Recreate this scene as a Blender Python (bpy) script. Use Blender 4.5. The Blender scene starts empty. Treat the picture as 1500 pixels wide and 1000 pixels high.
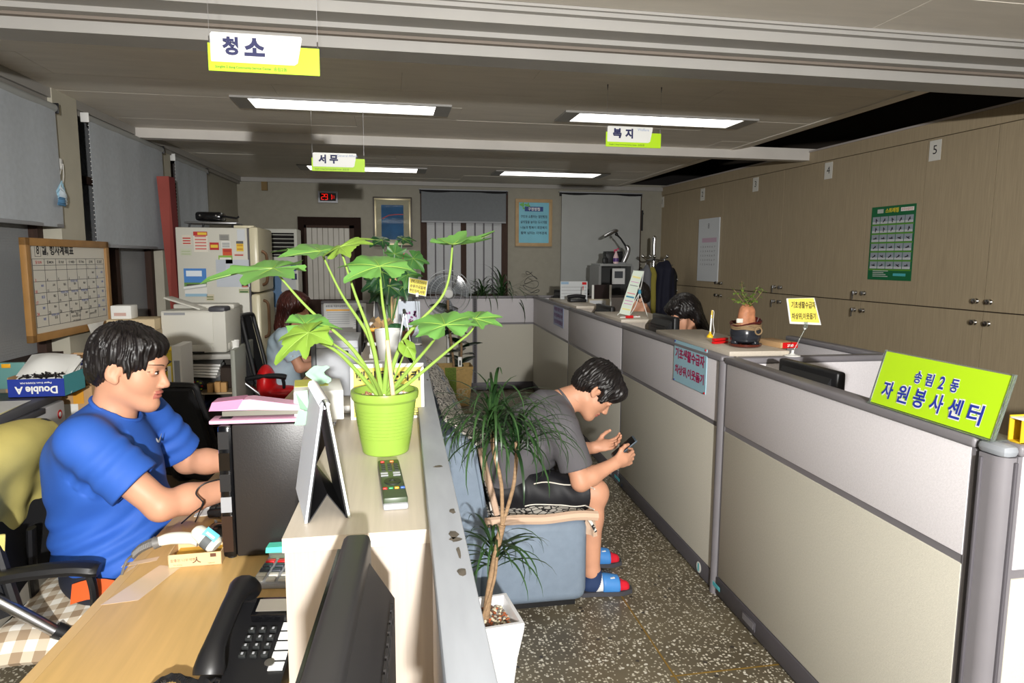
import bpy, bmesh, math, random
import numpy as np
from mathutils import Vector as V, Matrix, Euler, noise as mnoise
PI = math.pi
SC = bpy.context.scene
COL = SC.collection
# ------------------------------------------------------------------ camera
FPX, YAW, PITCH, ROLL, EYE = 990.6, .1808, .1213, .0053, 1.495
_F = V((math.sin(YAW)*math.cos(PITCH), math.cos(YAW)*math.cos(PITCH), -math.sin(PITCH)))
_r = V((math.cos(YAW), -math.sin(YAW), 0)); _u = _r.cross(_F)
_R = _r*math.cos(ROLL)+_u*math.sin(ROLL); _U = -_r*math.sin(ROLL)+_u*math.cos(ROLL)
CAMLOC = V((0, 0, EYE))
cam = bpy.data.cameras.new('camera'); cam.sensor_width = 36; cam.lens = FPX/1500*36; cam.clip_start = .05
cob = bpy.data.objects.new('camera', cam); COL.objects.link(cob)
cob.matrix_world = Matrix(((_R.x, _U.x, -_F.x, 0), (_R.y, _U.y, -_F.y, 0), (_R.z, _U.z, -_F.z, EYE), (0, 0, 0, 1)))
SC.camera = cob
# ------------------------------------------------------------------ light and exposure
SC.view_settings.view_transform = 'Standard'; SC.view_settings.look = 'None'
SC.view_settings.exposure = 0.0; SC.view_settings.gamma = 1; SC.view_settings.use_curve_mapping = False
W = bpy.data.worlds.new('world'); SC.world = W; W.use_nodes = True
W.node_tree.nodes['Background'].inputs[0].default_value = (.55, .6, .68, 1)
W.node_tree.nodes['Background'].inputs[1].default_value = .16
fl = bpy.data.lights.new('flash_lamp', 'AREA'); fl.shape = 'RECTANGLE'; fl.size = .09; fl.size_y = .06
fl.energy = 290; fl.color = (1, .985, .955)
flo = bpy.data.objects.new('flash_lamp', fl); COL.objects.link(flo)
flo.matrix_world = Matrix.Translation(V((.1, -1.8, EYE+.30))) @ cob.matrix_world.to_3x3().to_4x4() @ Matrix.Rotation(.05, 4, 'X')
TUBE_STRENGTH = 4.2
# ------------------------------------------------------------------ helpers
def ray(u, v): return _F+_R*((u-750)/FPX)-_U*((v-500)/FPX)
def atY(u, v, y): d = ray(u, v); return CAMLOC+d*(y/d.y)          # photo point on the upright plane y
def atZ(u, v, z): d = ray(u, v); return CAMLOC+d*((z-EYE)/d.z)     # photo point on a level plane
def atL(u, v, x0, a, y0): d = ray(u, v); return CAMLOC+d*((x0-a*y0)/(d.x-a*d.y))
def lin(c):
    o = []
    for x in c[:3]:
        x /= 255; o.append(x/12.92 if x <= .04045 else ((x+.055)/1.055)**2.4)
    return (*o, 1)
MATS = {}
def mat(name, col, rough=.6, metal=0, var=0, vscale=8, stretch=(1, 1, 1), bump=0, bscale=200, emit=0, alpha=1, trans=0, spec=.5, ior=1.45, sheen=0):
    """principled material; var/vscale/stretch give a grain in object space, bump a fine relief"""
    if name in MATS: return MATS[name]
    m = bpy.data.materials.new(name); m.use_nodes = True; nt = m.node_tree; b = nt.nodes['Principled BSDF']
    b.inputs['Base Color'].default_value = lin(col); b.inputs['Roughness'].default_value = rough
    b.inputs['Metallic'].default_value = metal; b.inputs['Specular IOR Level'].default_value = spec; b.inputs['IOR'].default_value = ior
    if sheen: b.inputs['Sheen Weight'].default_value = sheen
    if trans: b.inputs['Transmission Weight'].default_value = trans
    if alpha < 1: b.inputs['Alpha'].default_value = alpha
    if emit:
        b.inputs['Emission Color'].default_value = lin(col); b.inputs['Emission Strength'].default_value = emit
    if var or bump:
        tc = nt.nodes.new('ShaderNodeTexCoord'); mp = nt.nodes.new('ShaderNodeMapping')
        nt.links.new(tc.outputs['Object'], mp.inputs[0]); mp.inputs['Scale'].default_value = stretch
    if var:
        n = nt.nodes.new('ShaderNodeTexNoise'); n.inputs['Scale'].default_value = vscale; n.inputs['Detail'].default_value = 5
        nt.links.new(mp.outputs[0], n.inputs['Vector'])
        r = nt.nodes.new('ShaderNodeValToRGB'); c = lin(col)
        r.color_ramp.elements[0].position = .3; r.color_ramp.elements[1].position = .7
        r.color_ramp.elements[0].color = (*[x*(1-var) for x in c[:3]], 1)
        r.color_ramp.elements[1].color = (*[min(1, x*(1+var)) for x in c[:3]], 1)
        nt.links.new(n.outputs[0], r.inputs[0]); nt.links.new(r.outputs[0], b.inputs['Base Color'])
    if bump:
        n2 = nt.nodes.new('ShaderNodeTexNoise'); n2.inputs['Scale'].default_value = bscale; n2.inputs['Detail'].default_value = 2
        nt.links.new(mp.outputs[0], n2.inputs['Vector'])
        bp = nt.nodes.new('ShaderNodeBump'); bp.inputs['Strength'].default_value = bump; bp.inputs['Distance'].default_value = .002
        nt.links.new(n2.outputs[0], bp.inputs['Height']); nt.links.new(bp.outputs[0], b.inputs['Normal'])
    MATS[name] = m
    return m
class MB:
    """gathers shapes; build() links them as ONE mesh object"""
    def __init__(s): s.bm = bmesh.new(); s.mi = 0
    def add(s, vs, fs):
        bv = [s.bm.verts.new(v) for v in vs]; out = []
        for f in fs:
            try:
                q = s.bm.faces.new([bv[i] for i in f]); q.material_index = s.mi; out.append(q)
            except ValueError: pass
        return bv, out
    def box(s, c, d, rot=None, bev=0, seg=2):
        hx, hy, hz = d[0]/2, d[1]/2, d[2]/2; c = V(c)
        R = rot.to_matrix() if isinstance(rot, Euler) else rot
        vs = [V((x, y, z)) for x in (-hx, hx) for y in (-hy, hy) for z in (-hz, hz)]
        vs = [(R @ v if R else v)+c for v in vs]
        bv, fs = s.add(vs, [(0, 1, 3, 2), (4, 6, 7, 5), (0, 4, 5, 1), (2, 3, 7, 6), (0, 2, 6, 4), (1, 5, 7, 3)])
        if bev:
            es = {e for f in fs for e in f.edges}
            r = bmesh.ops.bevel(s.bm, geom=list(es), offset=min(bev, min(d)*.49), segments=seg, affect='EDGES', profile=.5)
            for f in r['faces']: f.material_index = s.mi
        return s
    def rng(s, a, b, bev=0): return s.box([(a[i]+b[i])/2 for i in range(3)], [abs(b[i]-a[i]) for i in range(3)], None, bev)
    def ring(s, c, ax, ay, r, n, ry=None):
        ry = r if ry is None else ry
        return [V(c)+ax*(r*math.cos(2*PI*i/n))+ay*(ry*math.sin(2*PI*i/n)) for i in range(n)]
    def tube(s, pts, rad, n=8, caps=True, flat=1, up=None):
        pts = [V(p) for p in pts]; m = len(pts)
        rad = [rad]*m if not hasattr(rad, '__len__') else rad
        vs = []; fs = []; t0 = (pts[1]-pts[0]).normalized()
        ax = V(up) if up else (V((0, 0, 1)) if abs(t0.z) < .9 else V((1, 0, 0)))
        for i, p in enumerate(pts):
            t = (pts[min(i+1, m-1)]-pts[max(i-1, 0)])
            t = t.normalized() if t.length > 1e-9 else t0
            ax = (ax-t*ax.dot(t)).normalized(); ay = t.cross(ax)
            vs += s.ring(p, ay, ax, rad[i], n, rad[i]*flat)
        for i in range(m-1):
            for j in range(n):
                a, b = i*n+j, i*n+(j+1) % n; fs.append((a, b, b+n, a+n))
        if caps: fs += [tuple(range(n))[::-1], tuple((m-1)*n+j for j in range(n))]
        s.add(vs, fs); return s
    def cyl(s, a, b, r0, r1=None, n=16, caps=True): return s.tube([a, b], [r0, r0 if r1 is None else r1], n, caps)
    def lathe(s, prof, c=(0, 0, 0), n=24, squash=1, close=False):
        vs = []; fs = []; c = V(c); m = len(prof)
        for r, z in prof:
            for j in range(n):
                a = 2*PI*j/n; vs.append(c+V((r*math.cos(a), r*squash*math.sin(a), z)))
        for i in range(m-1 if not close else m):
            k = (i+1) % m
            for j in range(n):
                fs.append((i*n+j, i*n+(j+1) % n, k*n+(j+1) % n, k*n+j))
        if not close:
            if prof[0][0] > 1e-6: fs.append(tuple(range(n))[::-1])
            if prof[-1][0] > 1e-6: fs.append(tuple((m-1)*n+j for j in range(n)))
        s.add(vs, fs); return s
    def prism(s, poly, o, ax, ay, th):
        """poly (2d) in the plane o,ax,ay, extruded by the vector th"""
        o, ax, ay, th = V(o), V(ax), V(ay), V(th); n = len(poly)
        a = [o+ax*x+ay*y for x, y in poly]; b = [p+th for p in a]
        s.add(a+b, [tuple(range(n))[::-1], tuple(range(n, 2*n))]+[(i, (i+1) % n, n+(i+1) % n, n+i) for i in range(n)]); return s
    def slab(s, a, b, th):
        """quad given by 4 points a..., thickened by th"""
        return s.prism4(a, b, th)
    def quadbox(s, p, th):
        p = [V(q) for q in p]; th = V(th); q = [x+th for x in p]
        s.add(p+q, [(3, 2, 1, 0), (4, 5, 6, 7), (0, 1, 5, 4), (1, 2, 6, 5), (2, 3, 7, 6), (3, 0, 4, 7)]); return s
    def grid(s, fn, nu, nv, th=0):
        vs = [V(fn(i/(nu-1), j/(nv-1))) for j in range(nv) for i in range(nu)]
        fs = [(j*nu+i, j*nu+i+1, (j+1)*nu+i+1, (j+1)*nu+i) for j in range(nv-1) for i in range(nu-1)]
        if th:
            N = len(vs); nr = []
            for j in range(nv):
                for i in range(nu):
                    a = vs[j*nu+min(i+1, nu-1)]-vs[j*nu+max(i-1, 0)]; b = vs[min(j+1, nv-1)*nu+i]-vs[max(j-1, 0)*nu+i]
                    c = a.cross(b); nr.append(c.normalized() if c.length > 1e-12 else V((0, 0, 1)))
            lo = [vs[k]-nr[k]*th for k in range(N)]
            fs2 = [tuple(N+k for k in f[::-1]) for f in fs]; rim = [i for i in range(nu)]+[j*nu+nu-1 for j in range(1, nv)]+[(nv-1)*nu+i for i in range(nu-2, -1, -1)]+[j*nu for j in range(nv-2, 0, -1)]
            fs = fs+fs2+[(rim[(k+1) % len(rim)], rim[k], N+rim[k], N+rim[(k+1) % len(rim)]) for k in range(len(rim))]
            vs = vs+lo
        s.add(vs, fs); return s
    def sph(s, c, r, nu=16, nv=10, rot=None):
        r = (r, r, r) if not hasattr(r, '__len__') else r; c = V(c); vs = []; fs = []
        for j in range(nv+1):
            p = -PI/2+PI*j/nv
            for i in range(nu):
                a = 2*PI*i/nu; q = V((r[0]*math.cos(p)*math.cos(a), r[1]*math.cos(p)*math.sin(a), r[2]*math.sin(p)))
                vs.append(c+(rot @ q if rot else q))
        for j in range(nv):
            for i in range(nu): fs.append((j*nu+i, j*nu+(i+1) % nu, (j+1)*nu+(i+1) % nu, (j+1)*nu+i))
        s.add(vs, fs); return s
    def np(s, verts, faces): s.add([tuple(v) for v in verts], [tuple(int(i) for i in f) for f in faces]); return s
    def build(s, name, mats, parent=None, world=False, smooth=True, ang=38, merge=True):
        if merge: bmesh.ops.remove_doubles(s.bm, verts=s.bm.verts, dist=1e-5)
        bmesh.ops.recalc_face_normals(s.bm, faces=s.bm.faces)
        me = bpy.data.meshes.new(name); s.bm.to_mesh(me); s.bm.free()
        return link(name, me, mats, parent, world, smooth, ang)
def link(name, me, mats, parent=None, world=False, smooth=True, ang=38):
    o = bpy.data.objects.new(name, me); COL.objects.link(o)
    for m in (mats if isinstance(mats, (list, tuple)) else [mats]): me.materials.append(m)
    if smooth:
        me.shade_smooth(); me.set_sharp_from_angle(angle=math.radians(ang))
    if parent is not None:
        o.parent = parent
        if world: me.transform(chain(parent).inverted())
    return o
def chain(o):
    m = Matrix.Identity(4)
    while o is not None: m = o.matrix_basis @ m; o = o.parent
    return m
def tag(o, label=None, cat=None, group=None, kind=None):
    if label: o['label'] = label
    if cat: o['category'] = cat
    if group: o['group'] = group
    if kind: o['kind'] = kind
    return o
def thing(name, label, cat, loc=(0, 0, 0), rz=0, group=None, rot=None):
    o = bpy.data.objects.new(name, None); COL.objects.link(o); o.empty_display_size = .05
    o.location = loc; o.rotation_euler = rot if rot else (0, 0, rz)
    return tag(o, label, cat, group)
def struct(o): o['kind'] = 'structure'; return o
def P1(name, m, parent, world=False, smooth=True, bev=0, box=None, rng=None):
    b = MB()
    if box: b.box(box[0], box[1], None, bev)
    if rng: b.rng(rng[0], rng[1], bev)
    return b.build(name, m, parent, world, smooth)
def dup(o, loc=None, rz=None, parent=None):
    c = o.copy(); COL.objects.link(c)
    if parent is not None: c.parent = parent
    if loc is not None: c.location = loc
    if rz is not None: c.rotation_euler = (0, 0, rz)
    for ch in list(o.children): dup(ch, parent=c)
    return c
_FONT = {}
def textmesh(body, bold=0.0, space=1.0, align='CENTER'):
    cu = bpy.data.curves.new('lettering', 'FONT'); cu.body = body; cu.size = 1; cu.align_x = align
    cu.offset = bold; cu.space_character = space; cu.resolution_u = 3; cu.fill_mode = 'FRONT'
    o = bpy.data.objects.new('lettering', cu)
    me = bpy.data.meshes.new_from_object(o)
    bpy.data.objects.remove(o); bpy.data.curves.remove(cu)
    return me
def text(body, m, parent, o, ax, up, h=None, w=None, bold=0.0, world=True, name='lettering', lift=.0006, space=1.0, label=None, maxw=None):
    """flat lettering centred at o, running along ax, upright along up"""
    me = textmesh(body, bold, space)
    if not me.vertices: return None
    co = np.empty(len(me.vertices)*3); me.vertices.foreach_get('co', co); co = co.reshape(-1, 3)
    lo, hi = co.min(0), co.max(0); c = (lo+hi)/2
    sy = h/(hi[1]-lo[1]) if h else None; sx = w/(hi[0]-lo[0]) if w else None
    if sy is None: sy = sx
    if sx is None: sx = sy
    if maxw and sx*(hi[0]-lo[0]) > maxw: sx = maxw/(hi[0]-lo[0])
    ax, up = V(ax).normalized(), V(up).normalized(); nz = ax.cross(up); o = V(o)+nz*lift
    M = Matrix(((ax.x*sx, up.x*sy, nz.x, o.x), (ax.y*sx, up.y*sy, nz.y, o.y), (ax.z*sx, up.z*sy, nz.z, o.z), (0, 0, 0, 1)))
    me.transform(Matrix.Translation((-c[0], -c[1], 0))); me.transform(M)
    ob = link(name, me, m, parent, world, smooth=False)
    if label: ob['label'] = label
    return ob
def spline(pts, n=8):
    pts = [V(p) for p in pts]; out = []
    for i in range(len(pts)-1):
        a = pts[max(i-1, 0)]; b = pts[i]; c = pts[i+1]; d = pts[min(i+2, len(pts)-1)]
        for k in range(n):
            t = k/n; out.append(.5*((2*b)+(c-a)*t+(2*a-5*b+4*c-d)*t*t+(3*b-a-3*c+d)*t**3))
    return out+[pts[-1]]
# --- signed-distance bodies: continuous tapered surfaces for people and cloth
class SDF:
    def __init__(s, k=.03): s.p = []; s.k = k
    def cone(s, a, b, ra, rb, k=None, sub=False): s.p.append(('c', np.array(a, float), np.array(b, float), ra, rb, s.k if k is None else k, sub)); return s
    def ell(s, c, r, rot=None, k=None, sub=False):
        R = np.eye(3) if rot is None else np.array(rot.to_matrix() if isinstance(rot, Euler) else rot)
        s.p.append(('e', np.array(c, float), np.array(r, float), R, 0, s.k if k is None else k, sub)); return s
    def pl(s, o, n):
        """cut everything on the side the normal n points to"""
        n = np.array(n, float); s.p.append(('p', np.array(o, float), n/np.linalg.norm(n), 0, 0, 0, True)); return s
    def __call__(s, X):
        d = None
        for q in s.p:
            if q[0] == 'c':
                a, b, ra, rb = q[1:5]; ba = b-a; L2 = max(ba@ba, 1e-12)
                t = np.clip(((X-a)@ba)/L2, 0, 1); e = np.linalg.norm(X-a-t[:, None]*ba, axis=1)-(ra+(rb-ra)*t)
            elif q[0] == 'e':
                Y = (X-q[1])@q[3]; k0 = np.linalg.norm(Y/q[2], axis=1); k1 = np.linalg.norm(Y/(q[2]**2), axis=1)+1e-9
                e = k0*(k0-1)/k1
            else: e = -((X-q[1])@q[2])
            k = q[5]
            if d is None: d = e
            elif q[6]:
                e = -e
                if k > 0:
                    h = np.clip(.5+.5*(e-d)/k, 0, 1); d = d*(1-h)+e*h+k*h*(1-h)
                else: d = np.maximum(d, e)
            else:
                if k > 0:
                    h = np.clip(.5+.5*(e-d)/k, 0, 1); d = e*(1-h)+d*h-k*h*(1-h)
                else: d = np.minimum(d, e)
        return d
def isosurface(fn, lo, hi, h):
    """surface nets over the sparse blocks near fn = 0"""
    lo = np.array(lo, float); B = 8
    nb = np.ceil((np.array(hi, float)-lo)/(h*B)).astype(int); n = nb*B+1
    D = np.full(n, 1.0, np.float32)
    bi = np.stack(np.meshgrid(*[np.arange(k) for k in nb], indexing='ij'), -1).reshape(-1, 3)
    dc = fn(lo+(bi+.5)*B*h); near = np.abs(dc) < B*h*1.15
    for k in np.nonzero(~near)[0]:
        if dc[k] < 0:
            i, j, l = bi[k]*B; D[i:i+B+1, j:j+B+1, l:l+B+1] = -1
    loc = np.stack(np.meshgrid(*[np.arange(B+1)]*3, indexing='ij'), -1).reshape(-1, 3)
    idx = (bi[near][:, None, :]*B+loc[None]).reshape(-1, 3)
    flat = np.unique((idx[:, 0]*n[1]+idx[:, 1])*n[2]+idx[:, 2])
    ii = np.stack(np.unravel_index(flat, n), -1)
    vals = np.concatenate([fn(lo+c*h) for c in np.array_split(ii, max(1, len(ii)//200000))])
    D.reshape(-1)[flat] = vals
    Sg = D < 0; c = [slice(0, -1), slice(1, None)]
    cnt = sum(Sg[c[a], c[b], c[d]].astype(np.int8) for a in (0, 1) for b in (0, 1) for d in (0, 1))
    cells = np.argwhere((cnt > 0) & (cnt < 8)); vid = -np.ones(n-1, np.int64); vid[tuple(cells.T)] = np.arange(len(cells))
    acc = np.zeros((len(cells), 3)); m = np.zeros(len(cells))
    corners = [np.array([a, b, d]) for a in (0, 1) for b in (0, 1) for d in (0, 1)]
    for A in corners:
        for ax in range(3):
            if A[ax]: continue
            Bc = A.copy(); Bc[ax] = 1
            va = D[tuple((cells+A).T)].astype(float); vb = D[tuple((cells+Bc).T)].astype(float)
            x = (va < 0) != (vb < 0); t = np.where(x, va/np.where(x, va-vb, 1), 0)
            pos = A+t[:, None]*(Bc-A); acc[x] += pos[x]; m[x] += 1
    vs = lo+(cells+acc/np.maximum(m, 1)[:, None])*h; faces = []
    for ax in range(3):
        o = [0, 0, 0]; a1, a2 = (ax+1) % 3, (ax+2) % 3
        S0 = np.moveaxis(Sg, (ax, a1, a2), (0, 1, 2)); ch = S0[:-1] != S0[1:]
        e = np.argwhere(ch[:, 1:-1, 1:-1])+[0, 1, 1]
        Vd = np.moveaxis(vid, (ax, a1, a2), (0, 1, 2))
        q = np.stack([Vd[e[:, 0], e[:, 1]-1, e[:, 2]-1], Vd[e[:, 0], e[:, 1], e[:, 2]-1], Vd[e[:, 0], e[:, 1], e[:, 2]], Vd[e[:, 0], e[:, 1]-1, e[:, 2]]], -1)
        fl_ = S0[e[:, 0], e[:, 1], e[:, 2]]
        q = np.where(fl_[:, None], q, q[:, ::-1]); faces.append(q[(q >= 0).all(1)])
    return vs, np.concatenate(faces)
def sdf_obj(name, fn, lo, hi, h, mats, parent=None, matfn=None, ang=80, world=True):
    vs, fs = isosurface(fn, lo, hi, h)
    me = bpy.data.meshes.new(name)
    me.vertices.add(len(vs)); me.vertices.foreach_set('co', vs.astype(np.float32).ravel())
    me.loops.add(fs.size); me.loops.foreach_set('vertex_index', fs.astype(np.int32).ravel())
    me.polygons.add(len(fs)); me.polygons.foreach_set('loop_start', np.arange(0, fs.size, 4, dtype=np.int32))
    if matfn is not None: mi = matfn(vs[fs].mean(1)).astype(np.int32)
    me.update(calc_edges=True); me.validate()
    if matfn is not None and len(me.polygons) == len(mi): me.polygons.foreach_set('material_index', mi)
    return link(name, me, mats, parent, world, True, ang)
def nz3(X, sc, seed=0):
    """cheap smooth pseudo-noise for numpy points"""
    r = np.random.RandomState(seed); o = np.zeros(len(X))
    for i in range(6):
        k = r.normal(size=3)*sc; o += np.sin(X@k+r.uniform(0, 6.28))
    return o/6
# ================================================================== materials of the room
def floor_mat():
    m = bpy.data.materials.new('terrazzo'); m.use_nodes = True; nt = m.node_tree; b = nt.nodes['Principled BSDF']; N = nt.nodes.new; Lk = nt.links.new
    tc = N('ShaderNodeTexCoord'); base = N('ShaderNodeTexNoise'); base.inputs['Scale'].default_value = 2.5; base.inputs['Detail'].default_value = 6
    Lk(tc.outputs['Object'], base.inputs['Vector'])
    r0 = N('ShaderNodeValToRGB'); r0.color_ramp.elements[0].position = .35; r0.color_ramp.elements[1].position = .7
    r0.color_ramp.elements[0].color = lin((84, 76, 61)); r0.color_ramp.elements[1].color = lin((110, 101, 81)); Lk(base.outputs[0], r0.inputs[0])
    cur = r0.outputs[0]
    wn = N('ShaderNodeTexNoise'); wn.inputs['Scale'].default_value = 60; Lk(tc.outputs['Object'], wn.inputs['Vector'])
    wv = N('ShaderNodeVectorMath'); wv.operation = 'MULTIPLY_ADD'; wv.inputs[1].default_value = (.012, .012, 0); Lk(wn.outputs['Color'], wv.inputs[0]); Lk(tc.outputs['Object'], wv.inputs[2])
    for sc, th, prob, col in ((62, .29, .22, (206, 200, 184)), (100, .33, .24, (186, 180, 162)), (42, .24, .08, (212, 208, 196)), (20, .16, .06, (52, 48, 44))):
        vo = N('ShaderNodeTexVoronoi'); vo.voronoi_dimensions = '2D'; vo.inputs['Scale'].default_value = sc; Lk(wv.outputs[0], vo.inputs['Vector'])
        lt = N('ShaderNodeMath'); lt.operation = 'LESS_THAN'; lt.inputs[1].default_value = th; Lk(vo.outputs['Distance'], lt.inputs[0])
        sp = N('ShaderNodeSeparateColor'); Lk(vo.outputs['Color'], sp.inputs[0])
        l2 = N('ShaderNodeMath'); l2.operation = 'LESS_THAN'; l2.inputs[1].default_value = prob; Lk(sp.outputs[0], l2.inputs[0])
        mu = N('ShaderNodeMath'); mu.operation = 'MULTIPLY'; Lk(lt.outputs[0], mu.inputs[0]); Lk(l2.outputs[0], mu.inputs[1])
        mx = N('ShaderNodeMix'); mx.data_type = 'RGBA'; mx.inputs['B'].default_value = lin(col); Lk(mu.outputs[0], mx.inputs['Factor']); Lk(cur, mx.inputs['A'])
        cur = mx.outputs['Result']
    Lk(cur, b.inputs['Base Color']); b.inputs['Roughness'].default_value = .42
    return m
def glass_mat():
    m = bpy.data.materials.new('patterned_glass'); m.use_nodes = True; nt = m.node_tree; b = nt.nodes['Principled BSDF']; N = nt.nodes.new; Lk = nt.links.new
    tc = N('ShaderNodeTexCoord'); vo = N('ShaderNodeTexVoronoi'); vo.inputs['Scale'].default_value = 70; vo.inputs['Randomness'].default_value = .25
    Lk(tc.outputs['Object'], vo.inputs['Vector']); bp = N('ShaderNodeBump'); bp.inputs['Strength'].default_value = .5; bp.inputs['Distance'].default_value = .004
    Lk(vo.outputs['Distance'], bp.inputs['Height']); Lk(bp.outputs[0], b.inputs['Normal'])
    b.inputs['Base Color'].default_value = lin((158, 160, 162)); b.inputs['Roughness'].default_value = .3
    return m
M_floor = floor_mat(); M_glass = glass_mat()
M_ceil = mat('ceiling_paint', (226, 219, 207), .55, var=.05, vscale=3, stretch=(1, 6, 1))
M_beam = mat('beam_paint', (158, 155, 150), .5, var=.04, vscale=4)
M_wall = mat('wall_paper', (150, 146, 133), .8, var=.04, vscale=14, bump=.15, bscale=300)
M_pill = mat('pillar_paint', (186, 181, 164), .75, var=.05, vscale=6)
M_dark = mat('dark_void', (26, 23, 22), .9)
M_brown = mat('brown_window_frame', (58, 38, 28), .75, var=.2, vscale=10, stretch=(6, 6, 1))
M_blind = mat('blind_fabric', (180, 186, 192), .85, var=.05, vscale=30, bump=.2, bscale=500)
M_blindw = mat('blind_fabric_pale', (164, 166, 164), .85, var=.04, vscale=6, bump=.2, bscale=500)
M_bar = mat('blind_bar', (150, 152, 156), .45)
M_cup = mat('cupboard_veneer', (170, 154, 127), .5, var=.09, vscale=14, stretch=(9, 9, .35))
M_cupd = mat('cupboard_gap', (60, 48, 36), .8)
M_chrome = mat('chrome', (215, 215, 215), .18, 1)
M_steel = mat('brushed_steel', (170, 170, 172), .32, 1)
M_fabU = mat('screen_fabric_light', (206, 202, 205), .85, var=.05, vscale=160, bump=.35, bscale=420)
M_fabL = mat('screen_fabric_beige', (191, 187, 174), .85, var=.05, vscale=160, bump=.35, bscale=420)
M_gm = mat('grey_trim', (118, 115, 119), .42, var=.05, vscale=8)
M_gmd = mat('dark_grey_kick', (82, 79, 84), .5, var=.05, vscale=6)
M_rail = mat('worn_grey_rail', (140, 144, 150), .45, var=.12, vscale=7, stretch=(3, .6, 1))
M_black = mat('black_plastic', (24, 24, 26), .42)
M_blackg = mat('gloss_black', (14, 14, 16), .14)
M_blackm = mat('black_mesh', (20, 20, 23), .85, bump=.5, bscale=260)
M_white = mat('white_plastic', (232, 232, 228), .4)
M_paper = mat('paper_white', (236, 236, 232), .7)
M_ink = mat('black_ink', (24, 22, 26), .6)
M_navy = mat('navy_ink', (36, 38, 84), .6)
M_red = mat('red_plastic', (206, 22, 26), .4)
M_lime = mat('lime_sign', (182, 226, 28), .45)
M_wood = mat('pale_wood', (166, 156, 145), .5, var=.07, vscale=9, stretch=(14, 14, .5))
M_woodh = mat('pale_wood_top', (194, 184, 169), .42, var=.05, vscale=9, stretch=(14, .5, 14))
M_desk = mat('maple_desk', (204, 168, 108), .3, var=.07, vscale=6, stretch=(9, .7, 9))
M_deskE = mat('maple_edge', (208, 174, 120), .35, var=.05, vscale=6, stretch=(9, .7, 9))
M_tape = mat('clear_tape', (220, 196, 168), .15, spec=.8)
M_acr = mat('clear_acrylic', (225, 235, 228), .06, trans=.9)
CEZ = 2.461; FWY = 8.8
# ================================================================== floor
fl_ = struct(P1('floor', M_floor, None, rng=((-4.2, -2.2, -.06), (5.2, 9.4, 0)), smooth=False))
M_brass = mat('brass_strip', (142, 112, 48), .4, .3, var=.2, vscale=12)
for k, x in enumerate((-1.92, -.94, .99, 1.95, 2.9)):
    if k == 2:
        b = MB(); b.quadbox([(1.0, 2.76, .0002), (1.007, 2.76, .0002), (.988, 1.2, .0002), (.981, 1.2, .0002)], (0, 0, .0012)); b.build('divider_strip', M_brass, fl_, smooth=False)
for y in (2.14, 3.155):
    P1('divider_strip', M_brass if y < 3 else mat('dark_strip', (70, 62, 48), .6), fl_, rng=((.98 if y < 3 else 1.2, y-.003, .0002), (1.44, y+.003, .0013)), smooth=False)
# ================================================================== ceiling: boards with open joints under a dark slab
cl = struct(P1('ceiling', M_dark, None, rng=((-2.6, -2.2, CEZ+.02), (3.0, FWY+.1, CEZ+.08)), smooth=False))
rnd = random.Random(4)
def boards(y0, y1, step, x0=-2.15, x1=2.98):
    y = y0; r = 0
    while y < y1-.02:
        ye = min(y+step, y1); x = x0-(r*.7 % 1.8)
        while x < x1:
            xe = min(x+1.82, x1); a = max(x, x0)
            if xe-a > .05:
                dz = rnd.uniform(-.0012, .0012)
                P1('ceiling_board', M_ceil, cl, rng=((a+.0008, y+.0012, CEZ+dz), (xe-.0008, ye-.0012, CEZ+.02)), smooth=False)
            x += 1.82
        y += step; r += 1
boards(-1.9, 2.69, .6); boards(2.95, 5.66, .39); boards(5.72, 8.8, .39)
def shade_upturn(u, v):                                             # added upturn, shaped so the boards darken towards the cupboards
    x = 2.97+.72*u; return (x, -1.9+10.7*v, CEZ+.30*u**1.7)
struct(MB().grid(shade_upturn, 14, 3, .006).build('ceiling_shade_upturn', M_ceil))
b = MB(); b.rng((2.9, -2, 3.02), (5.2, 8.95, 3.06)); b.rng((2.96, 8.78, CEZ+.03), (4.5, 8.95, 3.02)); b.rng((2.96, -2, CEZ+.03), (4.5, -1.95, 3.02)); b.rng((2.96, -2, CEZ+.03), (2.99, 8.9, 3.02)); struct(b.build('ceiling_shade_box', M_dark, smooth=False))  # added black box, makes the dark band above the cupboards
# ================================================================== beams
def bx(name, m, rngs, parent=None):
    b = MB()
    for a, c in rngs: b.rng(a, c)
    return b.build(name, m, parent, smooth=False)
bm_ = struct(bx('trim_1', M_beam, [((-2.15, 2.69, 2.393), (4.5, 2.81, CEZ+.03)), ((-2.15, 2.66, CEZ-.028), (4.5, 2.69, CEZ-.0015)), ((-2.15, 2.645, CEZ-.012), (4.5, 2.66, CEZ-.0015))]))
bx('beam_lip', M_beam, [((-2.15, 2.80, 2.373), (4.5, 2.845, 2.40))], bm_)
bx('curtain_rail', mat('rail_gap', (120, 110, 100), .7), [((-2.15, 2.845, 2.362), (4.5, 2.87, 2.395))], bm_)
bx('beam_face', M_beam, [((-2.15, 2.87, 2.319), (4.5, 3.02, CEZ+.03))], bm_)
b = MB()
for xa in (-.45, .02, .4, 1.02, 1.4, 1.9):
    b.rng((xa, 2.868, 2.362), (xa+.16+.1*rnd.random(), 2.871, 2.367))
b.build('peeling_paint', mat('bare_wood', (92, 60, 44), .8), bm_, smooth=False)
struct(bx('trim_2', mat('beam_paint_back', (206, 201, 194), .55, var=.05, vscale=4), [((-2.1, 5.66, 2.389), (4.4, 5.76, CEZ+.03))]))
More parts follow.
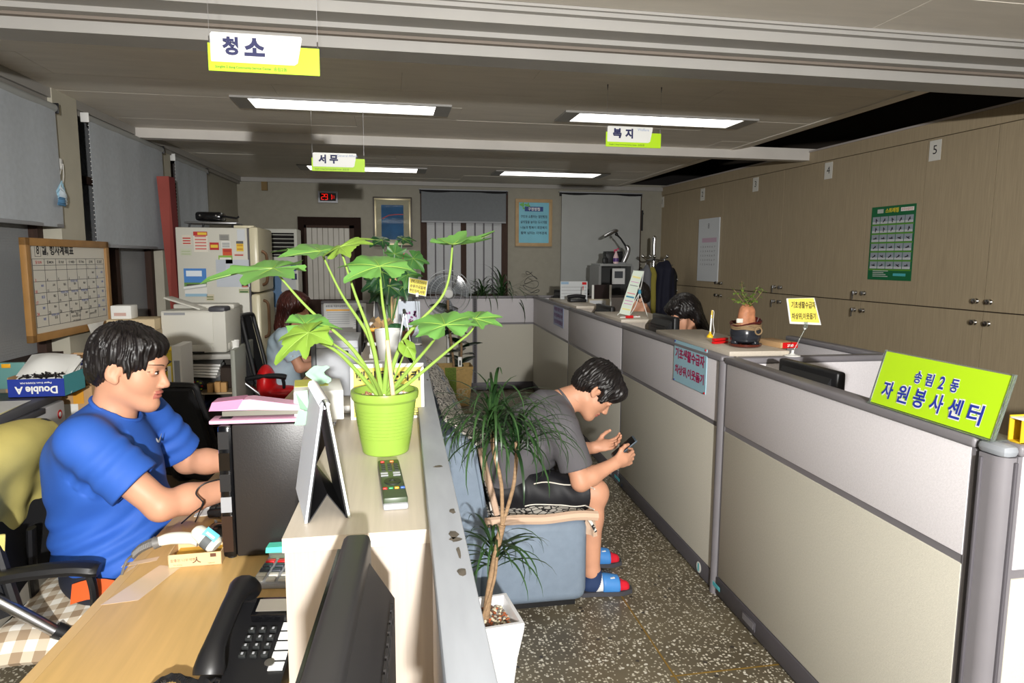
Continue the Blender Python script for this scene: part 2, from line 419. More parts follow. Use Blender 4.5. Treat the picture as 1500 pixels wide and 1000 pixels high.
# ================================================================== left wall
LA = .0401; LX = lambda y: -1.971+LA*(y-4.05); RZL = -math.atan(LA)
def lw(name, y0, y1, z0, z1, d0, d1, m, parent=None):
    """box on the left wall between two depths d (towards the room) ; follows the wall's slight angle"""
    b = MB(); p = [(LX(y0)+d0, y0), (LX(y0)+d1, y0), (LX(y1)+d1, y1), (LX(y1)+d0, y1)]
    b.quadbox([(x, y, z0) for x, y in p], (0, 0, z1-z0)); return b.build(name, m, parent, smooth=False)
wl = struct(lw('wall_left', -2, 8.9, 0, .86, -.2, 0, M_pill))
lw('pillar', 7.45, 8.9, .86, CEZ+.02, -.2, .0, M_wall, wl)
lw('pillar', 6.15, 6.45, .86, CEZ+.02, -.2, .03, M_pill, wl)
lw('pillar', 4.46, 4.75, .86, CEZ+.02, -.2, .06, M_pill, wl)
lw('pillar', 2.6, 2.95, .86, CEZ+.02, -.2, .06, M_pill, wl)
lw('lintel', -2, 7.45, 2.40, CEZ+.02, -.2, .0, M_pill, wl)
t3 = struct(lw('trim_3', -2, 8.8, CEZ-.055, CEZ-.0005, .0, .055, M_beam))
lw('cornice_step', -2, 8.8, CEZ-.085, CEZ-.055, .0, .035, mat('cornice_grey', (150, 146, 140), .6), t3)
def leftwin(n, y0, y1):
    w = struct(lw(f'window_{n}', y0, y1, .86, .93, -.15, .02, M_brown))
    for a, c in ((y0, y0+.06), (y1-.06, y1), ((y0+y1)/2-.03, (y0+y1)/2+.03)): lw('window_frame', a, c, .93, 2.40, -.12, -.04, M_brown, w)
    lw('window_frame', y0, y1, 1.98, 2.03, -.12, -.05, M_brown, w)
    for a, c in ((y0+.06, (y0+y1)/2-.03), ((y0+y1)/2+.03, y1-.06)): lw('window_pane', a, c, .93, 2.40, -.10, -.09, M_glass, w)
leftwin(1, 2.95, 4.46); leftwin(2, 4.75, 6.15); leftwin(3, 6.45, 7.45)
# ================================================================== far wall with door and windows
wf = struct(P1('wall_far', M_wall, None, rng=((-2.6, FWY, 0), (4.4, FWY+.12, 2.62)), smooth=False))
P1('wall_strip', M_beam, wf, rng=((-1.8, FWY-.03, CEZ-.05), (3.7, FWY, CEZ-.001)), smooth=False)
def fx(u, v=340): return atY(u, v, FWY).x
def fz(v, u=680): return atY(u, v, FWY).z
M_stripe = mat('door_slats', (196, 192, 184), .6, var=.04, vscale=5)
d1 = struct(MB().rng((fx(437), FWY-.05, 0), (fx(446), FWY+.02, fz(318, 480))).rng((fx(519), FWY-.05, 0), (fx(529), FWY+.02, fz(318, 480))).rng((fx(446), FWY-.048, fz(330, 480)), (fx(519), FWY+.02, fz(318, 480)-.001)).build('door_1', mat('dark_door_frame', (38, 25, 20), .8, spec=.15), smooth=False))
P1('door_rail', M_brown, d1, rng=((fx(446), FWY-.035, 0), (fx(519), FWY-.002, fz(438, 480))), smooth=False)
P1('door_stile', M_brown, d1, rng=((fx(446), FWY-.035, fz(438, 480)), (fx(449), FWY-.002, fz(330, 480))), smooth=False)
P1('door_stile', M_brown, d1, rng=((fx(512), FWY-.035, fz(438, 480)), (fx(519), FWY-.002, fz(330, 480))), smooth=False)
P1('door_rail', M_brown, d1, rng=((fx(446), FWY-.035, fz(334, 480)), (fx(519), FWY-.002, fz(329, 480))), smooth=False)
xs = np.linspace(fx(449), fx(512), 9)
for i in range(8): P1('door_slat', M_stripe, d1, rng=((xs[i]+.004, FWY-.026+.006*(i % 2), fz(438, 480)), (xs[i+1]-.004, FWY-.012, fz(334, 480))), smooth=False)
def farwin(n, u0, u1, vt, vb, bars):
    w = struct(MB().rng((fx(u0), FWY-.05, fz(vb)), (fx(u0+9), FWY+.02, fz(vt))).rng((fx(u1-9), FWY-.05, fz(vb)), (fx(u1), FWY+.02, fz(vt))).rng((fx(u0), FWY-.05, fz(vb)-.05), (fx(u1), FWY+.02, fz(vb))).build(f'window_{n}', M_brown, smooth=False))
    um = (u0+u1)/2
    P1('window_frame', M_brown, w, rng=((fx(um-5), FWY-.045, fz(vb)), (fx(um+3), FWY-.005, fz(vt))), smooth=False)
    for a, c in ((u0+9, um-5), (um+3, u1-9)):
        P1('window_pane', M_glass, w, rng=((fx(a), FWY-.03, fz(vb)), (fx(c), FWY-.02, fz(vt))), smooth=False)
        if bars:
            for k in range(1, 4):
                x = fx(a+(c-a)*k/4); P1('security_bar', M_gmd, w, rng=((x-.009, FWY-.036, fz(vb)), (x+.009, FWY-.028, fz(vt))), smooth=False)
farwin(4, 616, 743, 278, 430, True); farwin(5, 822, 937, 280, 430, False)
struct(P1('wall_right', mat('dark_backing_wall', (70, 62, 54), .9), None, rng=((4.45, -2, 0), (4.55, 9, 3.05)), smooth=False))  # wall coloured dark so the added band above the cupboards stays black
# ================================================================== ceiling lights
M_emit = mat('fluorescent_diffuser', (255, 252, 244), .5, emit=TUBE_STRENGTH)
M_fix = mat('light_housing', (150, 148, 144), .4)
def troffer(x0, x1, y0, y1, label):
    t = thing('ceiling_light', label, 'ceiling light', ((x0+x1)/2, (y0+y1)/2, CEZ-.012), 0, 'recessed fluorescent ceiling lights')
    hx, hy = (x1-x0)/2, (y1-y0)/2; a = .1
    b = MB()
    for r in (((-hx-a, -hy-.02, 0), (hx+a, -hy, .014)), ((-hx-a, hy, 0), (hx+a, hy+.02, .014)), ((-hx-a, -hy, 0), (-hx, hy, .014)), ((hx, -hy, 0), (hx+a, hy, .014))): b.rng(*r)
    b.build('light_frame', M_fix, t, smooth=False)
    P1('diffuser', M_emit, t, rng=((-hx, -hy, .004), (hx, hy, .012)), smooth=False)
troffer(-.82, .315, 4.45, 4.72, 'long lit ceiling light behind the Cleaning sign, left of the near pair')
troffer(1.26, 2.435, 4.45, 4.72, 'long lit ceiling light above the welfare sign, right of the near pair')
troffer(-.82, .33, 7.5, 7.85, 'far lit ceiling light partly hidden by the smallest green sign')
troffer(1.28, 2.39, 7.5, 7.85, 'far lit ceiling light in front of the blue framed notice')
# ================================================================== cupboards along the right wall
CA = -.0291; CX = lambda y: 3.823+CA*(y-4.05); RZC = -math.atan(CA)
CZT, CZM = 2.352, 1.172
M_tag = mat('tag_paper', (222, 220, 212), .7)
def knob(parent, y, z, key):
    o = MB().lathe([(0, 0), (.016, 0), (.018, .008), (.012, .014), (.019, .024), (.017, .032), (0, .034)], n=14).build('knob', M_chrome, parent)
    o.matrix_local = Matrix.Translation((-.024, y, z)) @ Matrix.Rotation(-PI/2, 4, 'Y')
    if key:
        P1('key', M_steel, o, rng=((-.055, -.006, .036), (.01, .006, .039)), smooth=False)
names = ['nearest', 'second', 'third', 'fourth', 'farthest']
for k in range(-1, 5):
    yc = 3.775+1.13*k; w = 1.13
    lab = ['tall taupe cupboard unit at the near frame edge beyond the lime sign', 'tall taupe cupboard unit tagged 5 with the green stretching poster', 'tall taupe cupboard unit tagged 4 behind the yellow clip sign',
           'tall taupe cupboard unit tagged 3 behind the little bonsai', 'tall taupe cupboard unit tagged 2 with the white wall calendar', 'tall taupe cupboard unit tagged 1 in the far corner behind the coats'][k+1]
    t = thing('wall_cupboard', lab, 'cupboard', (CX(yc), yc, 0), RZC, 'built-in taupe cupboards along the right wall')
    P1('carcass', M_cupd, t, rng=((-.002, -w/2, 0), (.5, w/2, CZT+.03)), smooth=False)
    for s in (-1, 1):
        a, c = (-w/2+.0025, -.003) if s < 0 else (.003, w/2-.0025)
        up = P1('door', M_cup, t, rng=((-.022, a, CZM+.004), (-.003, c, CZT)), smooth=False)
        dn = P1('door', M_cup, t, rng=((-.022, a, .09), (-.003, c, CZM-.004)), smooth=False)
        knob(up, s*.05, CZM+.065, s > 0 and k in (1, 2)); knob(dn, s*.05, CZM-.075, s > 0 and k in (1, 2))
    P1('plinth', M_cupd, t, rng=((-.01, -w/2, 0), (.01, w/2, .088)), smooth=False)
    if k >= 0:
        n = 5-k; yy = w/2-.075
        g = tag(P1('number_tag', M_tag, None, rng=((-.026, yy-.05, CZT-.155), (-.0235, yy+.05, CZT-.015))), f'small white paper tag numbered {["", "one", "two", "three", "four", "five"][n]} at the top of a cupboard', 'tag', 'number tags on the cupboards')
        g.location = t.location; g.rotation_euler = t.rotation_euler
        text(str(n), M_ink, g, (-.0262, yy, CZT-.08), (0, -1, 0), (0, 0, 1), h=.06, world=False)
y0, y1 = 2.0, 8.8
b = MB(); b.quadbox([(CX(y0)-.03, y0, CZT+.004), (CX(y0)+.5, y0, CZT+.004), (CX(y1)+.5, y1, CZT+.004), (CX(y1)-.03, y1, CZT+.004)], (0, 0, .108))
tc_ = struct(b.build('trim_4', M_cup, smooth=False))
b = MB(); b.quadbox([(CX(y0)-.04, y0, CZT+.106), (CX(y0)+.5, y0, CZT+.106), (CX(y1)+.5, y1, CZT+.106), (CX(y1)-.04, y1, CZT+.106)], (0, 0, .014))
b.build('fascia_edge', mat('lit_edge_tone', (180, 172, 168), .5), tc_, smooth=False)  # paler tone painted in for the lit top edge of the cornice
def onC(u, v, off=.024):
    p = atL(u, v, 3.823, CA, 4.05); return p+V((-1, CA, 0)).normalized()*off
CE = V((-CA, -1, 0)).normalized()*-1                         # along the cupboards, away from the camera
CR = -CE                                                     # reading direction
CN = V((-1, CA, 0)).normalized()
def sheet(name, m, o, ax, up, w, h, th, label, cat, group=None):
    """upright sheet centred at o: thing with its own local x (reading), y (up), z (towards the reader)"""
    ax, up = V(ax).normalized(), V(up).normalized(); nz = ax.cross(up)
    e = bpy.data.objects.new(name, None)
    me = MB().box((0, 0, 0), (w, h, th)).build(name, m, None, smooth=False)
    me.matrix_world = Matrix(((ax.x, up.x, nz.x, o[0]), (ax.y, up.y, nz.y, o[1]), (ax.z, up.z, nz.z, o[2]), (0, 0, 0, 1)))
    me.matrix_basis = me.matrix_world.copy(); bpy.data.objects.remove(e)
    return tag(me, label, cat, group)
def stext(s, parent, x, y, h=None, w=None, m=None, bold=0.0, z=.002, maxw=None, space=1.0): return text(s, m or M_ink, parent, (x, y, z), (1, 0, 0), (0, 1, 0), h=h, w=w, bold=bold, world=False, maxw=maxw, space=space)
# stretching poster
M_green = mat('poster_green', (22, 104, 62), .5); M_photo = mat('poster_photo', (150, 158, 170), .6); M_photo2 = mat('poster_floor', (196, 200, 204), .6)
M_lg = mat('poster_light_green', (90, 150, 50), .6); M_yel = mat('yellow_print', (236, 214, 60), .6)
pc = onC(1309, 356)
pw = (onC(1277, 356)-onC(1341, 356)).length; ph = 1.0*(onC(1309, 303).z-onC(1309, 412).z)
ps = sheet('stretching_poster', M_green, pc, CR, (0, 0, 1), pw, ph, .003, 'green poster with a grid of stretching exercises on the cupboard', 'poster')
gw, gh = pw*.94/5, ph*.68/6
for r in range(6):
    b = MB(); b.rng((-pw*.48, ph*.36-r*ph*.122-.004-gh, .0016), (pw*.48, ph*.36-r*ph*.122-gh+.008, .0022)); b.build('green_line', M_lg, ps, smooth=False)
    for c in range(5):
        x = -pw*.47+gw*(c+.5); y = ph*.36-r*ph*.122-gh*.42
        b = MB(); b.rng((x-gw*.46, y-gh*.42, .0016), (x+gw*.46, y+gh*.45, .0024)); b.mi = 1; b.rng((x-gw*.46, y-gh*.42, .0024), (x+gw*.46, y-gh*.15, .0026)); b.mi = 2
        q = random.Random(r*5+c); a = q.uniform(-.6, .6) if r > 1 else 1.3+q.uniform(-.5, .5)
        b.box((x, y-.002, .003), (gw*.42, gh*.12, .001), Euler((0, 0, a))); b.box((x+gw*.08, y+gh*.05, .003), (gw*.2, gh*.1, .001), Euler((0, 0, a+1)))
        b.build('exercise_photo', [M_photo, M_photo2, M_ink], ps, smooth=False)
stext('스트레칭', ps, -pw*.02, ph*.44, w=pw*.3, m=M_yel, bold=.03)
P1('sponsor_box', M_paper, ps, rng=((pw*.18, ph*.415, .0016), (pw*.46, ph*.465, .0026)), smooth=False)
P1('title_box', mat('pale_grey_print', (190, 196, 190), .6), ps, rng=((-pw*.36, ph*.41, .0016), (-pw*.22, ph*.465, .0026)), smooth=False)
stext('한국산업안전', ps, pw*.32, ph*.44, w=pw*.24, m=M_red, z=.003)
for i in range(4): P1('footer_line', mat('pale_grey_print', (190, 196, 190), .6), ps, rng=((-pw*.38, -ph*.455+i*.014, .0016), (-pw*(.02+.05*(i % 3)), -ph*.455+i*.014+.006, .0022)), smooth=False)
P1('footer_logo', mat('teal_print', (80, 180, 190), .6), ps, rng=((pw*.1, -ph*.44, .0016), (pw*.38, -ph*.405, .0022)), smooth=False)
# hanging wall calendar
kc = onC(1041, 366, .03); kw = (onC(1026, 366)-onC(1056, 366)).length; kh = onC(1041, 320).z-onC(1041, 412).z
kl = sheet('wall_calendar', mat('calendar_paper', (214, 218, 222), .6), kc, CR, (0, 0, 1), kw, kh, .012, 'tall white paper calendar hanging on the far cupboards', 'calendar')
P1('pink_band', mat('faint_pink', (206, 176, 196), .6), kl, rng=((-kw*.3, kh*.12, .006), (kw*.4, kh*.19, .0068)), smooth=False)
for r in range(5):
    stext('1 2 3 4 5 6 7', kl, 0, kh*(.05-.07*r), h=.02, w=kw*.7, m=mat('grey_ink', (120, 122, 128), .6), z=.0065)
stext('8', kl, 0, kh*.38, h=.06, m=mat('grey_ink', (120, 122, 128), .6), z=.0065)
# ================================================================== right-hand screens along the aisle
RA = .0402; RX = lambda y: 1.427+RA*(y-2.7); RZR = -math.atan(RA)
RE = V((RA, 1, 0)).normalized(); RN = V((-1, RA, 0)).normalized(); PH = 1.08
def onR(u, v, off=0): return atL(u, v, 1.427, RA, 2.7)+RN*off
def screen(loc, rz, ln, label, group, h=PH, zm=.768, post=True, cap=M_gm, up=M_fabU, lo=M_fabL, kick=M_gmd, th=.05, flip=1):
    """office screen running along local +y; the face shown is local -x*flip"""
    t = thing('office_screen', label, 'partition', loc, rz, group)
    P1('core', mat('screen_core', (120, 118, 118), .6), t, rng=((-th/2+.006, .004, .03), (th/2-.006, ln-.004, h-.03)), smooth=False)
    for s in (-1, 1):
        x0, x1 = (-th/2, -th/2+.012) if s < 0 else (th/2-.012, th/2)
        P1('upper_panel', up, t, rng=((x0, .014, zm+.011), (x1, ln-.014, h-.028)), bev=.003)
        P1('lower_panel', lo, t, rng=((x0, .014, .094), (x1, ln-.014, zm-.011)), bev=.003)
        P1('kick_plate', kick, t, rng=((x0-.004*(s < 0), .008, .012), (x1+.004*(s > 0), ln-.008, .090)), bev=.002)
        P1('mid_rail', cap, t, rng=((x0+.004*(s < 0), .01, zm-.011), (x1-.004*(s > 0), ln-.01, zm+.011)), smooth=False)
        P1('side_strip', cap, t, rng=((x0+.002*(s < 0), .002, .09), (x1-.002*(s > 0), .014, h-.028)), smooth=False)
        P1('side_strip', cap, t, rng=((x0+.002*(s < 0), ln-.014, .09), (x1-.002*(s > 0), ln-.002, h-.028)), smooth=False)
    b = MB(); b.box((0, ln/2, h-.014), (th+.014, ln, .028), None, .009, 3); b.build('top_cap', cap, t)
    for y in (.1, ln-.1): P1('foot', M_black, t, rng=((-.02, y-.02, 0), (.02, y+.02, .03)), smooth=False)
    return t
YS = [1.345, 2.70, 4.155, 5.725, 7.52]
gR = 'grey fabric screens along the right of the aisle'
lr = ['nearest aisle screen, long grey fabric panel under the lime sign', 'aisle screen second from the camera, with a blue paper sign', 'aisle screen third from the camera, behind the phone user', 'farthest aisle screen, with the small purple paper sign']
for i in range(4):
    ya, yb = YS[i], YS[i+1]
    t = screen((RX(ya)+.025, ya, 0), RZR, (yb-ya)-(.028 if i == 0 else 0), lr[i], gR)
b = MB(); b.tube([(0, 0, 0), (0, 0, PH-.02)], .026, 20); b.box((.03, .0, PH/2), (.03, .05, PH-.02))
tag(b.build('screen_post', M_gm), 'round grey joining post between the two nearest aisle screens', 'post').location = (RX(2.70)+.012, 2.70, 0)
# rounded corner column and the screen that turns away to the right
t = thing('corner_column', 'broad grey rounded corner column at the near end of the aisle screens', 'column', (1.405, 1.300, 0))
prof = [(-.036, .033), (-.036, .0)]+[(-.036+.032*(1-math.cos(a)), -.032*math.sin(a)) for a in np.linspace(.15, PI/2, 9)]+[(.0, -.032), (.0, .033)]
b = MB(); b.prism(prof, (0, 0, .0), (1, 0, 0), (0, 1, 0), (0, 0, PH-.03)); b.build('shaft', M_gm, t)
b = MB()
for x, y in ((-.038, .025), (-.004, -.034)): b.box((x, y, PH/2-.02), (.008, .008, PH-.04), None, .002)
b.build('groove_strip', M_gmd, t)
P1('cap', M_rail, t, rng=((-.042, -.038, PH-.03), (.004, .04, PH)), bev=.014)
s5 = screen((1.408, 1.293, 0), -PI/2, 1.6, 'aisle-end screen turning off to the right past the corner column', gR)
# cross screen inside the first booth
s6 = screen((RX(2.68)+.06, 2.665, 0), -PI/2, .70, 'low cross screen behind the tilted monitor in the near booth', 'screens inside the booths', th=.04)
s7 = screen((2.2, 2.665, 0), 0.0, .75, 'short inner screen meeting the cross screen in the near booth', 'screens inside the booths', th=.04)
# far end screens of the aisle
gB = 'dark grey screens closing the far end of the aisle'
sA = screen((.965, 7.57, 0), -PI/2, .70, 'far end screen right of the dark slotted post', gB)
sB = screen((.27, 7.57, 0), -PI/2, .67, 'far end screen left of the dark slotted post', gB)
t = thing('slotted_post', 'dark slotted post between the two far end screens', 'post', (.952, 7.56, 0))
P1('channel', M_gmd, t, rng=((-.016, -.03, 0), (.016, .03, PH)), smooth=False)
b = MB()
for k in range(48): b.rng((-.006, -.033, .1+k*.02), (.006, -.029, .11+k*.02))
tag(b.build('slot', M_dark, t, smooth=False), kind='stuff')
sC = screen((1.68, 7.62, 0), -PI/2, 1.2, 'far end screen carrying on behind the farthest booth', gB)
# left screen beside the cabinets: one long run with a worn flat rail
DA = .0218; DX = lambda y: .142+DA*(y-2.7); RZD = -math.atan(DA)
t = thing('rail_screen', 'long grey screen with a worn flat top rail beside the plant cabinet', 'partition', (DX(.35)-.022, .35, 0), RZD)
LN = 7.15
P1('core', M_fabU, t, rng=((-.014, 0, .02), (.014, LN, PH-.03)), smooth=False)
yy = 0
for k in range(5):
    y2 = min(yy+1.45, LN)
    for s in (-1, 1):
        a = (-.02, -.012) if s < 0 else (.012, .02)
        P1('panel', M_fabU, t, rng=((a[0], yy+.012, .79), (a[1], y2-.012, PH-.05)), bev=.002)
        P1('panel', M_fabL, t, rng=((a[0], yy+.012, .10), (a[1], y2-.012, .76)), bev=.002)
        P1('stile', M_rail, t, rng=((a[0], y2-.012, .1), (a[1], y2+.01, PH-.03)), smooth=False)
    yy = y2
b = MB(); b.rng((-.026, 0, PH-.028), (.026, LN, PH), .004); b.build('top_rail', M_rail, t)
b = MB(); b.rng((-.022, 0, 0), (.022, LN, .09)); b.build('kick_plate', M_gmd, t)
M_scuff = mat('scuffed_paint', (84, 78, 70), .8, var=.4, vscale=60)
for (u, v, w_, h_) in ((642, 683, .022, .006), (662, 748, .012, .01), (664, 783, .016, .016), (668, 790, .02, .008), (672, 808, .006, .02), (676, 838, .016, .01), (623, 538, .015, .02), (626, 556, .01, .012), (617, 505, .016, .02)):
    p = atZ(u, v, PH+.0005); q = random.Random(u*7+v); n = 9
    poly = [(w_/2*math.cos(2*PI*i/n)*q.uniform(.5, 1.2), h_*1.2*math.sin(2*PI*i/n)*q.uniform(.5, 1.2)) for i in range(n)]
    MB().prism(poly, p, (1, 0, 0), (0, 1, 0), (0, 0, .0004)).build('scuff', M_scuff, t, world=True, smooth=False)
# --- signs and stickers on the aisle screens
M_blueS = mat('blue_sign', (164, 206, 222), .5); M_mag = mat('magenta_ink', (178, 26, 92), .5)
def rsheet(name, m, u0, v0, u1, v1, label, cat, th=.003, off=.028):
    a = onR(u0, v0); c = onR(u1, v1); o = (a+c)/2+RN*(.0035+th/2); w = abs((c-a).dot(RE)); h = abs(a.z-c.z)
    return sheet(name, m, o, -RE, (0, 0, 1), w, h, th, label, cat), w, h
s, w, h = rsheet('paper_sign', M_blueS, 990, 497, 1035, 578, 'pale blue paper sign with magenta lettering pinned on the aisle screen', 'sign')
stext('기초생활수급자', s, 0, h*.2, w=w*.9, h=h*.27, m=M_mag, bold=.035); stext('차상위,이웃돕기', s, 0, -h*.2, w=w*.9, h=h*.25, m=M_mag, bold=.035)
for sx in (-1, 1):
    for sy in (-1, 1): P1('pin', M_red if sx > 0 else mat('pin_blue', (40, 50, 130), .4), s, box=((sx*w*.47, sy*h*.475, .003), (.008, .008, .004)), smooth=False)
s, w, h = rsheet('paper_sign', mat('lilac_sign', (150, 158, 190), .5), 812, 445, 826, 481, 'small lilac paper sign with purple lettering on the farthest aisle screen', 'sign')
for i, tx in enumerate(('제증명민원', '주민등록등초본', '인감증명발급')): stext(tx, s, 0, h*(.3-.3*i), w=w*.84, h=h*.2, m=mat('purple_ink', (108, 40, 110), .5), bold=.03)
for (u0, v0, u1, v1, lab) in ((1044, 842, 1057, 862, 'teal square sticker at the foot of the nearest aisle screen'), (902, 700, 909, 712, 'teal square sticker on the kick plate behind the phone user')):
    s, w, h = rsheet('sticker', mat('teal_sticker', (92, 190, 200), .5), u0, v0, u1, v1, lab, 'sticker', .001)
    s.location += RN*.005; s.location.z = .052
    for i in range(3): P1('printed_line', mat('teal_ink', (60, 140, 156), .6), s, rng=((-w*.35, h*(.25-.25*i), .0005), (w*.3, h*(.3-.25*i), .0009)), smooth=False)
for (u, v, lab) in ((1026, 832, 'round white sticker beside the joining post at floor level'), (896, 696, 'round pale sticker on the kick plate behind the phone user')):
    p = onR(u, v); b = MB(); b.lathe([(0, 0), (.026, 0), (.026, .0008), (0, .0008)], n=20); b.mi = 1; b.rng((-.02, -.004, .0008), (.018, .012, .0012))
    o = tag(b.build('round_sticker', [M_paper, mat('teal_sticker', (92, 190, 200), .5)]), lab, 'sticker'); o.matrix_basis = Matrix.Translation(V((p.x, p.y, .052))+RN*.0085) @ Matrix.Rotation(RZR, 4, 'Z') @ Matrix.Rotation(-PI/2, 4, 'Y')
b = MB(); p = onR(1084, 897); b.box((0, 0, 0), (.004, .11, .04), None, .002); b.mi = 1; b.box((-.0025, 0, 0), (.002, .09, .025))
o = tag(b.build('outlet_cover', [M_gmd, M_gm]), 'blank grey outlet cover set in the nearest kick plate', 'cover'); o.location = V((RX(2.36), 2.36, .05))+RN*.006; o.rotation_euler = (0, 0, RZR)
# --- big lime sign in clear acrylic on top of the nearest screen
w = .425; h = .158
p0 = V((RX(1.735)-.004, 1.735, PH)); tilt = Euler((0, 0, 0))
t = thing('desk_sign', 'large lime green acrylic sign reading volunteer centre on the nearest screen', 'sign', p0+V((0, -w/2, 0)).xyz, RZR)
lean = .27; upv = V((math.sin(lean), 0, math.cos(lean))); axv = V((0, -1, 0)); nv = axv.cross(upv)
def lp(x, y, z=0): return V((0, 0, 0))+axv*x+upv*y+nv*z
b = MB(); b.quadbox([lp(-w/2, .004), lp(w/2, .004), lp(w/2, h), lp(-w/2, h)], nv*.002); b.build('printed_sheet', M_lime, t, smooth=False)
b = MB(); b.quadbox([lp(-w/2-.006, 0, -.004), lp(w/2+.006, 0, -.004), lp(w/2+.006, h+.004, -.004), lp(-w/2-.006, h+.004, -.004)], nv*.003); b.quadbox([V((-.01, w/2+.006, .0)), V((.07, w/2+.006, 0)), V((.07, -w/2-.006, 0)), V((-.01, -w/2-.006, 0))], V((0, 0, .003)))
for s_ in (-1, 1): b.quadbox([lp(s_*(w/2+.003)-.003, 0, -.004), lp(s_*(w/2+.003)+.003, 0, -.004), lp(s_*(w/2+.003)+.003, h+.004, -.004), lp(s_*(w/2+.003)-.003, h+.004, -.004)], nv*.008)
b.build('acrylic_holder', M_acr, t, smooth=False)
M_roy = mat('royal_blue_ink', (34, 52, 160), .5)
def stx(s_, x, y, wd, hh):
    text(s_, M_white, t, lp(x, y, .0024), axv, upv, h=hh*1.13, w=wd*1.035, bold=.075, world=False, label='white outline of the lettering')
    text(s_, M_roy, t, lp(x, y, .0030), axv, upv, h=hh, w=wd, bold=.022, world=False)
for i, ch in enumerate('송림2동'): stx(ch, -.062+.042*i, .105, .026 if ch != '2' else .018, .034)
for i, ch in enumerate('자원봉사센터'): stx(ch, -.158+.0615*i, .05, .043, .05)
t = thing('card_holder', 'yellow plastic card holder behind the lime sign', 'holder', (1.437, 1.305, PH))
M_yp = mat('yellow_plastic', (226, 186, 40), .4, trans=.2)
P1('back_plate', M_yp, t, rng=((-.02, .0, 0), (.055, .004, .062)), bev=.001); P1('front_plate', M_yp, t, rng=((-.02, -.03, 0), (.055, -.027, .055)), bev=.001)
P1('tray', M_yp, t, rng=((-.02, -.03, 0), (.06, .004, .004)), bev=.001); P1('white_edge', M_white, t, rng=((-.02, -.031, .055), (.06, .004, .0585)), bev=.001)
# ================================================================== low cabinets behind the aisle screens
def booth_cabinet(y0, y1, depth, label, zt=1.10, x_off=.062):
    yc = (y0+y1)/2; t = thing('booth_cabinet', label, 'cabinet', (RX(yc)+x_off, yc, 0), RZR, 'pale cabinets inside the booths'); L = y1-y0
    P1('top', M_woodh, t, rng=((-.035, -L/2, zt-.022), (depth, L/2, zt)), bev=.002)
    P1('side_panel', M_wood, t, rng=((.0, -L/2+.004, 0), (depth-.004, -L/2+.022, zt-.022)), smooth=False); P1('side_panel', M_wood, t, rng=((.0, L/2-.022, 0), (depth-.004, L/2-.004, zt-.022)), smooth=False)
    P1('back_panel', M_wood, t, rng=((.0, -L/2+.022, 0), (.012, L/2-.022, zt-.022)), smooth=False)
    P1('shelf', M_wood, t, rng=((.012, -L/2+.022, .7), (depth-.01, L/2-.022, .72)), smooth=False)
    return t
booth_cabinet(2.70, 3.62, .245, 'pale cabinet top carrying the bonsai pot in the second booth', 1.10, .066)
booth_cabinet(4.27, 4.95, .35, 'pale cabinet top carrying the miniature banner stand')
booth_cabinet(5.55, 6.75, .20, 'pale cabinet top carrying the red pen stand in the farthest booth')
# --- worktops in the booths so that monitors stand on something
for (y0, y1, x0, x1, lab) in ((1.40, 2.60, .04, .45, 'near booth desk top mostly hidden behind the aisle screen'), (3.65, 4.24, .04, .42, 'second booth desk top under the monitor of the clerk with glasses'), (4.98, 5.52, .04, .40, 'middle booth desk top beside the miniature banner stand'), (6.42, 7.44, .30, .80, 'farthest booth desk top behind the aisle screens')):
    yc = (y0+y1)/2; t = thing('booth_desk', lab, 'desk', (RX(yc), yc, 0), RZR); L = y1-y0
    P1('desk_top', M_desk, t, rng=((x0, -L/2, .70), (x1, L/2, .725)), smooth=False)
    for s in (-1, 1): P1('leg_panel', M_deskE, t, rng=((x0+.02, s*(L/2-.02)-.012, 0), (x1-.02, s*(L/2-.02)+.012, .70)), smooth=False)
# --- monitors
def monitor(name, loc, rz, w, h, z0, label, tilt=0, vents=True, mat_=None):
    """flat monitor: screen faces local -y, stands at loc (desk height in loc.z), z0 = bottom of screen above it"""
    m_ = mat_ or M_black; t = thing(name, label, 'monitor', loc, rz, None)
    R = Matrix.Translation((0, 0, z0+h/2)) @ Matrix.Rotation(tilt, 4, 'X')
    def pc(nm, m, bfn):
        b = MB(); bfn(b); b.bm.transform(R); return b.build(nm, m, t)
    hs = pc('housing', m_, lambda b: (b.box((0, 0, 0), (w, .038, h), None, .01, 3), b.prism([(-h*.40, .01), (-h*.34, .052), (h*.22, .052), (h*.44, .012)], (-w*.42, 0, 0), (0, 0, 1), (0, 1, 0), (w*.84, 0, 0))))
    pc('screen', M_blackg, lambda b: b.box((0, -.023, .008), (w*.92, .004, h*.84)))
    if vents:
        def vf(b):
            for i in range(12):
                for s in (-1, 1): b.box((-w*.3+i*w*.055, .051, s*h*.2), (w*.035, .003, h*.02)); b.box((-w*.3+i*w*.055, .051, s*h*.2+h*.07), (w*.035, .003, h*.02))
        tag(pc('vent', M_dark, vf), kind='stuff')
    b = MB(); b.tube([(0, .03, z0+h*.4), (0, .05, z0*.5), (0, .04, .01)], [.028, .026, .03], 12, flat=.5); b.build('neck', m_, t)
    b = MB(); b.lathe([(0, 0), (.11, 0), (.11, .008), (.04, .016), (0, .018)], (0, .03, 0), 28, .75); b.build('stand_base', m_, t)
    return t
monitor('monitor', (1.545, 2.255, .725), PI/2, .36, .26, .125, 'black monitor leaning in the near booth behind the aisle screen', .0, False)
monitor('monitor', (1.69, 3.95, .725), PI/2, .34, .26, .17, 'black monitor in front of the dark haired woman', 0)
monitor('monitor', (1.70, 5.17, .725), PI/2, .38, .28, .13, 'black monitor beside the miniature banner stand', 0)
monitor('monitor', (1.86, 6.98, .725), PI/2+.5, .36, .27, .175, 'black monitor at the far end in front of the white desk calendar', 0)
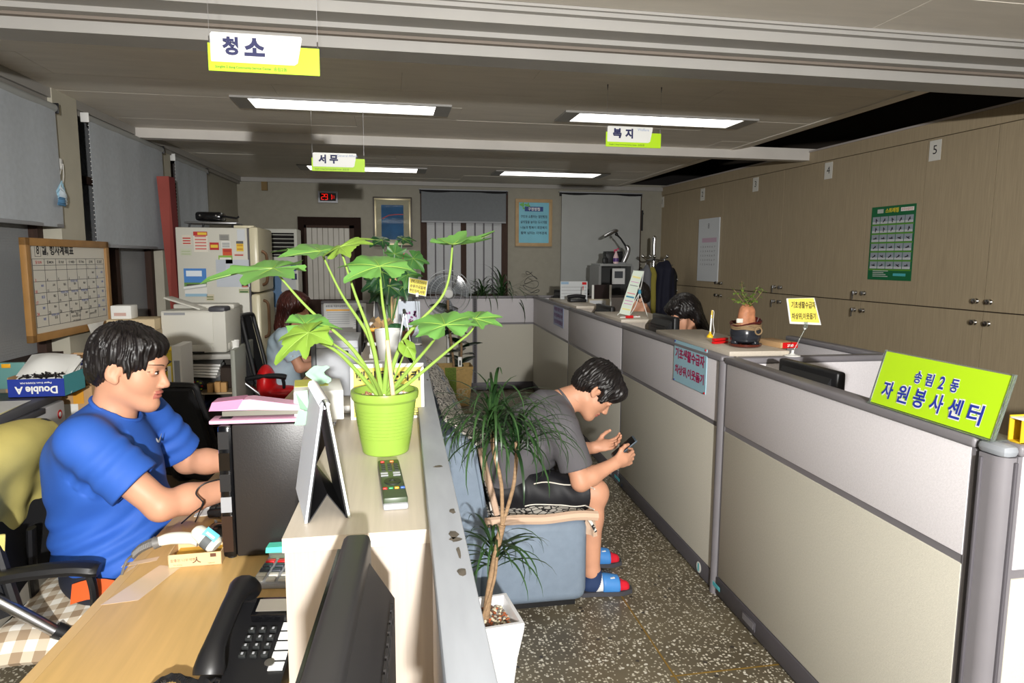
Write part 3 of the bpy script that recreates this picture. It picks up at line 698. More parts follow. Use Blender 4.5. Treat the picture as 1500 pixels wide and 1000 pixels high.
# ================================================================== near desk, cabinets and what stands on them
DZ = .725
def EX(y): return -.64+.0395*(y-2.142)                          # front edge of the long desk run
M_memo = mat('yellow_memo', (240, 222, 96), .6); M_aqua = mat('aqua_plastic', (96, 222, 196), .35); M_grey = mat('grey_plastic', (150, 152, 156), .45); M_lgrey = mat('pale_grey_case', (196, 200, 206), .45)
M_blue = mat('blue_print', (40, 70, 160), .6); M_teal = mat('teal_print', (80, 180, 190), .6); M_gink = mat('grey_ink', (120, 122, 128), .6)
def wm(T, name, m, fn, smooth=True, kind=None):
    b = MB(); fn(b); o = b.build(name, m, T, world=True, smooth=smooth)
    if kind: o['kind'] = kind
    return o
def desk(y0, y1, label):
    xr = lambda y: DX(y)-.05
    yc = (y0+y1)/2; T = thing('office_desk', label, 'desk', (EX(yc)+.3, yc, 0), 0, 'maple desks in a run along the rail screen')
    wm(T, 'desk_top', M_desk, lambda b: b.quadbox([(EX(y0)+.026, y0, DZ-.028), (xr(y0), y0, DZ-.028), (xr(y1), y1, DZ-.028), (EX(y1)+.026, y1, DZ-.028)], (0, 0, .028)), False)
    wm(T, 'front_edge', M_deskE, lambda b: b.quadbox([(EX(y0), y0, DZ-.032), (EX(y0)+.0245, y0, DZ-.032), (EX(y1)+.0245, y1, DZ-.032), (EX(y1), y1, DZ-.032)], (0, 0, .031)), False)
    for y in (y0+.03, y1-.03): wm(T, 'side_panel', M_deskE, lambda b: b.rng((EX(y)+.06, y-.012, 0), (xr(y)-.01, y+.012, DZ-.03)), False)
    wm(T, 'modesty_panel', M_deskE, lambda b: b.rng((-.02, y0+.05, .3), (0, y1-.05, DZ-.03)), False)
    return T
D1 = desk(.55, 2.24, 'nearest maple desk with the telephone and barcode scanner on it')
desk(2.245, 4.0, 'second maple desk behind the black computer tower'); desk(4.005, 5.85, 'far maple desk in front of the long haired woman')
# tape patches along the desk edge
for (u0, v0, u1, v1) in ((180, 828, 232, 818), (186, 836, 200, 828)):
    a, c = atZ(u0, v0, DZ), atZ(u1, v1, DZ)
    wm(D1, 'tape_strip', M_tape, lambda b: b.quadbox([a+V((0, -.012, .0006)), c+V((0, -.012, .0006)), c+V((0, .012, .0006)), a+V((0, .012, .0006))], (0, 0, .0004)), False)
a = atZ(196, 862, DZ); wm(D1, 'tape_sheet', M_tape, lambda b: b.quadbox([a+V((-.045, -.07, .0003)), a+V((.03, -.06, .0003)), a+V((.075, .10, .0003)), a+V((.02, .12, .0003))], (0, 0, .0004)), False)
# cabinets with the plants
def plantcab(y0, y1, x0, x1, zt, label):
    yc = (y0+y1)/2; T = thing('side_cabinet', label, 'cabinet', ((x0+x1)/2, yc, 0)); sl = .035*(1)
    X0 = lambda y: x0+sl*(y-y0); X1 = lambda y: x1+DA*(y-y0)
    z0 = 0
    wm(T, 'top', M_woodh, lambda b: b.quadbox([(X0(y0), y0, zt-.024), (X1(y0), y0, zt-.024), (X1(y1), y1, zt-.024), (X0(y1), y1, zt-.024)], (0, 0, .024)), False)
    for y, s in ((y0, 1), (y1, -1)): wm(T, 'end_panel', M_wood, lambda b: b.rng((X0(y)+.003, y+s*.003, DZ+.001), (X1(y)-.003, y+s*.021, zt-.025)), False)
    wm(T, 'back_panel', M_wood, lambda b: b.rng((x1-.012, y0+.022, DZ+.001), (x1-.003, y1-.022, zt-.025)), False)
    wm(T, 'shelf', M_wood, lambda b: b.rng((x0+.03, y0+.022, .88), (x1-.014, y1-.022, .898)), False)
    wm(T, 'base_panel', M_wood, lambda b: b.rng((x0+.03, y0+.022, DZ+.001), (x1-.014, y1-.022, DZ+.018)), False)
    return T
CZ = 1.05
plantcab(1.082, 1.92, -.174, .074, CZ, 'near pale cabinet topped with the green pot and remote control')
plantcab(2.66, 3.75, -.148, .104, CZ, 'second pale cabinet with the white pot and brown planter on it')
plantcab(4.15, 5.05, -.10, .135, CZ, 'farther pale cabinet behind the brown planter along the rail screen')
# ---- remote
T = thing('remote_control', 'dark green and grey remote control with coloured buttons', 'remote', (.0, 1.3, CZ), .055)
P1('body', mat('remote_body', (60, 72, 52), .4), T, rng=((-.022, -.118, .004), (.022, .118, .022)), bev=.004)
P1('lower_shell', M_grey, T, rng=((-.0225, -.124, 0), (.0225, .118, .012)), bev=.004)
cols = [(M_red, -.013, .1), (mat('orange_button', (230, 120, 60), .4), .006, .1)]+[(m_, -.016+.0107*i, -.068) for i, m_ in enumerate((M_red, mat('green_button', (40, 150, 90), .4), mat('amber_button', (236, 170, 40), .4), mat('blue_button', (50, 90, 190), .4)))]
for m_, x, y in cols: P1('button', m_, T, box=((x, y, .0228), (.008, .007, .003)), bev=.001)
M_btn = mat('button_dark', (34, 36, 36), .5)
for r in range(4):
    for c in range(3): P1('button', M_btn, T, box=((-.013+.013*c, .082-.013*r, .0226), (.008, .007, .002)), smooth=False)
for x in (-.013, .011):
    for y in (.024, .01): P1('rocker', M_grey, T, box=((x, y, .0226), (.014, .008, .002)), smooth=False)
o = MB().lathe([(.006, .0218), (.016, .0218), (.016, .0238), (.006, .0238)], (0, -.03, 0), 20, 1.2, True).build('navigation_ring', M_btn, T)
# ---- A frame calendar standing along the cabinet edge
pn, pf = V((-.108, 1.146, CZ)), V((-.146, 1.33, CZ)); d = (pf-pn).normalized(); s_ = V((d.y, -d.x, 0)); HT = .205
T = thing('desk_calendar', 'spiral desk calendar standing edge-on with a black stand on the near cabinet', 'calendar', (pn+pf)/2)
M_calp = mat('calendar_sheet', (206, 214, 226), .5); Lc = (pf-pn).length
def cp(a, x, z): return pn+d*a+s_*x+V((0, 0, z))
for sg, nm, m_ in ((-1, 'page_block', M_calp), (1, 'back_board', mat('calendar_board', (210, 216, 206), .5))):
    wm(T, nm, m_, lambda b: b.quadbox([cp(0, sg*.034, .001), cp(Lc, sg*.034, .001), cp(Lc, sg*.002, HT), cp(0, sg*.002, HT)], s_*sg*.004), False)
    wm(T, 'black_stand', M_black, lambda b: b.quadbox([cp(0.001, sg*.031, .001), cp(Lc-.001, sg*.031, .001), cp(Lc-.001, sg*.001, HT-.006), cp(.001, sg*.001, HT-.006)], s_*sg*.002), False)
    wm(T, 'black_fold', M_black, lambda b: b.quadbox([cp(0.001, sg*.031, .0), cp(Lc-.001, sg*.031, .0), cp(Lc-.001, 0, .045), cp(.001, 0, .045)], (0, 0, .003)), False)
for k in range(26):
    q = cp(.004+k*(Lc-.008)/25, 0, HT-.002); wm(T, 'spiral_ring', M_steel, lambda b: b.tube([q+s_*(.009*math.cos(a))+V((0, 0, .009*math.sin(a))) for a in np.linspace(0, 2*PI, 9)], .0011, 4, False))
wm(T, 'mint_tab', mat('mint_paper', (160, 204, 176), .6), lambda b: b.quadbox([cp(Lc*.9, -.01, HT-.05), cp(Lc*1.05, -.025, HT-.05), cp(Lc*1.02, -.033, HT-.015), cp(Lc*.92, -.012, HT-.01)], (0, 0, .001)).quadbox([cp(Lc*.88, -.014, HT-.075), cp(Lc*1.04, -.036, HT-.08), cp(Lc*1.0, -.028, HT-.05), cp(Lc*.9, -.014, HT-.05)], (0, 0, .001)), False)
# ---- yellow price sign behind the green pot
T = thing('table_sign', 'white framed yellow sign behind the green pot', 'sign', (-.004, 1.895, CZ))
wm(T, 'white_board', M_white, lambda b: b.quadbox([(-.108, 1.885, CZ), (.094, 1.885, CZ), (.094, 1.905, CZ+.152), (-.108, 1.905, CZ+.152)], (0, .003, 0)), False)
wm(T, 'yellow_sheet', M_memo, lambda b: b.quadbox([(-.1, 1.8842, CZ+.006), (.086, 1.8842, CZ+.006), (.086, 1.9025, CZ+.142), (-.1, 1.9025, CZ+.142)], (0, .0005, 0)), False)
upv = V((0, .02, .152)).normalized()
for i, ch in enumerate('폐기물스티커'): text(ch, M_ink, T, (-.082+.0305*i, 1.8975, CZ+.118), (1, 0, 0), upv, h=.03, bold=.03)
for i, ch in enumerate('수수료'): text(ch, M_ink, T, (-.082+.075*i, 1.8845, CZ+.018), (1, 0, 0), upv, h=.022)
wm(T, 'rear_foot', M_acr, lambda b: b.quadbox([(-.1, 1.9, CZ), (.09, 1.9, CZ), (.09, 1.918, CZ), (-.1, 1.918, CZ)], (0, 0, .002)), False)
# ---- black computer tower
T = thing('computer_tower', 'black computer tower standing on the nearest desk', 'computer', (-.31, 1.86, DZ))
wm(T, 'case', mat('tower_side', (40, 37, 36), .38, bump=.1, bscale=300), lambda b: b.rng((-.395, 1.765, DZ+.004), (-.188, 1.955, DZ+.35), .004))
wm(T, 'front_bezel', M_blackg, lambda b: b.rng((-.43, 1.762, DZ+.002), (-.394, 1.958, DZ+.352), .01))
for z0, z1, m_ in ((.29, .335, M_black), (.235, .28, M_blackg), (.18, .225, M_black), (.125, .165, M_grey), (.02, .115, mat('smoked_panel', (52, 38, 32), .15))): wm(T, 'bezel_bay', m_, lambda b: b.rng((-.428, 1.7605, DZ+z0), (-.402, 1.764, DZ+z1)), False)
for x in (-.41, -.205):
    for y in (1.78, 1.94): wm(T, 'foot', M_black, lambda b: b.cyl((x, y, DZ), (x, y, DZ+.006), .012, n=10))
TT = DZ+.352
# pink heavy stapler on the tower
T = thing('heavy_stapler', 'large pink stapler lying on top of the black tower', 'stapler', (-.33, 1.80, TT), -.02)
M_pink = mat('pink_plastic', (224, 172, 198), .35); M_pinkd = mat('dusky_pink', (198, 132, 166), .35)
b = MB(); b.rng((-.12, -.03, .0), (.13, .03, .010), .003); b.build('base_plate', M_pink, T)
b = MB(); b.prism([(-.09, .018), (.12, .018), (.125, .034), (-.09, .03)], (0, .017, 0), (1, 0, 0), (0, 0, 1), (0, -.034, 0)); b.build('staple_rail', mat('rail_steel', (150, 150, 140), .35, .8), T, smooth=False)
b = MB(); b.prism([(-.115, .034), (-.105, .055), (-.02, .062), (.12, .04), (.125, .028), (.0, .034)], (0, .026, 0), (1, 0, 0), (0, 0, 1), (0, -.052, 0)); b.build('top_arm', M_pink, T)
b = MB(); b.prism([(-.119, .034), (-.11, .0565), (-.035, .0632), (-.05, .038)], (0, .0275, 0), (1, 0, 0), (0, 0, 1), (0, -.055, 0)); b.build('dark_nose', M_pinkd, T)
P1('base_mark', M_btn, T, rng=((-.1, -.012, .010), (-.07, .012, .0108)), smooth=False)
# tissue box
T = thing('tissue_box', 'white tissue box with green dots leaning beside the black tower', 'box', (-.20, 1.83, TT-.005), .12)
P1('carton', mat('tissue_carton', (238, 240, 236), .6), T, rng=((-.05, -.035, 0), (.075, .15, .078)), bev=.002)
P1('yellow_top', mat('lime_print', (208, 206, 96), .6), T, rng=((-.048, .04, .078), (.04, .148, .0788)), smooth=False)
for i in range(3):
    o = MB().lathe([(.003, 0), (.0055, 0), (.0055, .0006), (.003, .0006)], n=12, close=True).build('green_dot', mat('green_print', (40, 120, 70), .6), T); o.matrix_local = Matrix.Translation((-.02+.014*i, -.0355, .05)) @ Matrix.Rotation(PI/2, 4, 'X')
P1('red_mark', M_red, T, rng=((.004, -.0358, .028), (.009, -.035, .036)), smooth=False)
b = MB(); b.grid(lambda u, v: (-.01+.05*u+.01*math.sin(7*v), .06+.03*v, .079+.05*v*(1-.4*abs(u-.5))+.004*math.sin(9*u)), 8, 8, .0005); b.build('tissue', mat('mint_paper', (160, 204, 176), .6), T)
# tan carton with the scanner lying in it
T = thing('open_carton', 'small tan open carton under the barcode scanner', 'box', (-.49, 1.778, DZ), .03)
M_tan = mat('tan_card', (216, 184, 138), .7); W_, D_, H_ = .125, .09, .034
for a in (((-W_/2, -D_/2, 0), (W_/2, -D_/2+.002, H_)), ((-W_/2, D_/2-.002, 0), (W_/2, D_/2, H_)), ((-W_/2, -D_/2, 0), (-W_/2+.002, D_/2, H_)), ((W_/2-.002, -D_/2, 0), (W_/2, D_/2, H_))): P1('carton_side', M_tan, T, rng=a, smooth=False)
P1('carton_base', M_tan, T, rng=((-W_/2, -D_/2, 0), (W_/2, D_/2, .002)), smooth=False)
MI = mat('brown_ink', (96, 60, 44), .7)
text('참좋은 나무색펜', MI, T, (-.028, -D_/2, .019), (1, 0, 0), (0, 0, 1), h=.008, world=False); text('fine writing', MI, T, (-.04, -D_/2, .007), (1, 0, 0), (0, 0, 1), h=.004, world=False)
text('natural', MI, T, (.038, -D_/2, .007), (1, 0, 0), (0, 0, 1), h=.004, world=False); P1('barcode', MI, T, rng=((.036, -D_/2-.0006, .022), (.05, -D_/2, .031)), smooth=False)
text('ㅅ', MI, T, (.004, -D_/2, .017), (1, 0, 0), (0, 0, 1), h=.016, world=False)
b = MB(); b.box((0, .01, .012), (.11, .06, .008)); b.build('yellow_lining', mat('yellow_lining', (226, 176, 60), .6), T, smooth=False)
T = thing('barcode_scanner', 'white handheld barcode scanner with an aqua sticker lying on the carton', 'scanner', (-.50, 1.775, DZ+H_))
hp = [atY(232, 793, 1.76), atY(252, 788, 1.77), atY(278, 788, 1.775), atY(292, 790, 1.775)]
wm(T, 'handle', mat('scanner_shell', (228, 226, 212), .4), lambda b: b.tube(spline(hp, 5), [.014, .0145, .0155, .0165, .017, .0175, .0178, .018, .018, .0175, .017, .017, .018, .019, .02, .021], 14, flat=.85))
a, c = atY(287, 776, 1.775), atY(318, 800, 1.755)
ax = (c-a).normalized()
wm(T, 'head', mat('scanner_shell', (228, 226, 212), .4), lambda b: b.tube([a-ax*.004, a+ax*.004, (a+c)/2, c-ax*.008, c], [.012, .021, .026, .026, .018], 16, flat=.8))
wm(T, 'grey_collar', mat('scanner_grey', (92, 96, 98), .5), lambda b: b.tube([(a+c)/2+ax*.000, c-ax*.014], [.0275, .0272], 16, flat=.82))
n_ = V((.35, -.85, .4)).normalized(); t_ = ax.cross(n_).normalized(); cc = (a+c)/2+V((.013, -.014, .012))
wm(T, 'aqua_sticker', mat('aqua_sticker', (110, 200, 222), .4), lambda b: b.grid(lambda u, v: cc+ax*(.038*(u-.5))+t_*(.026*(v-.5))+n_*(.004-.02*(v-.5)**2), 8, 8, .0012))
wm(T, 'white_label', mat('pink_white', (240, 226, 226), .5), lambda b: b.grid(lambda u, v: cc+ax*(.024*(u-.5))+t_*(.013*(v-.5))+n_*(.0052-.02*(v-.5)**2), 6, 6, .0008))
cd = [hp[0], atY(222, 795, 1.76), atY(206, 803, 1.76), atY(196, 812, 1.75)]
cs = spline(cd, 40); hel = [p+V((0, .009*math.sin(i*1.05), .009*math.cos(i*1.05))) for i, p in enumerate(cs)]
wm(T, 'coiled_cord', mat('cord_grey', (104, 102, 100), .5), lambda b: b.tube(hel, .0035, 5).tube(spline([cs[-1], atY(185, 822, 1.72), atY(176, 850, 1.72), atY(170, 880, 1.75)], 6), .003, 6))
wm(T, 'strain_relief', mat('cord_grey', (104, 102, 100), .5), lambda b: b.tube([atY(236, 793, 1.76), atY(226, 795, 1.76)], [.012, .016], 10))
# black cables, keyboard, mouse and papers beyond the tower
T = thing('keyboard', 'black keyboard propped up at the left of the black tower', 'keyboard', (-.47, 2.06, DZ), -.25, rot=(.12, -.12, -.25))
P1('keyboard_body', M_black, T, rng=((-.065, -.02, .012), (.13, .1, .036)), bev=.006)
for r in range(4):
    for c in range(8): P1('key', M_btn, T, box=((-.05+.022*c, .0+.022*r, .039), (.018, .018, .006)), bev=.002)
T = thing('mouse', 'black computer mouse beside the tower', 'mouse', (-.475, 1.925, DZ), .5)
b = MB(); b.sph((0, 0, .004), (.034, .055, .03), 18, 10); bmesh.ops.bisect_plane(b.bm, geom=b.bm.verts[:]+b.bm.edges[:]+b.bm.faces[:], plane_co=(0, 0, 0), plane_no=(0, 0, -1), clear_outer=True); b.build('shell', M_blackg, T)
P1('wheel', M_grey, T, box=((0, .03, .03), (.006, .016, .01)), bev=.002)
tag(wm(None, 'mouse_cable', M_black, lambda b: b.tube(spline([atY(330, 700, 2.02), atY(300, 708, 1.99), atY(287, 722, 1.98), atY(298, 738, 1.98), atY(282, 752, 1.99), atZ(266, 766, DZ+.003)], 8), .0022, 6).tube(spline([atY(298, 733, 1.98), atY(294, 745, 1.98), atZ(286, 764, DZ+.003)], 6), .0018, 6)), 'thin black cable looping down beside the black tower', 'cable')
for i, (x, y, r) in enumerate(((-.50, 2.15, .1), (-.47, 2.20, -.1))):
    tag(P1('paper_sheet', M_paper, None, rng=((-.09, -.06, 0), (.1, .06, .001)), smooth=False), ['white paper sheet under the keyboard at the desk edge', 'second paper sheet lying behind the keyboard'][i], 'paper').matrix_basis = Matrix.Translation((x, y, DZ+.0005+.0012*i)) @ Matrix.Rotation(r, 4, 'Z')
# aqua stapler and calculator
T = thing('small_stapler', 'aqua topped small stapler beside the calculator', 'stapler', (-.265, 1.735, DZ), -.1)
b = MB(); b.rng((-.05, -.014, 0), (.05, .014, .008), .002); b.build('base', M_grey, T); b = MB(); b.prism([(-.045, .012), (.05, .010), (.05, .022), (-.045, .026)], (0, .01, 0), (1, 0, 0), (0, 0, 1), (0, -.02, 0)); b.build('magazine', mat('rail_steel', (150, 150, 140), .35, .8), T, smooth=False)
b = MB(); b.prism([(-.052, .026), (-.05, .04), (.0, .042), (.002, .026)], (0, .016, 0), (1, 0, 0), (0, 0, 1), (0, -.032, 0)); b.build('aqua_cap', M_aqua, T); b = MB(); b.prism([(.0, .024), (0, .041), (.05, .03), (.05, .02)], (0, .014, 0), (1, 0, 0), (0, 0, 1), (0, -.028, 0)); b.build('white_arm', M_white, T)
T = thing('calculator', 'grey desk calculator half hidden by the near cabinet', 'calculator', (-.262, 1.655, DZ), -.12)
P1('body', M_grey, T, rng=((-.06, -.08, 0), (.06, .085, .014)), bev=.004); P1('display', mat('lcd', (130, 140, 120), .3), T, rng=((-.05, .055, .014), (.05, .08, .0155)), smooth=False)
for r in range(5):
    for c in range(4):
        m_ = M_red if r == 0 and c < 2 else (mat('slate_key', (64, 68, 76), .5) if r < 3 else mat('pale_key', (206, 202, 192), .5))
        P1('key', m_, T, box=((-.044+.029*c, .038-.025*r, .016), (.022, .017, .006)), bev=.002)
# desk telephone
PR = thing('telephone', 'black desk telephone with its handset at the front of the nearest desk', 'telephone', (-.275, 1.26, DZ), -.12)
b = MB(); b.prism([(-.10, 0), (.13, 0), (.13, .075), (.10, .08), (-.10, .03)], (-.055, 0, 0), (0, 1, 0), (0, 0, 1), (.145, 0, 0)); b.build('base', M_black, PR, smooth=False)
sl = math.atan2(.05, .2); N = Matrix.Translation((0, 0, .055)) @ Matrix.Rotation(sl, 4, 'X')
def pp(nm, m, fn):
    b = MB(); fn(b); b.bm.transform(N); return b.build(nm, m, PR)
pp('display_hood', M_blackg, lambda b: b.box((.04, .07, .012), (.085, .05, .02), None, .004)); pp('lcd_window', mat('lcd_silver', (176, 170, 160), .2, .6), lambda b: b.box((.04, .07, .0225), (.068, .032, .002)))
for r in range(4):
    for c in range(3): pp('key', M_btn, lambda b: b.box((.006+.02*c, .025-.02*r, .004), (.013, .011, .008), None, .002)); pp('key_digit', M_grey, lambda b: b.box((.006+.02*c, .025-.02*r, .0083), (.004, .005, .0006)))
for r in range(5): pp('memory_label', M_white, lambda b: b.box((.073, .035-.024*r, .002), (.026, .018, .002)))
pp('round_button', M_steel, lambda b: b.lathe([(0, 0), (.009, 0), (.009, .006), (0, .007)], (.06, -.055, 0), 14))
hs = [V((-.03, -.10, .055)), V((-.03, -.075, .085)), V((-.03, -.02, .105)), V((-.03, .045, .122)), V((-.03, .09, .12)), V((-.03, .12, .095))]
b = MB(); b.tube(spline(hs, 5), [.026, .027, .027, .025, .023, .021, .0195, .019, .0185, .0185, .0185, .0185, .0185, .0185, .0185, .019, .020, .022, .024, .026, .027, .028, .028, .028, .027, .025], 14, flat=.8); b.build('handset', M_black, PR)
cs = spline([PR.matrix_basis @ V((-.03, -.10, .05)) if False else V((-.305, 1.165, DZ+.04)), V((-.35, 1.20, DZ+.02)), V((-.40, 1.235, DZ+.014)), V((-.425, 1.20, DZ+.012)), V((-.40, 1.15, DZ+.012))], 60)
tag(wm(None, 'handset_cord', M_black, lambda b: b.tube([p+V((.0055*math.sin(i*1.3), .004*math.sin(i*1.3), .0065*math.cos(i*1.3))) for i, p in enumerate(cs)], .0024, 5)), 'coiled black telephone cord on the nearest desk', 'cord')
# near monitor seen from behind
monitor('monitor', (-.062, .70, DZ), -PI/2-.06, .46, .29, .10, 'large black monitor seen from above and behind at the bottom edge', mat_=mat('monitor_charcoal', (48, 47, 48), .45))
# things between the cabinets: silver case, books, pens
T = thing('computer_case', 'pale silver computer case standing on the second desk', 'computer', (-.19, 3.62, DZ))
wm(T, 'case', M_lgrey, lambda b: b.rng((-.36, 3.46, DZ+.004), (-.155, 3.85, DZ+.36), .004)); wm(T, 'front_bezel', mat('case_edge', (92, 94, 98), .4), lambda b: b.rng((-.385, 3.455, DZ+.002), (-.36, 3.855, DZ+.362), .006))
wm(T, 'seam_strip', M_grey, lambda b: b.rng((-.36, 3.457, DZ+.32), (-.155, 3.462, DZ+.325)), False)
tag(wm(None, 'mouse', M_black, lambda b: b.sph(atY(508, 514, 3.5), (.03, .045, .02), 14, 8)), 'black mouse lying on top of the silver computer case', 'mouse').location = (0, 0, 0)
# ================================================================== people
M_skin = mat('skin', (204, 150, 121), .5, var=.035, vscale=18, spec=.4); M_lip = mat('lips', (176, 104, 92), .45); M_hair = mat('black_hair', (24, 20, 20), .42, var=.5, vscale=40, stretch=(1, 1, .3))
M_eye = mat('eye_white', (228, 222, 216), .25); M_iris = mat('dark_iris', (30, 20, 16), .15)
class Frame:
    """local head frame: x towards the face, y to the left ear, z to the crown"""
    def __init__(s, c, f, up, k=1.0):
        s.c = np.array(c, float); f = V(f).normalized(); up = V(up); up = (up-f*up.dot(f)).normalized(); l = up.cross(f)
        s.R = np.array([[f.x, l.x, up.x], [f.y, l.y, up.y], [f.z, l.z, up.z]]); s.k = k
    def p(s, x, y, z): return s.c+s.R@(np.array([x, y, z])*s.k)
    def loc(s, X): return (X-s.c)@s.R/s.k
    def rot(s, e=None): return s.R if e is None else s.R@np.array(Euler(e).to_matrix())
def head_prims(S, F, k=.012, slim=1.0):
    q = F.k
    def E(c, r, kk=k, e=None, sub=False): S.ell(F.p(*c), np.array(r)*q, F.rot(e), kk*q, sub)
    def Cn(a, b, ra, rb, kk=k): S.cone(F.p(*a), F.p(*b), ra*q, rb*q, kk*q)
    E((-.014, 0, .036), (.098, .076, .086)); E((.028, 0, -.028), (.066, .060*slim, .082), .02)
    E((.036, .03, -.026), (.036, .033*slim, .036), .02); E((.036, -.03, -.026), (.036, .033*slim, .036), .02)
    Cn((.005, 0, -.068), (.066, 0, -.098), .047*slim, .024, .025); Cn((.0, .035, -.06), (.055, .02, -.092), .026*slim, .02, .02); Cn((.0, -.035, -.06), (.055, -.02, -.092), .026*slim, .02, .02)
    E((.078, 0, .03), (.018, .045, .02), .02)
    Cn((.088, 0, .004), (.106, 0, -.030), .008, .0115, .012); E((.098, .011, -.035), (.011, .008, .008), .006); E((.098, -.011, -.035), (.011, .008, .008), .006)
    for s in (-1, 1): E((.099, s*.031, .005), (.013, .017, .010), .012, None, True)
    for s in (-1, 1): E((.0785, s*.031, .006), (.0105, .018, .0125), .005)
    E((.088, 0, -.057), (.0125, .022, .0065), .006); E((.086, 0, -.068), (.0125, .019, .0075), .006); E((.1005, 0, -.0625), (.012, .022, .0018), .003, None, True)
    E((.072, 0, -.096), (.02, .022, .016), .02)
    for s in (-1, 1):
        E((-.012, s*.076, -.004), (.020, .0075, .032), .008, (0, .18, s*-.35)); E((-.007, s*.086, .002), (.0115, .0085, .020), .005, (0, .18, s*-.35), True); E((-.004, s*.074, -.03), (.010, .006, .010), .008)
def lipfn(F):
    def f(X):
        L = F.loc(X); return ((np.abs(L[:, 2]+.0625) < .0125) & (L[:, 0] > .076) & (np.abs(L[:, 1]) < .021*(1-.0*L[:, 0]))).astype(int)
    return f
def face_parts(F, T, brow=.0032):
    R = Matrix([list(r) for r in F.R])
    for s in (-1, 1):
        b = MB(); b.sph(F.p(.0800, s*.031, .005), (.0115*F.k, .0135*F.k, .0052*F.k), 16, 10, R); b.mi = 1
        b.sph(F.p(.0884, s*.031, .0050), (.0040*F.k, .005*F.k, .005*F.k), 10, 8, R); b.build('eye', [M_eye, M_iris], T, world=True)
        b = MB(); b.tube([F.p(.0905-.022*abs(t)**2.2*(1 if t*s > 0 else .35), s*.031+.019*t, .0105-.003*t*t) for t in np.linspace(-1, 1, 7)], [.0008, .0014, .0017, .0018, .0017, .0014, .0008], 6); b.build('eyelashes', M_iris, T, world=True)
        b = MB(); b.tube([F.p(.0965-.03*max(0, t)**2, s*(.033+.022*t), .031-.004*t*t+.002*t) for t in np.linspace(-1, 1, 7)], [brow*.6, brow, brow*1.1, brow*1.1, brow, brow*.8, brow*.3], 6, flat=.45); b.build('eyebrow', M_hair, T, world=True)
def hand(S, w, d, n, side, curl=(.5, .5, .55, .6), k=1.0, thumb=.6, spread=.12):
    """wrist w, direction d to the knuckles, n out of the back of the hand; side +1 puts the thumb to d x n"""
    w = V(w); d = V(d).normalized(); n = V(n); n = (n-d*n.dot(d)).normalized(); t = d.cross(n)*side
    P = lambda a, b, c: w+(d*a+t*b+n*c)*k
    S.cone(P(0, 0, 0), P(.05, .008, .0), .024*k, .022*k, .02); S.ell(P(.05, .004, 0), (.046*k, .038*k, .016*k), np.array([[d.x, t.x, n.x], [d.y, t.y, n.y], [d.z, t.z, n.z]]), .015)
    for i, (off, ln) in enumerate(((.026, .072), (.009, .08), (-.008, .075), (-.024, .058))):
        b = P(.085-.004*abs(i-1), off, 0); sp = spread*(off/.026); a = curl[i]*.5; r = .0088*k
        for j, fr in enumerate((.45, .32, .25)):
            v = (d*math.cos(a)-n*math.sin(a)+t*sp*math.cos(a)).normalized(); e = b+v*(ln*fr*k)
            S.cone(b, e, r, r*.9, .005); b = e; r *= .9; a += curl[i]
    b = P(.02, .026, -.004); v = (d*.6+t*.75-n*.25*thumb).normalized(); e = b+v*(.04*k); S.cone(b, e, .0125*k, .0105*k, .012)
    v = (d*.85+t*.3-n*.5*thumb).normalized(); m = e+v*(.03*k); S.cone(e, m, .0102*k, .009*k, .005); v = (d*.95-t*.05-n*.6*thumb).normalized(); S.cone(m, m+v*(.024*k), .009*k, .0078*k, .005)
def hairfn(S, F, amp=.004, seed=1):
    def f(X):
        L = F.loc(X); ang = np.arctan2(L[:, 1], L[:, 0]+.03)
        st = np.sin(ang*34+nz3(L, 60, seed)*5)*.5+np.sin(ang*61+L[:, 2]*60)*.3+nz3(L*np.array([1, 1, .4]), 150, seed+1)*.9
        return S(X)-amp*st
    return f
def bbox(F, r): return F.c-r, F.c+r
# ---------------------------------------------------------------- the man at the desk
T = thing('person', 'man in a blue t-shirt seated at the near desk, looking down to the right', 'person', (-.84, 2.2, .50))
F1 = Frame((-.772, 2.195, 1.163), (1, -.10, -.20), (.12, .0, 1), 1.03)
neckb = np.array((-.835, 2.2, 1.01))
S = SDF(.012); head_prims(S, F1)
S.cone(F1.p(-.03, 0, -.05), neckb, .054, .060, .03); S.cone(neckb, neckb+[-.01, 0, -.06], .062, .09, .03)
Rs, Re, Rw = np.array((-.84, 2.015, .985)), np.array((-.645, 1.995, .795)), np.array((-.44, 2.16, .795))
Ls, Le, Lw = np.array((-.80, 2.385, .975)), np.array((-.705, 2.47, .785)), np.array((-.47, 2.38, .80))
for s_, e_, w_ in ((Rs, Re, Rw), (Ls, Le, Lw)):
    m_ = e_+(w_-e_)*.3; S.cone(s_, e_, .052, .041, .02); S.cone(e_, m_, .040, .042, .02); S.cone(m_, w_, .042, .027, .02)
hand(S, Rw, Rw-Re+np.array((.02, 0, .0)), (0, 0, 1), 1, (.35, .3, .35, .4), 1.0); hand(S, Lw, (1, -.1, -.1), (0, 0, 1), -1, (.35, .3, .35, .4), 1.0)
lo, hi = np.array((-1.0, 1.9, .70)), np.array((-.25, 2.6, 1.33))
sdf_obj('body', S, lo, hi, .0036, [M_skin, M_lip], T, lipfn(F1))
face_parts(F1, T)
H = SDF(.014); H.ell(F1.p(-.018, 0, .044), np.array((.106, .088, .092))*1.02, F1.rot()); H.ell(F1.p(-.066, 0, -.012), (.052, .072, .062), F1.rot(), .03); H.ell(F1.p(.045, 0, .078), (.050, .066, .034), F1.rot(), .02)
H.ell(F1.p(.022, .074, .018), (.016, .010, .036), F1.rot(), .01); H.ell(F1.p(.022, -.074, .018), (.016, .010, .036), F1.rot(), .01)
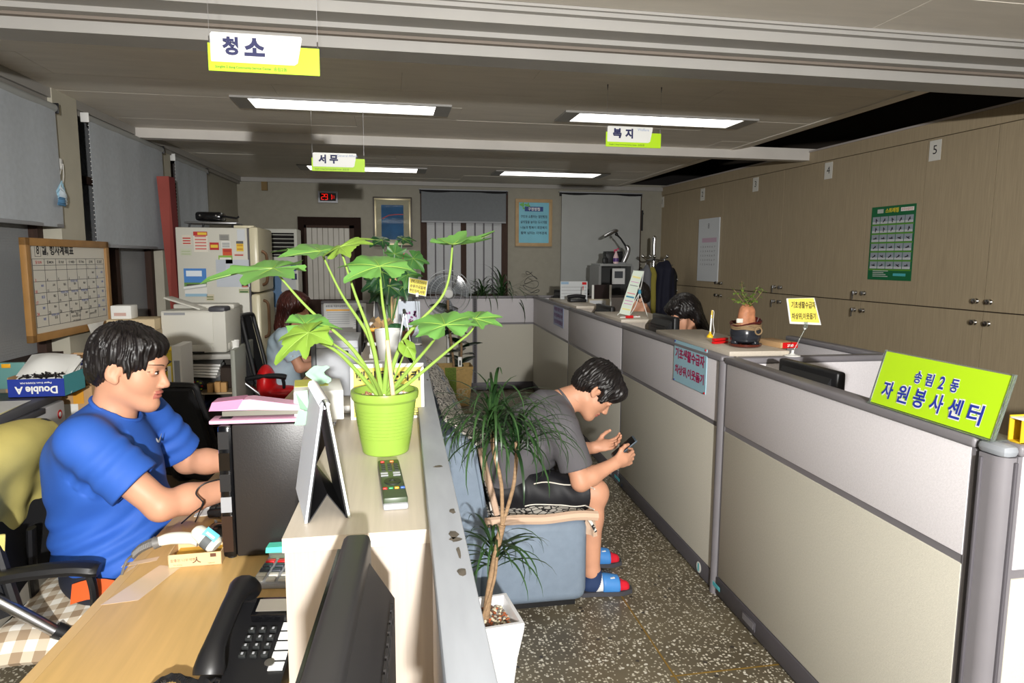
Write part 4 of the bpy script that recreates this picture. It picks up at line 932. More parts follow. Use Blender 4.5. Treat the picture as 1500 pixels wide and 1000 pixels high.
H.ell(F1.p(.125, 0, -.03), (.075, .086, .078), F1.rot(), .008, True); H.ell(F1.p(.0, -.09, -.02), (.03, .03, .04), F1.rot(), .008, True); H.ell(F1.p(.0, .09, -.02), (.03, .03, .04), F1.rot(), .008, True)
H.ell(F1.p(.05, 0, -.09), (.09, .2, .06), F1.rot(), .006, True); H.pl(F1.p(-.05, 0, -.066), F1.R@np.array((-.25, 0, -1)))
sdf_obj('hair', hairfn(H, F1, .0042, 3), F1.c-.16, F1.c+.17, .003, M_hair, T, ang=60)
# t-shirt
M_shirt = mat('blue_jersey', (44, 92, 182), .7, var=.04, vscale=9, bump=.12, bscale=600)
S = SDF(.05); pel = np.array((-.845, 2.2, .56)); ch = np.array((-.855, 2.2, .86))
S.ell(ch+[0, 0, .0], (.135, .185, .17), Euler((0, .12, 0))); S.ell(pel+[.02, 0, .05], (.155, .185, .13), Euler((0, .1, 0))); S.cone(pel+[-.05, 0, .04], ch+[-.05, 0, .02], .125, .125); S.cone(pel+[.06, 0, .1], ch+[.03, 0, -.05], .12, .12, .06)
S.cone(ch+[-.01, -.10, .10], ch+[-.01, .10, .10], .085, .085, .05); S.cone(neckb+[-.02, 0, -.06], neckb+[.0, 0, .0], .095, .068, .04)
def sleeves(d, X, arms, cut, ra, rb, k=.045):
    for s_, e_ in arms:
        d_ = (e_-s_)/np.linalg.norm(e_-s_); t = (X-s_)@d_; tc = np.clip(t, 0, .4); r = np.linalg.norm((X-s_)-tc[:, None]*d_, axis=1)
        e = np.maximum(r-(ra+(rb-ra)*tc/.2), t-cut); h = np.clip(.5+.5*(e-d)/k, 0, 1); d = e*(1-h)+d*h-k*h*(1-h)*np.clip((cut-t)/.06, 0, 1)
        hole = np.maximum(np.linalg.norm((X-s_)-t[:, None]*d_, axis=1)-.056, (cut-.035)-t); hole = np.maximum(hole, t-.3); d = np.where(r < .1, np.maximum(d, -hole), d)
    return d
S.cone(neckb+[.012, 0, -.005], F1.p(-.01, 0, -.04), .064, .074, .004, True)
def shirtfn(X):
    d = S(X); f = np.zeros(len(X))
    f += .0045*np.sin((X[:, 2]*1.0-X[:, 0]*.55)*95+nz3(X, 14, 5)*3.0)*np.clip((.83-X[:, 2])/.12, 0, 1)
    for s_, e_ in ((Rs, Re), (Ls, Le)):
        d_ = (e_-s_)/np.linalg.norm(e_-s_); t = (X-s_)@d_; r = np.linalg.norm((X-s_)-t[:, None]*d_, axis=1)
        f += .0035*np.sin(t*120+nz3(X, 25, 7)*2.2)*np.exp(-((t-.09)/.06)**2)*(r < .12)
    f += .003*nz3(X, 22, 9)
    return np.maximum(sleeves(d, X, ((Rs, Re), (Ls, Le)), .182, .074, .078)-f, .525-X[:, 2])
sdf_obj('t_shirt', shirtfn, (-1.12, 1.85, .50), (-.55, 2.58, 1.12), .0045, M_shirt, T, ang=60)
b = MB(); b.tube(spline([F1.p(-.01, 0, 0)*0+neckb+np.array((.064*math.cos(a)+.015, .074*math.sin(a), .028-.036*math.cos(a))) for a in np.linspace(-PI, PI, 17)], 3), .006, 8); b.build('collar', M_shirt, T, world=True)
o = (-.717, 2.235, .925); b = MB(); b.tube(spline([V(o)+V(q) for q in ((.0, -.022, .012), (.003, -.012, -.002), (.002, .022, .016))], 4), [.001, .002, .0028, .003, .003, .002, .0012, .0008, .0005], 6); b.build('chest_emblem', M_grey, T, world=True)
# trousers and shoes
M_navyT = mat('navy_trousers', (32, 36, 50), .75, bump=.15, bscale=400)
S = SDF(.04); S.ell(pel+[-.0, 0, -.02], (.15, .178, .09))
Rk, Lk = np.array((-.47, 2.10, .565)), np.array((-.45, 2.33, .565)); Ra, La = np.array((-.42, 2.12, .10)), np.array((-.40, 2.33, .10))
for h_, k_, a_ in ((pel+[0, -.09, -.0], Rk, Ra), (pel+[0, .09, -.0], Lk, La)): S.cone(h_, k_, .085, .066); S.cone(k_, a_, .062, .046)
sdf_obj('trousers', lambda X: np.maximum(S(X)-.003*nz3(X, 30, 4), .085-X[:, 2]), (-1.05, 1.93, .05), (-.33, 2.5, .68), .006, M_navyT, T)
for a_ in (Ra, La):
    s2 = SDF(.02); s2.cone(a_+[-.03, 0, -.055], a_+[.13, 0, -.066], .042, .034); s2.pl(a_+[0, 0, -.1], (0, 0, -1)); sdf_obj('shoe', s2, a_-[.1, .08, .12], a_+[.2, .08, .02], .006, M_black, T)
b = MB(); p_ = atY(136, 868, 1.975); b.grid(lambda u, v: p_+V((-.06+.15*u, .02*v, -.03+.05*v+.012*math.sin(4*u))), 8, 6, .006); b.build('orange_side_panel', mat('orange_cloth', (206, 84, 24), .7), T, world=True)
# ---------------------------------------------------------------- the man on the sofa
T = thing('person', 'young man in a grey t-shirt hunched over a phone on the sofa', 'person', (.52, 2.9, .43))
F2 = Frame((.918, 2.905, .905), (.62, -.12, -.78), (.78, -.02, .60), 1.0)
S = SDF(.012); head_prims(S, F2, .012, .95)
nb = np.array((.775, 2.925, .85)); S.cone(F2.p(-.035, 0, -.045), nb, .050, .056, .03); S.cone(nb, nb+[-.07, 0, -.03], .06, .09, .03)
Rs, Re, Rw = np.array((.735, 2.76, .765)), np.array((.800, 2.715, .545)), np.array((.965, 2.755, .607))
Ls, Le, Lw = np.array((.755, 3.08, .77)), np.array((.85, 3.12, .565)), np.array((.945, 2.985, .615))
for s_, e_, w_ in ((Rs, Re, Rw), (Ls, Le, Lw)):
    m_ = e_+(w_-e_)*.3; S.cone(s_, e_, .048, .039, .02); S.cone(e_, m_, .039, .040, .02); S.cone(m_, w_, .040, .025, .02)
PHC, PHD = np.array((1.045, 2.862, .643)), np.array((.68, -.12, .62)); PHD /= np.linalg.norm(PHD)
hand(S, Rw, (.85, .22, .10), (.25, -.85, -.1), -1, (.75, .8, .85, .9), .92, .5); hand(S, Lw, (.86, -.34, .22), (-.3, .6, -.75), 1, (.45, .5, .55, .6), .92, .8)
Rh, Rk, Ra = np.array((.545, 2.83, .485)), np.array((.885, 2.785, .470)), np.array((.882, 2.785, .10)); Lh, Lk, La = np.array((.545, 3.0, .485)), np.array((.90, 3.04, .47)), np.array((.93, 3.06, .10))
for h_, k_, a_ in ((Rh, Rk, Ra), (Lh, Lk, La)):
    S.cone(h_, k_, .080, .056, .03); S.ell(k_+[.008, 0, .0], (.054, .052, .056), None, .02); c_ = k_+(a_-k_)*.32+[-.015, 0, 0]; S.cone(k_+[0, 0, -.02], c_, .05, .053, .03); S.cone(c_, a_, .053, .033, .03); S.cone(a_, a_+[.02, 0, -.05], .034, .034, .02)
    S.cone(a_+[-.01, 0, -.06], a_+[.13, -.012, -.07], .033, .024, .02)
sdf_obj('body', S, (.40, 2.62, .0), (1.18, 3.22, 1.06), .004, [M_skin, M_lip], T, lipfn(F2))
face_parts(F2, T)
H = SDF(.014); H.ell(F2.p(-.016, 0, .046), (.112, .092, .096), F2.rot()); H.ell(F2.p(-.066, 0, -.01), (.052, .074, .07), F2.rot(), .03); H.ell(F2.p(.062, 0, .07), (.052, .072, .05), F2.rot(), .02)
for s_ in (-1, 1): H.ell(F2.p(.03, s_*.076, .014), (.026, .012, .044), F2.rot(), .012)
H.ell(F2.p(.118, 0, -.045), (.06, .084, .074), F2.rot(), .008, True)
for s_ in (-1, 1): H.ell(F2.p(-.0, s_*.094, -.022), (.026, .03, .036), F2.rot(), .008, True)
H.ell(F2.p(.06, 0, -.095), (.09, .2, .06), F2.rot(), .006, True); H.pl(F2.p(-.05, 0, -.075), F2.R@np.array((-.25, 0, -1)))
sdf_obj('hair', hairfn(H, F2, .0045, 8), F2.c-.17, F2.c+.18, .003, M_hair, T, ang=60)
M_gsh = mat('charcoal_jersey', (92, 90, 94), .8, var=.04, vscale=9, bump=.12, bscale=600)
S = SDF(.05); pel = np.array((.50, 2.91, .50)); ch = np.array((.665, 2.915, .72))
ax_ = (ch-pel)/np.linalg.norm(ch-pel); ang_ = math.atan2(ax_[0], ax_[2])
S.ell(ch, (.12, .175, .17), Euler((0, ang_, 0))); S.ell(pel+[-.0, 0, .05], (.125, .175, .12), Euler((0, ang_*.6, 0))); S.cone(pel+[-.04, 0, .05], ch+[-.045, 0, .03], .115, .115); S.cone(pel+[.03, 0, .05], ch+[.03, 0, -.04], .11, .105)
S.cone(ch+[.05, -.10, .075], ch+[.05, .10, .075], .082, .082, .05); S.cone(ch+[.04, 0, .1], nb+[-.01, 0, -.005], .10, .062, .04)
S.cone(nb+[.0, 0, .0], F2.p(-.02, 0, -.03), .060, .072, .004, True)
def shirt2(X):
    d = sleeves(S(X), X, ((Rs, Re), (Ls, Le)), .172, .070, .076)-.003*nz3(X, 20, 12)-.0035*np.sin(((X-pel)@ax_)*80+X[:, 1]*20+nz3(X, 14, 5)*2.5)*np.clip(1-((X-pel)@ax_)/.16, 0, 1)
    return np.maximum(d, .462-X[:, 2])
sdf_obj('t_shirt', shirt2, (.30, 2.6, .42), (.98, 3.25, .98), .0045, M_gsh, T, ang=60)
b = MB(); n_ = (np.array(F2.p(-.035, 0, -.045))-nb); n_ = V(n_).normalized(); a1 = V((0, 1, 0)); a2 = n_.cross(a1)
b.tube([V(nb)+n_*.012+a1*(.064*math.cos(a))+a2*(.062*math.sin(a)) for a in np.linspace(0, 2*PI, 25)], .006, 8); b.build('collar', M_gsh, T, world=True)
M_shorts = mat('black_shorts', (20, 20, 25), .6, bump=.15, bscale=400)
S = SDF(.04); S.ell((.50, 2.91, .50), (.14, .175, .085))
for h_, k_ in ((Rh, Rk), (Lh, Lk)): S.cone(h_, k_+[-.03, 0, .0], .094, .079)
def shortsfn(X):
    d = S(X)-.004*np.sin(X[:, 0]*60+X[:, 2]*40+nz3(X, 15, 2)*2); return np.maximum(d, np.maximum(X[:, 0]-.845, .395-X[:, 2]))
sdf_obj('shorts', shortsfn, (.32, 2.65, .38), (.9, 3.2, .62), .005, M_shorts, T, ang=60)
M_pipe = mat('white_piping', (222, 216, 204), .6)
for dz, x0, x1 in ((.055, .60, .845), (-.045, .56, .845)):
    pts = []
    for x in np.linspace(x0, x1, 14):
        z = .485+dz*.9-.012*(x-x0)+.006*math.sin(x*22)
        g = np.array([[x, y, z] for y in np.linspace(2.66, 2.8, 140)]); dd = shortsfn(g); i = int(np.argmax(dd < 0)) if (dd < 0).any() else 0; pts.append(g[i]-[0, .0008, 0])
    b = MB(); b.tube(pts, .0028, 6); b.build('piping', M_pipe, T, world=True)
# socks and slides
M_sockn = mat('navy_sock', (34, 54, 92), .8); M_sockw = mat('white_sock', (222, 222, 220), .8); M_sockr = mat('red_sock', (206, 22, 44), .8); M_slide = mat('blue_slide', (66, 132, 200), .5); M_sole = mat('dark_sole', (62, 62, 68), .7)
for a_ in (Ra, La):
    s2 = SDF(.02); s2.cone(a_+[0, 0, .015], a_+[.012, 0, -.045], .0375, .039); s2.cone(a_+[-.012, 0, -.058], a_+[.10, -.01, -.064], .038, .032); s2.cone(a_+[.08, -.01, -.062], a_+[.145, -.016, -.073], .036, .026)
    z0 = a_[2]
    def sf(X, s2=s2, z0=z0): return np.maximum(np.maximum(s2(X), X[:, 2]-(z0+.012)), .018-X[:, 2])
    def smf(X, a_=a_):
        t = (X[:, 0]-a_[0])-.45*(X[:, 2]-a_[2]+.06); return np.where(t > .115, 2, np.where((t > .018) & (t < .062), 1, 0))
    sdf_obj('sock', sf, a_-[.08, .07, .1], a_+[.2, .07, .03], .0035, [M_sockn, M_sockw, M_sockr], T, smf)
    ol = [(-.062, -.03), (-.05, .03), (0, .038), (.06, .036), (.12, .042), (.165, .032), (.185, .0), (.178, -.035), (.13, -.055), (.06, -.048), (0, -.04), (-.05, -.038)]
    b = MB(); b.prism([tuple(p.xy) for p in [V((x, y, 0)) for x, y in ol]], (a_[0], a_[1]-.002, .001), (1, 0, 0), (0, 1, 0), (0, 0, .02)); b.build('slide_sole', M_sole, T, world=True)
    s3 = SDF(.02); s3.cone(a_+[.055, -.006, -.056], a_+[.105, -.011, -.063], .046, .044)
    def bf(X, s3=s3, s2=s2, a_=a_): return np.maximum(np.maximum(s3(X), -(s2(X)+.001)), np.maximum(.012-X[:, 2], np.maximum(.04-(X[:, 0]-a_[0]), (X[:, 0]-a_[0])-.118)))
    sdf_obj('slide_strap', bf, a_-[.02, .08, .1], a_+[.16, .08, .02], .0035, M_slide, T, ang=50)
    P1('strap_label', M_white, T, world=True, box=((a_[0]+.085, a_[1]-.03, .079), (.02, .014, .003)))
# the phone he holds
R_ = V(PHD); n_ = V((-.60, -.05, .72)); n_ = (n_-R_*n_.dot(R_)).normalized(); s_ = R_.cross(n_)
T = thing('mobile_phone', 'dark mobile phone held in both hands by the man on the sofa', 'phone', tuple(PHC))
T.matrix_basis = Matrix(((R_.x, s_.x, n_.x, PHC[0]), (R_.y, s_.y, n_.y, PHC[1]), (R_.z, s_.z, n_.z, PHC[2]), (0, 0, 0, 1)))
P1('phone_body', mat('phone_case', (70, 84, 96), .35), T, box=((0, 0, 0), (.135, .066, .009)), bev=.004); P1('phone_screen', M_blackg, T, box=((.0, 0, .0048), (.12, .06, .001)), smooth=False)
P1('lens_ring', M_chrome, T, box=((.05, .02, -.005), (.012, .012, .002)), bev=.001)
# ================================================================== sofa
def pattern_mat(name, base, ink, scale, th):
    m = bpy.data.materials.new(name); m.use_nodes = True; nt = m.node_tree; b = nt.nodes['Principled BSDF']; N = nt.nodes.new; Lk = nt.links.new
    tc = N('ShaderNodeTexCoord'); vo = N('ShaderNodeTexVoronoi'); vo.feature = 'DISTANCE_TO_EDGE'; vo.inputs['Scale'].default_value = scale; Lk(tc.outputs['Object'], vo.inputs['Vector'])
    r = N('ShaderNodeValToRGB'); r.color_ramp.interpolation = 'CONSTANT'; r.color_ramp.elements[0].color = lin(ink); r.color_ramp.elements[1].color = lin(base); r.color_ramp.elements[1].position = th
    Lk(vo.outputs['Distance'], r.inputs[0]); Lk(r.outputs[0], b.inputs['Base Color']); b.inputs['Roughness'].default_value = .85; return m
M_sofa = mat('blue_grey_vinyl', (122, 136, 152), .55, var=.05, vscale=30, bump=.25, bscale=350); M_cover = pattern_mat('crackle_cloth', (216, 212, 204), (40, 38, 38), 34, .085); M_hem = mat('beige_hem', (206, 176, 152), .8)
T = thing('sofa', 'low blue-grey vinyl sofa with patterned covers along the rail screen', 'sofa', (.48, 3.55, 0))
x0 = lambda y: DX(y)+.035
b = MB(); b.box((.585, 3.595, .222), (.47, 1.91, .375), None, .05, 4); b.build('seat_block', M_sofa, T, world=True)
b = MB(); b.rng((.385, 2.70, 0), (.78, 4.49, .04)); b.build('plinth', M_black, T, world=True, smooth=False)
def backf(u, v):
    a = 2*PI*u; return None
b = MB(); pr_ = [(.185, .04), (.36, .04), (.40, .38), (.335, .76), (.30, .80), (.225, .80), (.19, .76)]
b.prism(pr_, (0, 2.645, 0), (1, 0, 0), (0, 0, 1), (0, 1.9, 0)); bmesh.ops.bevel(b.bm, geom=b.bm.edges[:], offset=.018, segments=3, affect='EDGES'); b.build('backrest', M_sofa, T, world=True)
b = MB(); b.grid(lambda u, v: (.38+.47*u+.006*math.sin(9*v*PI), 2.625+1.9*v, .424+.006*math.sin(u*11+v*23)+.012*math.sin(u*3)-(max(0, u-.93)*.9)), 24, 60, .012); b.build('seat_cover', M_cover, T, world=True)
b = MB(); b.tube(spline([(.37, 2.615, .43), (.5, 2.612, .436), (.62, 2.612, .43), (.75, 2.612, .438), (.845, 2.618, .428)], 6), .021, 8); b.build('front_hem', M_hem, T, world=True)
b = MB(); b.grid(lambda u, v: (.835+.012*math.sin(v*20)+.018*u*math.sin(v*9), 2.63+.07*v, .43-.10*u), 8, 8, .006); b.build('loose_corner', M_hem, T, world=True)
b = MB(); b.grid(lambda u, v: ((.405-.075*u, 2.66+1.86*v, .44+.36*u+.005*math.sin(v*40)) if u < .8 else (.345-.75*(u-.8)*.9, 2.66+1.86*v, .728+.36*(u-.8)+.01+.04*math.sin((u-.8)*7)+.004*math.sin(v*33))), 16, 50, .012); b.build('back_cover', M_cover, T, world=True)
b = MB(); b.tube(spline([(.425, 2.65, .45), (.40, 2.645, .55), (.372, 2.65, .66), (.36, 2.655, .73)], 5), .014, 8); b.build('cover_hem', M_hem, T, world=True)
# ================================================================== dracaena
M_trunk = mat('pale_trunk', (150, 122, 92), .8, var=.25, vscale=30, stretch=(1, 1, 4), bump=.5, bscale=120); M_blade = mat('blade_green', (46, 74, 38), .35, var=.3, vscale=6); M_blade2 = mat('blade_dark', (32, 56, 30), .35, var=.3, vscale=6)
PX, PY = .29, 2.04
T = thing('dracaena_plant', 'tall thin leaved dracaena in a white square planter beside the sofa', 'plant', (PX, PY, 0), .12)
b = MB(); n_ = 10; prf = [(.062, 0), (.07, .02), (.072, .12), (.083, .24), (.098, .335), (.1, .352), (.1, .366)]
def sq(r, z, k=.86): return [V((r*max(-k, min(k, 1.25*math.cos(a)))/k, r*max(-k, min(k, 1.25*math.sin(a)))/k, z)) for a in np.linspace(0, 2*PI, 33)[:-1]]
vs = [p for r, z in prf for p in sq(r, z)]+[p for r, z in ((.088, .366), (.082, .33)) for p in sq(r, z)]; m_ = 32; R_ = len(prf)+2
fs = [(i*m_+j, i*m_+(j+1) % m_, (i+1)*m_+(j+1) % m_, (i+1)*m_+j) for i in range(R_-1) for j in range(m_)]+[tuple(range(m_))[::-1], tuple((R_-1)*m_+j for j in range(m_))]
b.add(vs, fs); b.build('planter', mat('white_glaze', (226, 226, 228), .18), T, ang=50)
for s_ in (-1, 1):
    b = MB(); b.tube(spline([(.075*1, s_*.03, .2), (.088, s_*.05, .24), (.094, s_*.02, .28), (.099, s_*.06, .31)], 6), .0035, 6); b.tube(spline([(.085, 0, .16), (.082, s_*.02, .19), (.084, s_*.01, .215)], 5), .003, 6); b.build('relief_scroll', mat('white_glaze', (226, 226, 228), .18), T)
    b = MB(); b.tube(spline([(s_*.03+.02, -.073, .19), (s_*.05, -.086, .24), (s_*.02+.02, -.094, .28)], 6), .0035, 6); b.build('relief_scroll', mat('white_glaze', (226, 226, 228), .18), T)
q = random.Random(5); b = MB(); 
for i in range(230):
    r = .078*math.sqrt(q.random()); a = q.random()*6.28; b.mi = q.randrange(4)
    b.sph((max(-.07, min(.07, r*1.2*math.cos(a))), max(-.07, min(.07, r*1.2*math.sin(a))), .335+.006*q.random()), (.007+.004*q.random(), .006, .005), 6, 4, Euler((q.random(), q.random(), q.random()*3)).to_matrix())
tag(b.build('pebbles', [mat('pebble_cream', (206, 196, 170), .7), mat('pebble_rust', (170, 96, 60), .7), mat('pebble_grey', (120, 112, 104), .7), mat('pebble_brown', (96, 70, 54), .7)], T), kind='stuff')
fk = V((.05, -.02, .66)); tops = [V((.03, .02, .90)), V((.105, .01, .86))]
b = MB(); b.tube(spline([(.0, .0, .33), (.012, -.01, .45), (.03, -.015, .56), fk], 6), [.0135, .013, .0125, .012, .012, .0118, .0115, .0115, .0112, .011, .011, .0108, .0108, .0108, .0108, .0108, .011, .011, .0115], 10); b.build('trunk', M_trunk, T)
for p in tops: MB().tube(spline([fk, (fk+p)/2+V((.012, 0, .01)), p, p+V((0, 0, .06))], 6), .0062, 8).build('branch', M_trunk, T)
MB().tube(spline([(.01, .02, .34), (.02, .03, .45), (.03, .02, .55)], 6), .0055, 8).build('branch', M_trunk, T); MB().tube(spline([(-.015, -.01, .34), (.02, -.03, .48), (.03, -.03, .56)], 6), .005, 8).build('branch', M_trunk, T)
def blade_mesh(L, w, up, droop, n=9):
    b = MB(); pts = []; p = V((0, 0, 0)); a = up
    for i in range(n+1):
        pts.append(p.copy()); p = p+V((math.cos(a), 0, math.sin(a)))*(L/n); a -= droop/n*(.5+1.2*i/n)
    vs = []; 
    for i, p in enumerate(pts):
        t = i/n; h = w*(min(1, .45+t*3) if t < .2 else (1-((t-.2)/.8)**2.2))+.0004; vs += [p+V((0, -h, .18*h)), p, p+V((0, h, .18*h))]
    b.add(vs, [(i*3+k, i*3+k+1, i*3+k+4, i*3+k+3) for i in range(n) for k in (0, 1)])
    return b
BL = []
for i in range(8):
    q = random.Random(i+40); BL.append(blade_mesh(.23+.13*q.random(), .0042+.0014*q.random(), .15+.95*q.random(), 1.9+1.3*q.random()))
def rosette(T, c, n, name, seed, k=1.0, wk=1.0):
    q = random.Random(seed); protos = []
    for i, bb in enumerate(BL):
        b2 = MB(); b2.bm = bb.bm.copy(); protos.append(b2.build(name, M_blade if (i+seed) % 3 else M_blade2, T))
    for i in range(n):
        o = protos[i] if i < len(protos) else dup(protos[i % len(protos)], parent=T)
        o.matrix_basis = Matrix.Translation(V(c)+V((q.uniform(-.008, .008), q.uniform(-.008, .008), q.uniform(-.05, .035)))) @ Matrix.Rotation(i*2.4+q.uniform(-.2, .2), 4, 'Z') @ Matrix.Rotation(q.uniform(-.75, .35), 4, 'Y') @ Matrix.Diagonal((k*q.uniform(.85, 1.1), wk*q.uniform(.8, 1.1), k*q.uniform(.9, 1.1), 1))
rosette(T, tops[0]+V((0, 0, .075)), 95, 'leaf', 1, 1.0); rosette(T, tops[1]+V((0, 0, .06)), 60, 'leaf', 5, .95); rosette(T, V((.03, .0, .555)), 46, 'leaf', 9, .78)
# ================================================================== lobed plant in the lime pot
M_lime2 = mat('lime_glaze', (134, 164, 66), .3, spec=.4); M_leafy = mat('fresh_leaf', (92, 140, 66), .4, var=.14, vscale=9); M_leafy2 = mat('yellow_leaf', (116, 148, 54), .4, var=.14, vscale=9); M_stalk = mat('pale_stalk', (136, 166, 74), .45)
GP = V((-.012, 1.56, CZ))
T = thing('potted_plant', 'lobed leaf plant in a lime green pot on the near cabinet', 'plant', GP)
rp = [(.050, 0), (.053, .003), (.058, .03), (.066, .085), (.071, .122), (.076, .128), (.0775, .138), (.0765, .145), (.070, .145), (.068, .13), (.066, .12)]
b = MB(); b.lathe(rp, n=48); b.build('pot', M_lime2, T, ang=30)
b = MB()
for k in range(9): z = .04+.008*k; r = np.interp(z, [.03, .085, .122], [.058, .066, .071]); b.lathe([(r-.001, z-.001), (r+.0006, z), (r-.001, z+.001)], n=48)
tag(b.build('throwing_ring', M_lime2, T), kind='stuff')
b = MB(); b.lathe([(0, .121), (.066, .121)], n=24); b.build('soil', mat('soil', (70, 52, 40), .9), T)
q = random.Random(3); b = MB()
for i in range(120):
    r = .06*math.sqrt(q.random()); a = q.random()*6.28; b.mi = q.randrange(3); b.sph((r*math.cos(a), r*math.sin(a), .124+.005*q.random()), (.007+.005*q.random(), .006, .0045), 7, 5, Euler((q.random(), q.random(), q.random()*3)).to_matrix())
tag(b.build('bark_chips', [mat('bark_tan', (196, 160, 120), .8), mat('bark_brown', (150, 104, 72), .8), mat('stone_white', (224, 216, 204), .7)], T), kind='stuff')
b = MB(); b.tube([GP+V((.020, -.035, .118)), atY(567, 498, 1.515)], [.0052, .0046], 8); b.build('wooden_stake', mat('stake_wood', (224, 190, 148), .7, var=.1, vscale=20), T, world=True)
def lobed(T, o, ax, nz, R, sag=.25, m=None, lobes=((0, 1.0), (52, .92), (-52, .92), (102, .74), (-102, .74), (146, .5), (-146, .5)), name='leaf', seed=0, fold=.12, nr=5):
    ax = V(ax).normalized(); nz = V(nz); nz = (nz-ax*nz.dot(ax)).normalized(); sd = nz.cross(ax); q = random.Random(seed); N = 64; vs = [V(o)]; ring = []
    th = [math.radians(-168+336*i/N) for i in range(N+1)]; lb = [(math.radians(a+q.uniform(-5, 5)), l*q.uniform(.9, 1.08)) for a, l in lobes]
    for j in range(1, nr+1):
        row = []
        for i, t in enumerate(th):
            r = max(.66*(1-.3*abs(t)/PI), max(l*math.exp(-((t-a)/.33)**2) for a, l in lb)); r *= 1+(.03*math.sin(t*38+seed) if j == nr else 0)
            near = min(abs(t-a) for a, l in lb); rr = r*R*j/nr; z = -sag*R*(rr/R)**2+fold*rr*min(1, near/.4)-.03*R*math.sin(t*5+seed)*(j/nr)**2
            row.append(len(vs)); vs.append(V(o)+ax*(rr*math.cos(t))+sd*(rr*math.sin(t))+nz*z)
        ring.append(row)
    fs = [(0, ring[0][i], ring[0][i+1]) for i in range(N)]+[(ring[j][i], ring[j+1][i], ring[j+1][i+1], ring[j][i+1]) for j in range(nr-1) for i in range(N)]
    b = MB(); b.add(vs, fs); lf = b.build(name, m or M_leafy, T, world=True, ang=70)
    b = MB()
    for a, l in lb[:5]:
        pts = [V(o)+ax*(R*l*k*math.cos(a))+sd*(R*l*k*math.sin(a))+nz*(-sag*R*(l*k)**2+.0006) for k in np.linspace(0, .85, 6)]; b.tube(pts, [.0011, .001, .0008, .0007, .0005, .0003], 5)
    vn = b.build('vein', M_stalk, lf, world=True); return lf
base = GP+V((-.004, 0, .118))
def stalk(u, v, y, mid=None, T=T, base=base, r=.0028, off=(0, 0, 0)):
    e = atY(u, v, y); pts = [base+V(off)]
    for mu, mv, my in (mid or []): pts.append(atY(mu, mv, my))
    pts.append(e); sp = spline(pts, 8); n = len(sp); MB().tube(sp, [r*1.7*(1-i/n)**2+r*(.8+.0*i) for i in range(n)], 8).build('leaf_stalk', M_stalk, T, world=True); return e
X_, Y_, Z_ = V((1, 0, 0)), V((0, 1, 0)), V((0, 0, 1))
e = stalk(400, 393, 1.50, [(520, 515, 1.54), (450, 450, 1.52)]); lobed(T, e, (-1, -.25, -.12), (.12, -.14, 1), .14, .10, seed=1)
e = stalk(470, 368, 1.60, [(543, 500, 1.57), (500, 430, 1.60)]); lobed(T, e, (-.9, .35, .08), (-.05, -.20, 1), .115, .08, seed=2)
e = stalk(498, 362, 1.52, [(545, 500, 1.54), (520, 430, 1.53)]); lobed(T, e, (.55, .3, .35), (-.5, -.30, 1), .09, .35, m=M_leafy2, seed=3)
e = stalk(556, 390, 1.48, [(568, 505, 1.53), (560, 440, 1.50)]); lobed(T, e, (-.25, .8, .35), (.05, -.52, 1), .115, .25, seed=4)
e = stalk(663, 358, 1.55, [(590, 500, 1.57), (650, 430, 1.56)]); lobed(T, e, (.9, .2, .08), (-.12, -.15, 1), .105, -.18, seed=5, m=M_leafy)
e = stalk(452, 487, 1.38, [(540, 545, 1.48), (490, 505, 1.42)], r=.0024); lobed(T, e, (-.75, -.4, -.42), (.1, -.22, 1), .085, .25, seed=6, m=M_leafy2); e2 = stalk(447, 475, 1.46, [(500, 520, 1.5), (458, 495, 1.47)], r=.0026); lobed(T, e2, (.75, .2, .0), (.1, -.45, 1), .085, .2, seed=7)
e = stalk(652, 476, 1.42, [(600, 540, 1.5), (630, 505, 1.46)]); lobed(T, e, (-.1, .75, .3), (-.1, -.50, 1), .10, .22, seed=8)
e = stalk(696, 467, 1.50, [(600, 560, 1.55), (660, 510, 1.53), (690, 485, 1.51)], r=.0024); lobed(T, e, (.8, .3, .1), (.2, -.2, 1), .075, .1, seed=9)
e = stalk(596, 508, 1.50, [(575, 560, 1.54)], r=.0022); lobed(T, e, (.4, -.2, -.55), (.3, -.6, .6), .04, .3, seed=10, m=M_leafy2, lobes=((0, 1.0), (60, .6), (-60, .6)))
